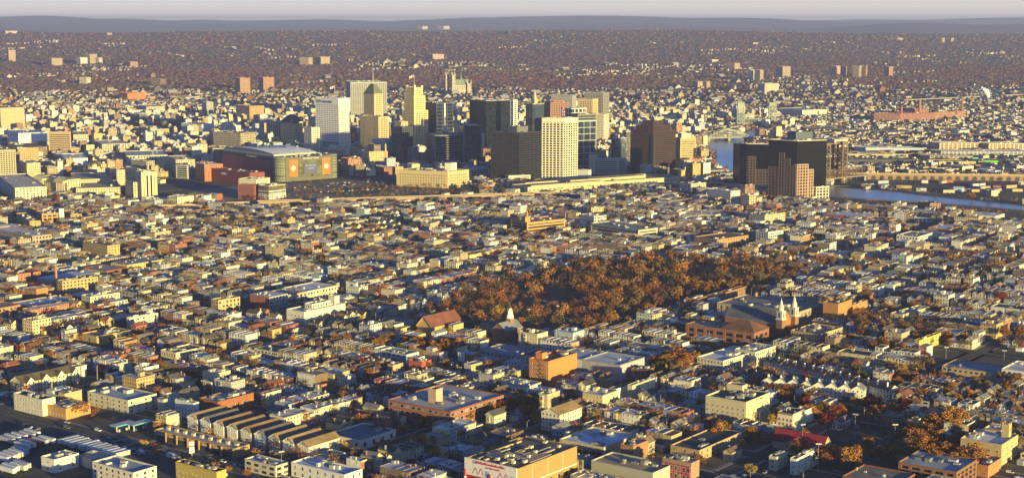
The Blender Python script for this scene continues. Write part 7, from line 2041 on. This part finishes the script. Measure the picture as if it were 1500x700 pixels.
TL.sort(key=lambda t: (0 if t[3] == 'manual' else 1) * 3000 + t[0].length / (t[1] / 10))
IT, MT = TL[:296], TL[296:]
for i, (p, h, c, src) in enumerate(IT):
    cr, tr = PROT[(i * 7 + int(h * 10)) % 7 if c != 6 else 7 + i % 3]
    e = empty('park_tree' if src == 'park' else 'tree', (p.x, p.y, .1))
    s_ = h; e.rotation_euler[2] = R.random() * 6.28; e.scale = (s_ * R.uniform(1.1, 1.4), s_ * R.uniform(1.1, 1.4), s_)
    o1 = bpy.data.objects.new('crown', cr); COL.objects.link(o1); o1.parent = e
    cc = TC[c][1]; k = R.uniform(.8, 1.2); o1.color = (cc[0] * k, cc[1] * k * R.uniform(.92, 1.08), cc[2] * k, 1)
    o2 = bpy.data.objects.new('trunk', tr); COL.objects.link(o2); o2.parent = e
    e['category'] = 'tree'; e['group'] = 'trees in the park' if src == 'park' else 'trees between the houses'
    TOLABEL.append((e, TC[c][0] + (' park tree' if src == 'park' else ' tree') + (', tall' if h > 15 else ', small' if h < 9 else ''), proj(p.x, p.y, 0)))
# the rest of the trees: leaf clouds massed into one object
V, Fc, C_ = [], [], []
T6 = None
for (p, h, c, src) in MT:
    rr = random.Random(int(p.x * 13 + p.y * 7))
    d = p.length; n_ = 230 if d < 1500 else 130 if d < 2000 else 60
    lob = [(p.x + math.cos(a) * h * .2, p.y + math.sin(a) * h * .2, h * rr.uniform(.45, .75), h * rr.uniform(.16, .24)) for a in [rr.random() * 6.28 for _ in range(5)]] + [(p.x, p.y, h * .7, h * .24)]
    v, f, cc = leaf_cloud(lob, n_, h * (.045 if d < 1500 else .065 if d < 2000 else .09), rr)
    b = len(V); V += v; Fc += [tuple(i + b for i in q) for q in f]; k = rr.uniform(.75, 1.15) * (.6 if c == 6 else 1); tc = TC[c][1]
    C_ += [(g[0] * tc[0] * k, g[1] * tc[1] * k, g[2] * tc[2] * k, 1) for g in cc]
me = bpy.data.meshes.new('distant_trees'); me.from_pydata(V, [], Fc); me.materials.append(M['leafm'])
a = me.attributes.new('Col', 'FLOAT_COLOR', 'FACE'); a.data.foreach_set('color', np.array(C_, 'f').ravel())
o = bpy.data.objects.new('distant_trees', me); COL.objects.link(o); tag(o, 'smaller autumn trees scattered between the farther houses', 'trees', kind='stuff')
print('trees', len(IT), len(MT))

# ---------------------------------------------------------------- far slopes: woods and suburbs
def clumps(n_, fy, fsize, colf, name, label, seed):
    rs = np.random.RandomState(seed)
    px = rs.uniform(-40, 1540, n_); py = fy(rs.uniform(0, 1, n_), px, rs)
    # intersect with terrain along the ray
    dx, du = (px - 750) / F, (350 - py) / F
    vy, vz = CP + du * SP, -SP + du * CP
    t = np.full(n_, 3900.0); done = np.zeros(n_, bool)
    for _ in range(320):
        hit = (H + vz * t) <= terrain(dx * t, vy * t)
        done |= hit
        t = np.where(done, t, t + 30)
    ok = done & (t < 12300)
    X, Y = (dx * t)[ok], (vy * t)[ok]; px, py = px[ok], py[ok]
    Z = terrain(X, Y)
    s = fsize(Y, rs)
    ring = 6
    tv = [(math.cos(2 * math.pi * i / ring), math.sin(2 * math.pi * i / ring), 0.0) for i in range(ring)] + [(.85 * math.cos(2 * math.pi * (i + .5) / ring), .85 * math.sin(2 * math.pi * (i + .5) / ring), .62) for i in range(ring)] + [(0, 0, 1.0)]
    tf = []
    for i in range(ring):
        j = (i + 1) % ring
        tf += [(i, j, ring + i), (j, ring + j, ring + i), (ring + i, ring + j, 2 * ring)]
    tv = np.array(tv); tf = np.array(tf); N = len(X)
    Vv = tv[None] * np.stack([s, s, s * .95], 1)[:, None]
    Vv = Vv * rs.uniform(.72, 1.25, (N, len(tv), 1)); Vv = Vv + np.stack([X, Y, Z - 1.5], 1)[:, None]
    ff = (tf[None] + (np.arange(N) * len(tv))[:, None, None]).reshape(-1, 3)
    me = bpy.data.meshes.new(name); me.vertices.add(N * len(tv)); me.vertices.foreach_set('co', Vv.reshape(-1).astype('f'))
    me.loops.add(len(ff) * 3); me.loops.foreach_set('vertex_index', ff.reshape(-1).astype('i'))
    me.polygons.add(len(ff)); me.polygons.foreach_set('loop_start', (np.arange(len(ff)) * 3).astype('i')); me.polygons.foreach_set('loop_total', np.full(len(ff), 3, 'i'))
    me.update(calc_edges=True)
    c = colf(N, X, Y, rs); c = np.repeat(c, len(tf), 0) * rs.uniform(.85, 1.15, (N * len(tf), 1))
    a = me.attributes.new('Col', 'FLOAT_COLOR', 'FACE'); a.data.foreach_set('color', np.concatenate([c, np.ones((len(c), 1))], 1).astype('f').ravel())
    me.materials.append(M['leafm']); o = bpy.data.objects.new(name, me); COL.objects.link(o); tag(o, label, 'woodland', kind='stuff')
CT = np.array([(.12, .055, .06), (.14, .075, .062), (.17, .115, .06), (.10, .075, .06), (.06, .06, .045), (.19, .14, .065), (.14, .05, .052)])
def colf(N, X, Y, rs):
    g = np.sin(X / 260 + np.sin(Y / 300) * 2) + np.sin(Y / 410 + X / 700)
    w_ = np.stack([3 + g, 2.4 + 0 * g, 1.1 - g * .3, 2 - g * .5, 1 + 0 * g, .8 - g * .2, .7 + g * .3], 1); w_ = np.maximum(w_, .05); w_ /= w_.sum(1, keepdims=True)
    k = (w_.cumsum(1) > rs.uniform(0, 1, (N, 1))).argmax(1)
    return CT[k]
def fy1(u, px, rs): return 36 + 112 * u ** .9
def fsz(Y, rs): return np.maximum(5.0, Y * .00062) * (rs.uniform(.6, 1.3, len(Y)) + 1.3 * rs.uniform(0, 1, len(Y)) ** 6)
clumps(42000, fy1, fsz, colf, 'woodland', 'autumn woods in mauve, rust and brown covering the far slopes', 5)
def fy2(u, px, rs): return 100 + 100 * u ** 1.5
def fsz2(Y, rs): return np.maximum(6.5, Y * .00115) * rs.uniform(.7, 1.3, len(Y))
clumps(30000, fy2, fsz2, colf, 'suburban_trees', 'trees dotted among the streets beyond downtown', 6)

def suburbs(n_, seed):
    rs = np.random.RandomState(seed); mb = MB(); U0, V0 = dirs(30)
    made = 0
    pts_ = []
    while len(pts_) < n_:
        px = rs.uniform(-30, 1530); u = rs.uniform(0, 1)
        py = 50 + 114 * (u ** .5)
        g = math.sin(px / 61.0 + py / 9) + math.sin(py / 7.3 - px / 133) + (1.2 if 96 < py < 112 and 500 < px < 1100 else 0) - (1.6 if 118 < py < 150 and 240 < px < 600 else 0)
        if g < rs.uniform(-.2, 2.0) and py < 135: continue
        x, y = at(px, py)
        if y > 12000: continue
        dr = U0 if rs.rand() < .6 else V0; n2 = rs.randint(2, 16); sp_ = rs.uniform(13, 24)
        for k in range(n2):
            if rs.rand() < .75: pts_.append((x + dr.x * sp_ * k + rs.uniform(-4, 4), y + dr.y * sp_ * k + rs.uniform(-6, 6)))
    for x, y in pts_:
        z = float(terrain(x, y)); k = max(1.0, y / 9500)
        w_, d_, h = rs.uniform(7, 11) * k, rs.uniform(9, 15) * k, rs.uniform(6, 9) * k
        if rs.rand() < .05: w_, d_, h = w_ * 2.6, d_ * 2.4, h * rs.uniform(1, 1.8)
        col = WALLC[rs.choice([0, 0, 1, 1, 2, 3, 3, 4, 5, 7, 7])][1]; kk = rs.uniform(.3, .75); col = tuple(c * kk for c in col)
        rc = [(.1, .1, .1), (.2, .19, .18), (.35, .35, .36), (.12, .08, .06)][rs.randint(4)]
        a = Vector((U0.x, U0.y)) if rs.rand() < .7 else Vector((V0.x, V0.y)); b = Vector((-a.y, a.x)); p = Vector((x, y))
        q = [p - a * w_ / 2 - b * d_ / 2, p + a * w_ / 2 - b * d_ / 2, p + a * w_ / 2 + b * d_ / 2, p - a * w_ / 2 + b * d_ / 2]
        for i in range(4): mb.quadwall(q[i], q[(i + 1) % 4], z - 3, z + h, col, 'trim')
        if rs.rand() < .6:
            r0, r1 = p - b * d_ / 2, p + b * d_ / 2; zr = z + h + w_ * .35
            mb.face([(*q[0], z + h), (*q[1], z + h), (*r0, zr)], col); mb.face([(*q[2], z + h), (*q[3], z + h), (*r1, zr)], col)
            mb.face([(*q[1], z + h), (*q[2], z + h), (*r1, zr), (*r0, zr)], rc); mb.face([(*q[3], z + h), (*q[0], z + h), (*r0, zr), (*r1, zr)], rc)
        else:
            mb.face([(*t, z + h) for t in q], rc)
        made += 1
    o = mb.build('distant_suburbs'); tag(o, 'pale houses and blocks scattered through the wooded suburbs to the hills', 'suburb', kind='stuff')
    print('suburb', made)
suburbs(6200, 4)

# ---------------------------------------------------------------- cars
def car_proto(kind):
    m_ = MB()
    L_, W_ = {'saloon': (4.5, 1.8), 'van': (5.0, 2.0), 'estate': (4.3, 1.8)}[kind]
    pro = {'saloon': [(-2.25, .45), (-2.25, .85), (-1.5, .98), (-.95, 1.42), (.55, 1.42), (1.15, .98), (2.2, .8), (2.25, .45)], 'van': [(-2.5, .45), (-2.5, 1.9), (-2.3, 2.05), (1.2, 2.05), (1.9, 1.2), (2.45, 1.0), (2.5, .45)], 'estate': [(-2.15, .45), (-2.15, 1.0), (-1.95, 1.65), (.5, 1.68), (1.15, 1.05), (2.1, .9), (2.15, .45)]}[kind]
    n_ = len(pro); hw = W_ / 2
    def inset(z): return hw - (.16 if z > 1.2 else 0)
    for i in range(n_ - 1):
        (x0, z0), (x1, z1) = pro[i], pro[i + 1]
        glass = (z0 > 1.0) != (z1 > 1.0) or (min(z0, z1) > .9 and abs(z1 - z0) > .3)
        m_.face([(x0, -inset(z0), z0), (x0, inset(z0), z0), (x1, inset(z1), z1), (x1, -inset(z1), z1)][::-1] if False else [(x0, inset(z0), z0), (x1, inset(z1), z1), (x1, -inset(z1), z1), (x0, -inset(z0), z0)], (1, 1, 1), 'pane' if glass else 'car')
    for s_ in (-1, 1):
        pts = [(x, s_ * inset(z), z) for x, z in pro]
        m_.face(pts if s_ > 0 else pts[::-1], (1, 1, 1), 'car')
        top = max(z for _, z in pro)
        gx0, gx1 = (-1.15, .75) if kind == 'saloon' else (-2.0, 1.3) if kind == 'van' else (-1.8, .75)
        g = [(gx0, s_ * (hw - .04), top - .42), (gx1, s_ * (hw - .04), top - .42), (gx1 - .3, s_ * (hw - .12), top - .1), (gx0 + .2, s_ * (hw - .12), top - .1)]
        m_.face(g if s_ < 0 else g[::-1], (1, 1, 1), 'pane')
        for wx in (-L_ * .3, L_ * .31):
            pts = [(wx + .33 * math.cos(a), s_ * (hw + .01), .33 + .33 * math.sin(a)) for a in [2 * math.pi * j / 10 for j in range(10)]]
            p2 = [(x, y - s_ * .25, z) for x, y, z in pts]
            m_.face(pts if s_ < 0 else pts[::-1], (1, 1, 1), 'rubber')
            for j in range(10): m_.face([pts[j], pts[(j + 1) % 10], p2[(j + 1) % 10], p2[j]], (1, 1, 1), 'rubber')
    return m_.mesh('car')
CP_ = [car_proto('saloon'), car_proto('van'), car_proto('estate')]
CCOL = [('white', (.75, .75, .75)), ('silver', (.45, .46, .48)), ('black', (.02, .02, .022)), ('grey', (.15, .155, .16)), ('blue', (.04, .08, .2)), ('red', (.3, .02, .02)), ('tan', (.35, .3, .22))]
cl = [(p, u) for p, u in CARSP if inview(p, 5) and not occ(*p)]
for k in range(-20, 20):
    if R.random() < .55: cl.append((ORG + AX * k * 11 + BX * R.choice([-4.2, 4.2]), AX))
for (x0, y0, x1, y1, n_) in ((5, 618, 55, 600 + 28, 14), (180, 655, 215, 668, 12), (560, 656, 600, 668, 7), (580, 670, 640, 690, 10), (1120, 692, 1095, 700, 4), (250, 672, 330, 700, 9), (480, 270, 560, 266, 22), (430, 276, 520, 271, 22), (440, 283, 560, 278, 22), (590, 280, 680, 284, 16)):
    A, B = Vector(at(x0, y0)), Vector(at(x1, y1))
    for k in range(n_):
        q = A + (B - A) * (k + .5) / n_ + Vector((R.uniform(-3, 3), R.uniform(-4, 4)))
        if not cl or min((q - c[0]).length for c in cl[-12:]) > 2.6: cl.append((q, BX))
cl.sort(key=lambda t: t[0].length)
good = []
for p, u in cl:
    if all((p - g[0]).length > 4.9 for g in good[-60:]): good.append((p, u))
arena_cars = [g for g in good if g[0].length > 2300][:70]
for i, (p, u) in enumerate(good[:220] + arena_cars):
    o = bpy.data.objects.new('parked_car', R.choices(CP_, [5, 2, 4])[0]); COL.objects.link(o)
    cn, cc = R.choices(CCOL, [6, 5, 4, 4, 2, 2, 1])[0]; o.color = (*cc, 1); o.location = (p.x, p.y, .02)
    o.rotation_euler[2] = math.atan2(u.y, u.x) + (math.pi if R.random() < .5 else 0) + R.uniform(-.03, .03)
    o['category'] = 'car'; o['group'] = 'cars along the streets and in the lots'
    TOLABEL.append((o, cn + (' van' if o.data is CP_[1] else ' car'), proj(p.x, p.y, 0)))
# delivery truck on the avenue
q = Vector(at(250, 671)); e = empty('delivery_truck', (q.x, q.y, 0)); tag(e, 'white box truck driving on the avenue past the tan strip mall', 'truck')
t = MB((q.x, q.y, 0)); t.box(q, AX, BX, 5.6, 2.4, .9, 3.5, (.76, .75, .72), 'paint', bottom=True); t.build('cargo_box', e)
t = MB((q.x, q.y, 0)); t.box(q + AX * 3.8, AX, BX, 1.8, 2.2, .6, 2.4, (.7, .7, .7), 'paint', bottom=True); t.box(q + AX * 4.74, BX, AX, 1.8, .06, 1.5, 2.2, (.02, .02, .03)); t.build('cab', e)
for i in (-1.8, 3.6):
    for s_ in (-1, 1):
        t = MB((q.x, q.y, 0)); c = q + AX * i + BX * s_ * 1.0; t.box(c, AX, BX, .9, .3, 0, .9, (.02, .02, .02)); t.build('wheel', e)

# containers and low sheds on the flats
rc_ = random.Random(8)
for k in range(44):
    x, y = rc_.uniform(1255, 1500), rc_.uniform(267, 283) if k % 3 else rc_.uniform(252, 262)
    if y > 270 + (x - 1255) * .06 + 6: continue
    X, Y = at(x, y); q = Vector((X, Y)); u, v_ = dirs(rc_.uniform(-20, 50)); cn, cc = rc_.choice([('white', (.7, .68, .62)), ('rust-red', (.3, .1, .06)), ('ochre', (.5, .35, .15)), ('blue-grey', (.3, .36, .42)), ('tan', (.5, .42, .3))])
    e = empty('storage_container', (X, Y, .1)); t = MB((X, Y, .1)); L_ = rc_.uniform(10, 26); t.box(q, u, v_, L_, 5, .1, rc_.uniform(3, 6), cc, 'paint'); t.build('box_body', e)
    t = MB((X, Y, .1)); t.box(q + u * (L_ / 2 + .06), v_, u, 3.6, .1, .3, 2.8, tuple(a * .6 for a in cc), 'paint'); t.build('door', e)
    e['category'] = 'container'; e['group'] = 'storage containers on the flats'; TOLABEL.append((e, cn + ' storage container on the riverside flats', (x, y)))
# ---------------------------------------------------------------- poles, floodlights
def pole_proto(hh, kind):
    m_ = MB(); c = (.16, .11, .07) if kind == 'wood' else (.28, .28, .28)
    m_.cyl((0, 0), .17, .11, 0, hh, c, 7, 'metal')
    if kind == 'wood':
        for z in (hh - .6, hh - 1.6): m_.bar((-1.2, 0, z), (1.2, 0, z), .14, c)
        m_.cyl((.35, 0), .22, .22, hh - 3, hh - 2.1, (.4, .4, .4), 8, 'metal')
    elif kind == 'lamp':
        m_.bar((0, 0, hh - .2), (1.9, 0, hh + .2), .1, c); m_.box(Vector((2.1, 0)), Vector((1, 0)), Vector((0, 1)), .7, .3, hh + .1, hh + .25, (.5, .5, .5), bottom=True)
    else:
        m_.bar((-1.6, 0, hh), (1.6, 0, hh), .2, c)
        for x in (-1.4, -.5, .5, 1.4): m_.box(Vector((x, -.2)), Vector((1, 0)), Vector((0, 1)), .7, .4, hh - .3, hh + .5, (.5, .5, .48), bottom=True)
    return m_.mesh('pole')
PPROT = {'wood': pole_proto(11, 'wood'), 'lamp': pole_proto(9, 'lamp'), 'flood': pole_proto(17, 'flood')}
pl_ = [t for t in POLES if inview(t[0], 0) and occ(*t[0]) in (0,)]
pl_.sort(key=lambda t: t[0].length)
for i, (p, u, v) in enumerate(pl_[:230]):
    kd = 'wood' if i % 3 else 'lamp'
    o = bpy.data.objects.new('utility_pole' if kd == 'wood' else 'street_lamp', PPROT[kd]); COL.objects.link(o); o.location = (p.x, p.y, .1); o.rotation_euler[2] = math.atan2(v.y, v.x)
    o['category'] = 'utility pole' if kd == 'wood' else 'street lamp'; o['group'] = ('utility poles' if kd == 'wood' else 'street lamps') + ' along the streets'
    TOLABEL.append((o, 'wooden utility pole with crossarms' if kd == 'wood' else 'grey street lamp with curved arm', proj(p.x, p.y, 0)))
for k, (x, y) in enumerate([(1198, 690), (1252, 644), (1310, 660), (1428, 682), (1175, 660), (413, 702), (803, 410), (817, 470), (798, 462), (888, 405), (775, 475), (1385, 540), (1470, 545), (1120, 620)]):
    X, Y = at(x, y); o = bpy.data.objects.new('floodlight_pole', PPROT['flood']); COL.objects.link(o); o.location = (X, Y, .1); o.rotation_euler[2] = R.uniform(-.6, .6)
    if y < 500: o.scale = (.8, .8, .8)
    o['category'] = 'floodlight'; o['group'] = 'floodlight poles'
    TOLABEL.append((o, 'tall pale floodlight pole with lamp bar', (x, y)))
for (x, y, ty, lab) in ((83, 425, 389, 'red and white striped brick chimney rising from the left neighbourhood'), (143, 564, 535, 'thick weathered wooden mast left of the large cream depot'), (119, 562, 531, 'twin wooden masts right of the mock-tudor terrace'), (145, 482 + 60, 523, 'leaning white lattice sculpture frame behind the depot')):
    X, Y = at(x, y); z1 = z_for(Y, ty); m_ = MB((X, Y, 0)); 
    m_.cyl((X, Y), 1.5 if y < 430 else .5, 1.2 if y < 430 else .35, 0, z1, (.4, .17, .09) if y < 430 else (.24, .17, .10), 10, 'metal')
    o = m_.build('chimney_stack' if y < 430 else 'wooden_mast'); tag(o, lab, 'chimney' if y < 430 else 'mast')

# ---------------------------------------------------------------- labels
def ordn_(n_):
    w_ = ['', 'second', 'third', 'fourth', 'fifth', 'sixth', 'seventh', 'eighth', 'ninth', 'tenth', 'eleventh', 'twelfth']
    if n_ - 1 < len(w_): return w_[n_ - 1]
    return '%d%s' % (n_, 'th' if 10 < n_ % 100 < 20 else {1: 'st', 2: 'nd', 3: 'rd'}.get(n_ % 10, 'th'))
REF2 = [(r, x, y) for r, x, y in REFS if len(r.split()) <= 4 and y > 200]
REF2 += [('park', 900, 440), ('gold dome', 138, 255), ('trailer lot', 100, 660), ('sports field', 1440, 532), ('lower left corner', 0, 700), ('lower right corner', 1500, 700), ('bend of the river', 1260, 288), ('long white garage', 528, 660)]
seen_ = {}
for o, base, (x, y) in sorted(TOLABEL, key=lambda t: -t[2][1]):
    rf = min(REF2, key=lambda r: (r[1] - x) ** 2 * .5 + ((r[2] - y) * 2.2) ** 2)
    dx, dy = x - rf[1], (y - rf[2]) * 2
    rel = ('right of' if dx > 0 else 'left of') if abs(dx) > abs(dy) else ('behind' if dy < 0 else 'before')
    seen_.setdefault((base, rel, rf[0]), []).append((dx * dx + dy * dy, o))
for (base, rel, rf), lst in seen_.items():
    lst.sort(key=lambda t: t[0])
    for i, (_, o) in enumerate(lst):
        s = base + ', ' + ((('nearest ' if i == 0 else ordn_(i + 1) + ' ')) if len(lst) > 1 else '') + (rel + ' the ' + rf)
        o['label'] = s

# ---------------------------------------------------------------- haze
me = bpy.data.meshes.new('haze')
x0, x1, y0, y1, z0, z1 = -11500, 11500, -300, 31500, -6, 335
me.from_pydata([(x, y, z) for x in (x0, x1) for y in (y0, y1) for z in (z0, z1)], [], [(0, 1, 3, 2), (4, 6, 7, 5), (0, 4, 5, 1), (2, 3, 7, 6), (0, 2, 6, 4), (1, 5, 7, 3)])
m = bpy.data.materials.new('haze_air'); m.use_nodes = True; n = m.node_tree; n.nodes.clear()
v = n.nodes.new('ShaderNodeVolumePrincipled'); v.inputs['Color'].default_value = (.53, .60, 1.0, 1); v.inputs['Density'].default_value = HAZE; v.inputs['Anisotropy'].default_value = 0.12
mo = n.nodes.new('ShaderNodeOutputMaterial'); n.links.new(v.outputs[0], mo.inputs['Volume'])
me.materials.append(m); o = bpy.data.objects.new('haze', me); COL.objects.link(o); o['kind'] = 'stuff'
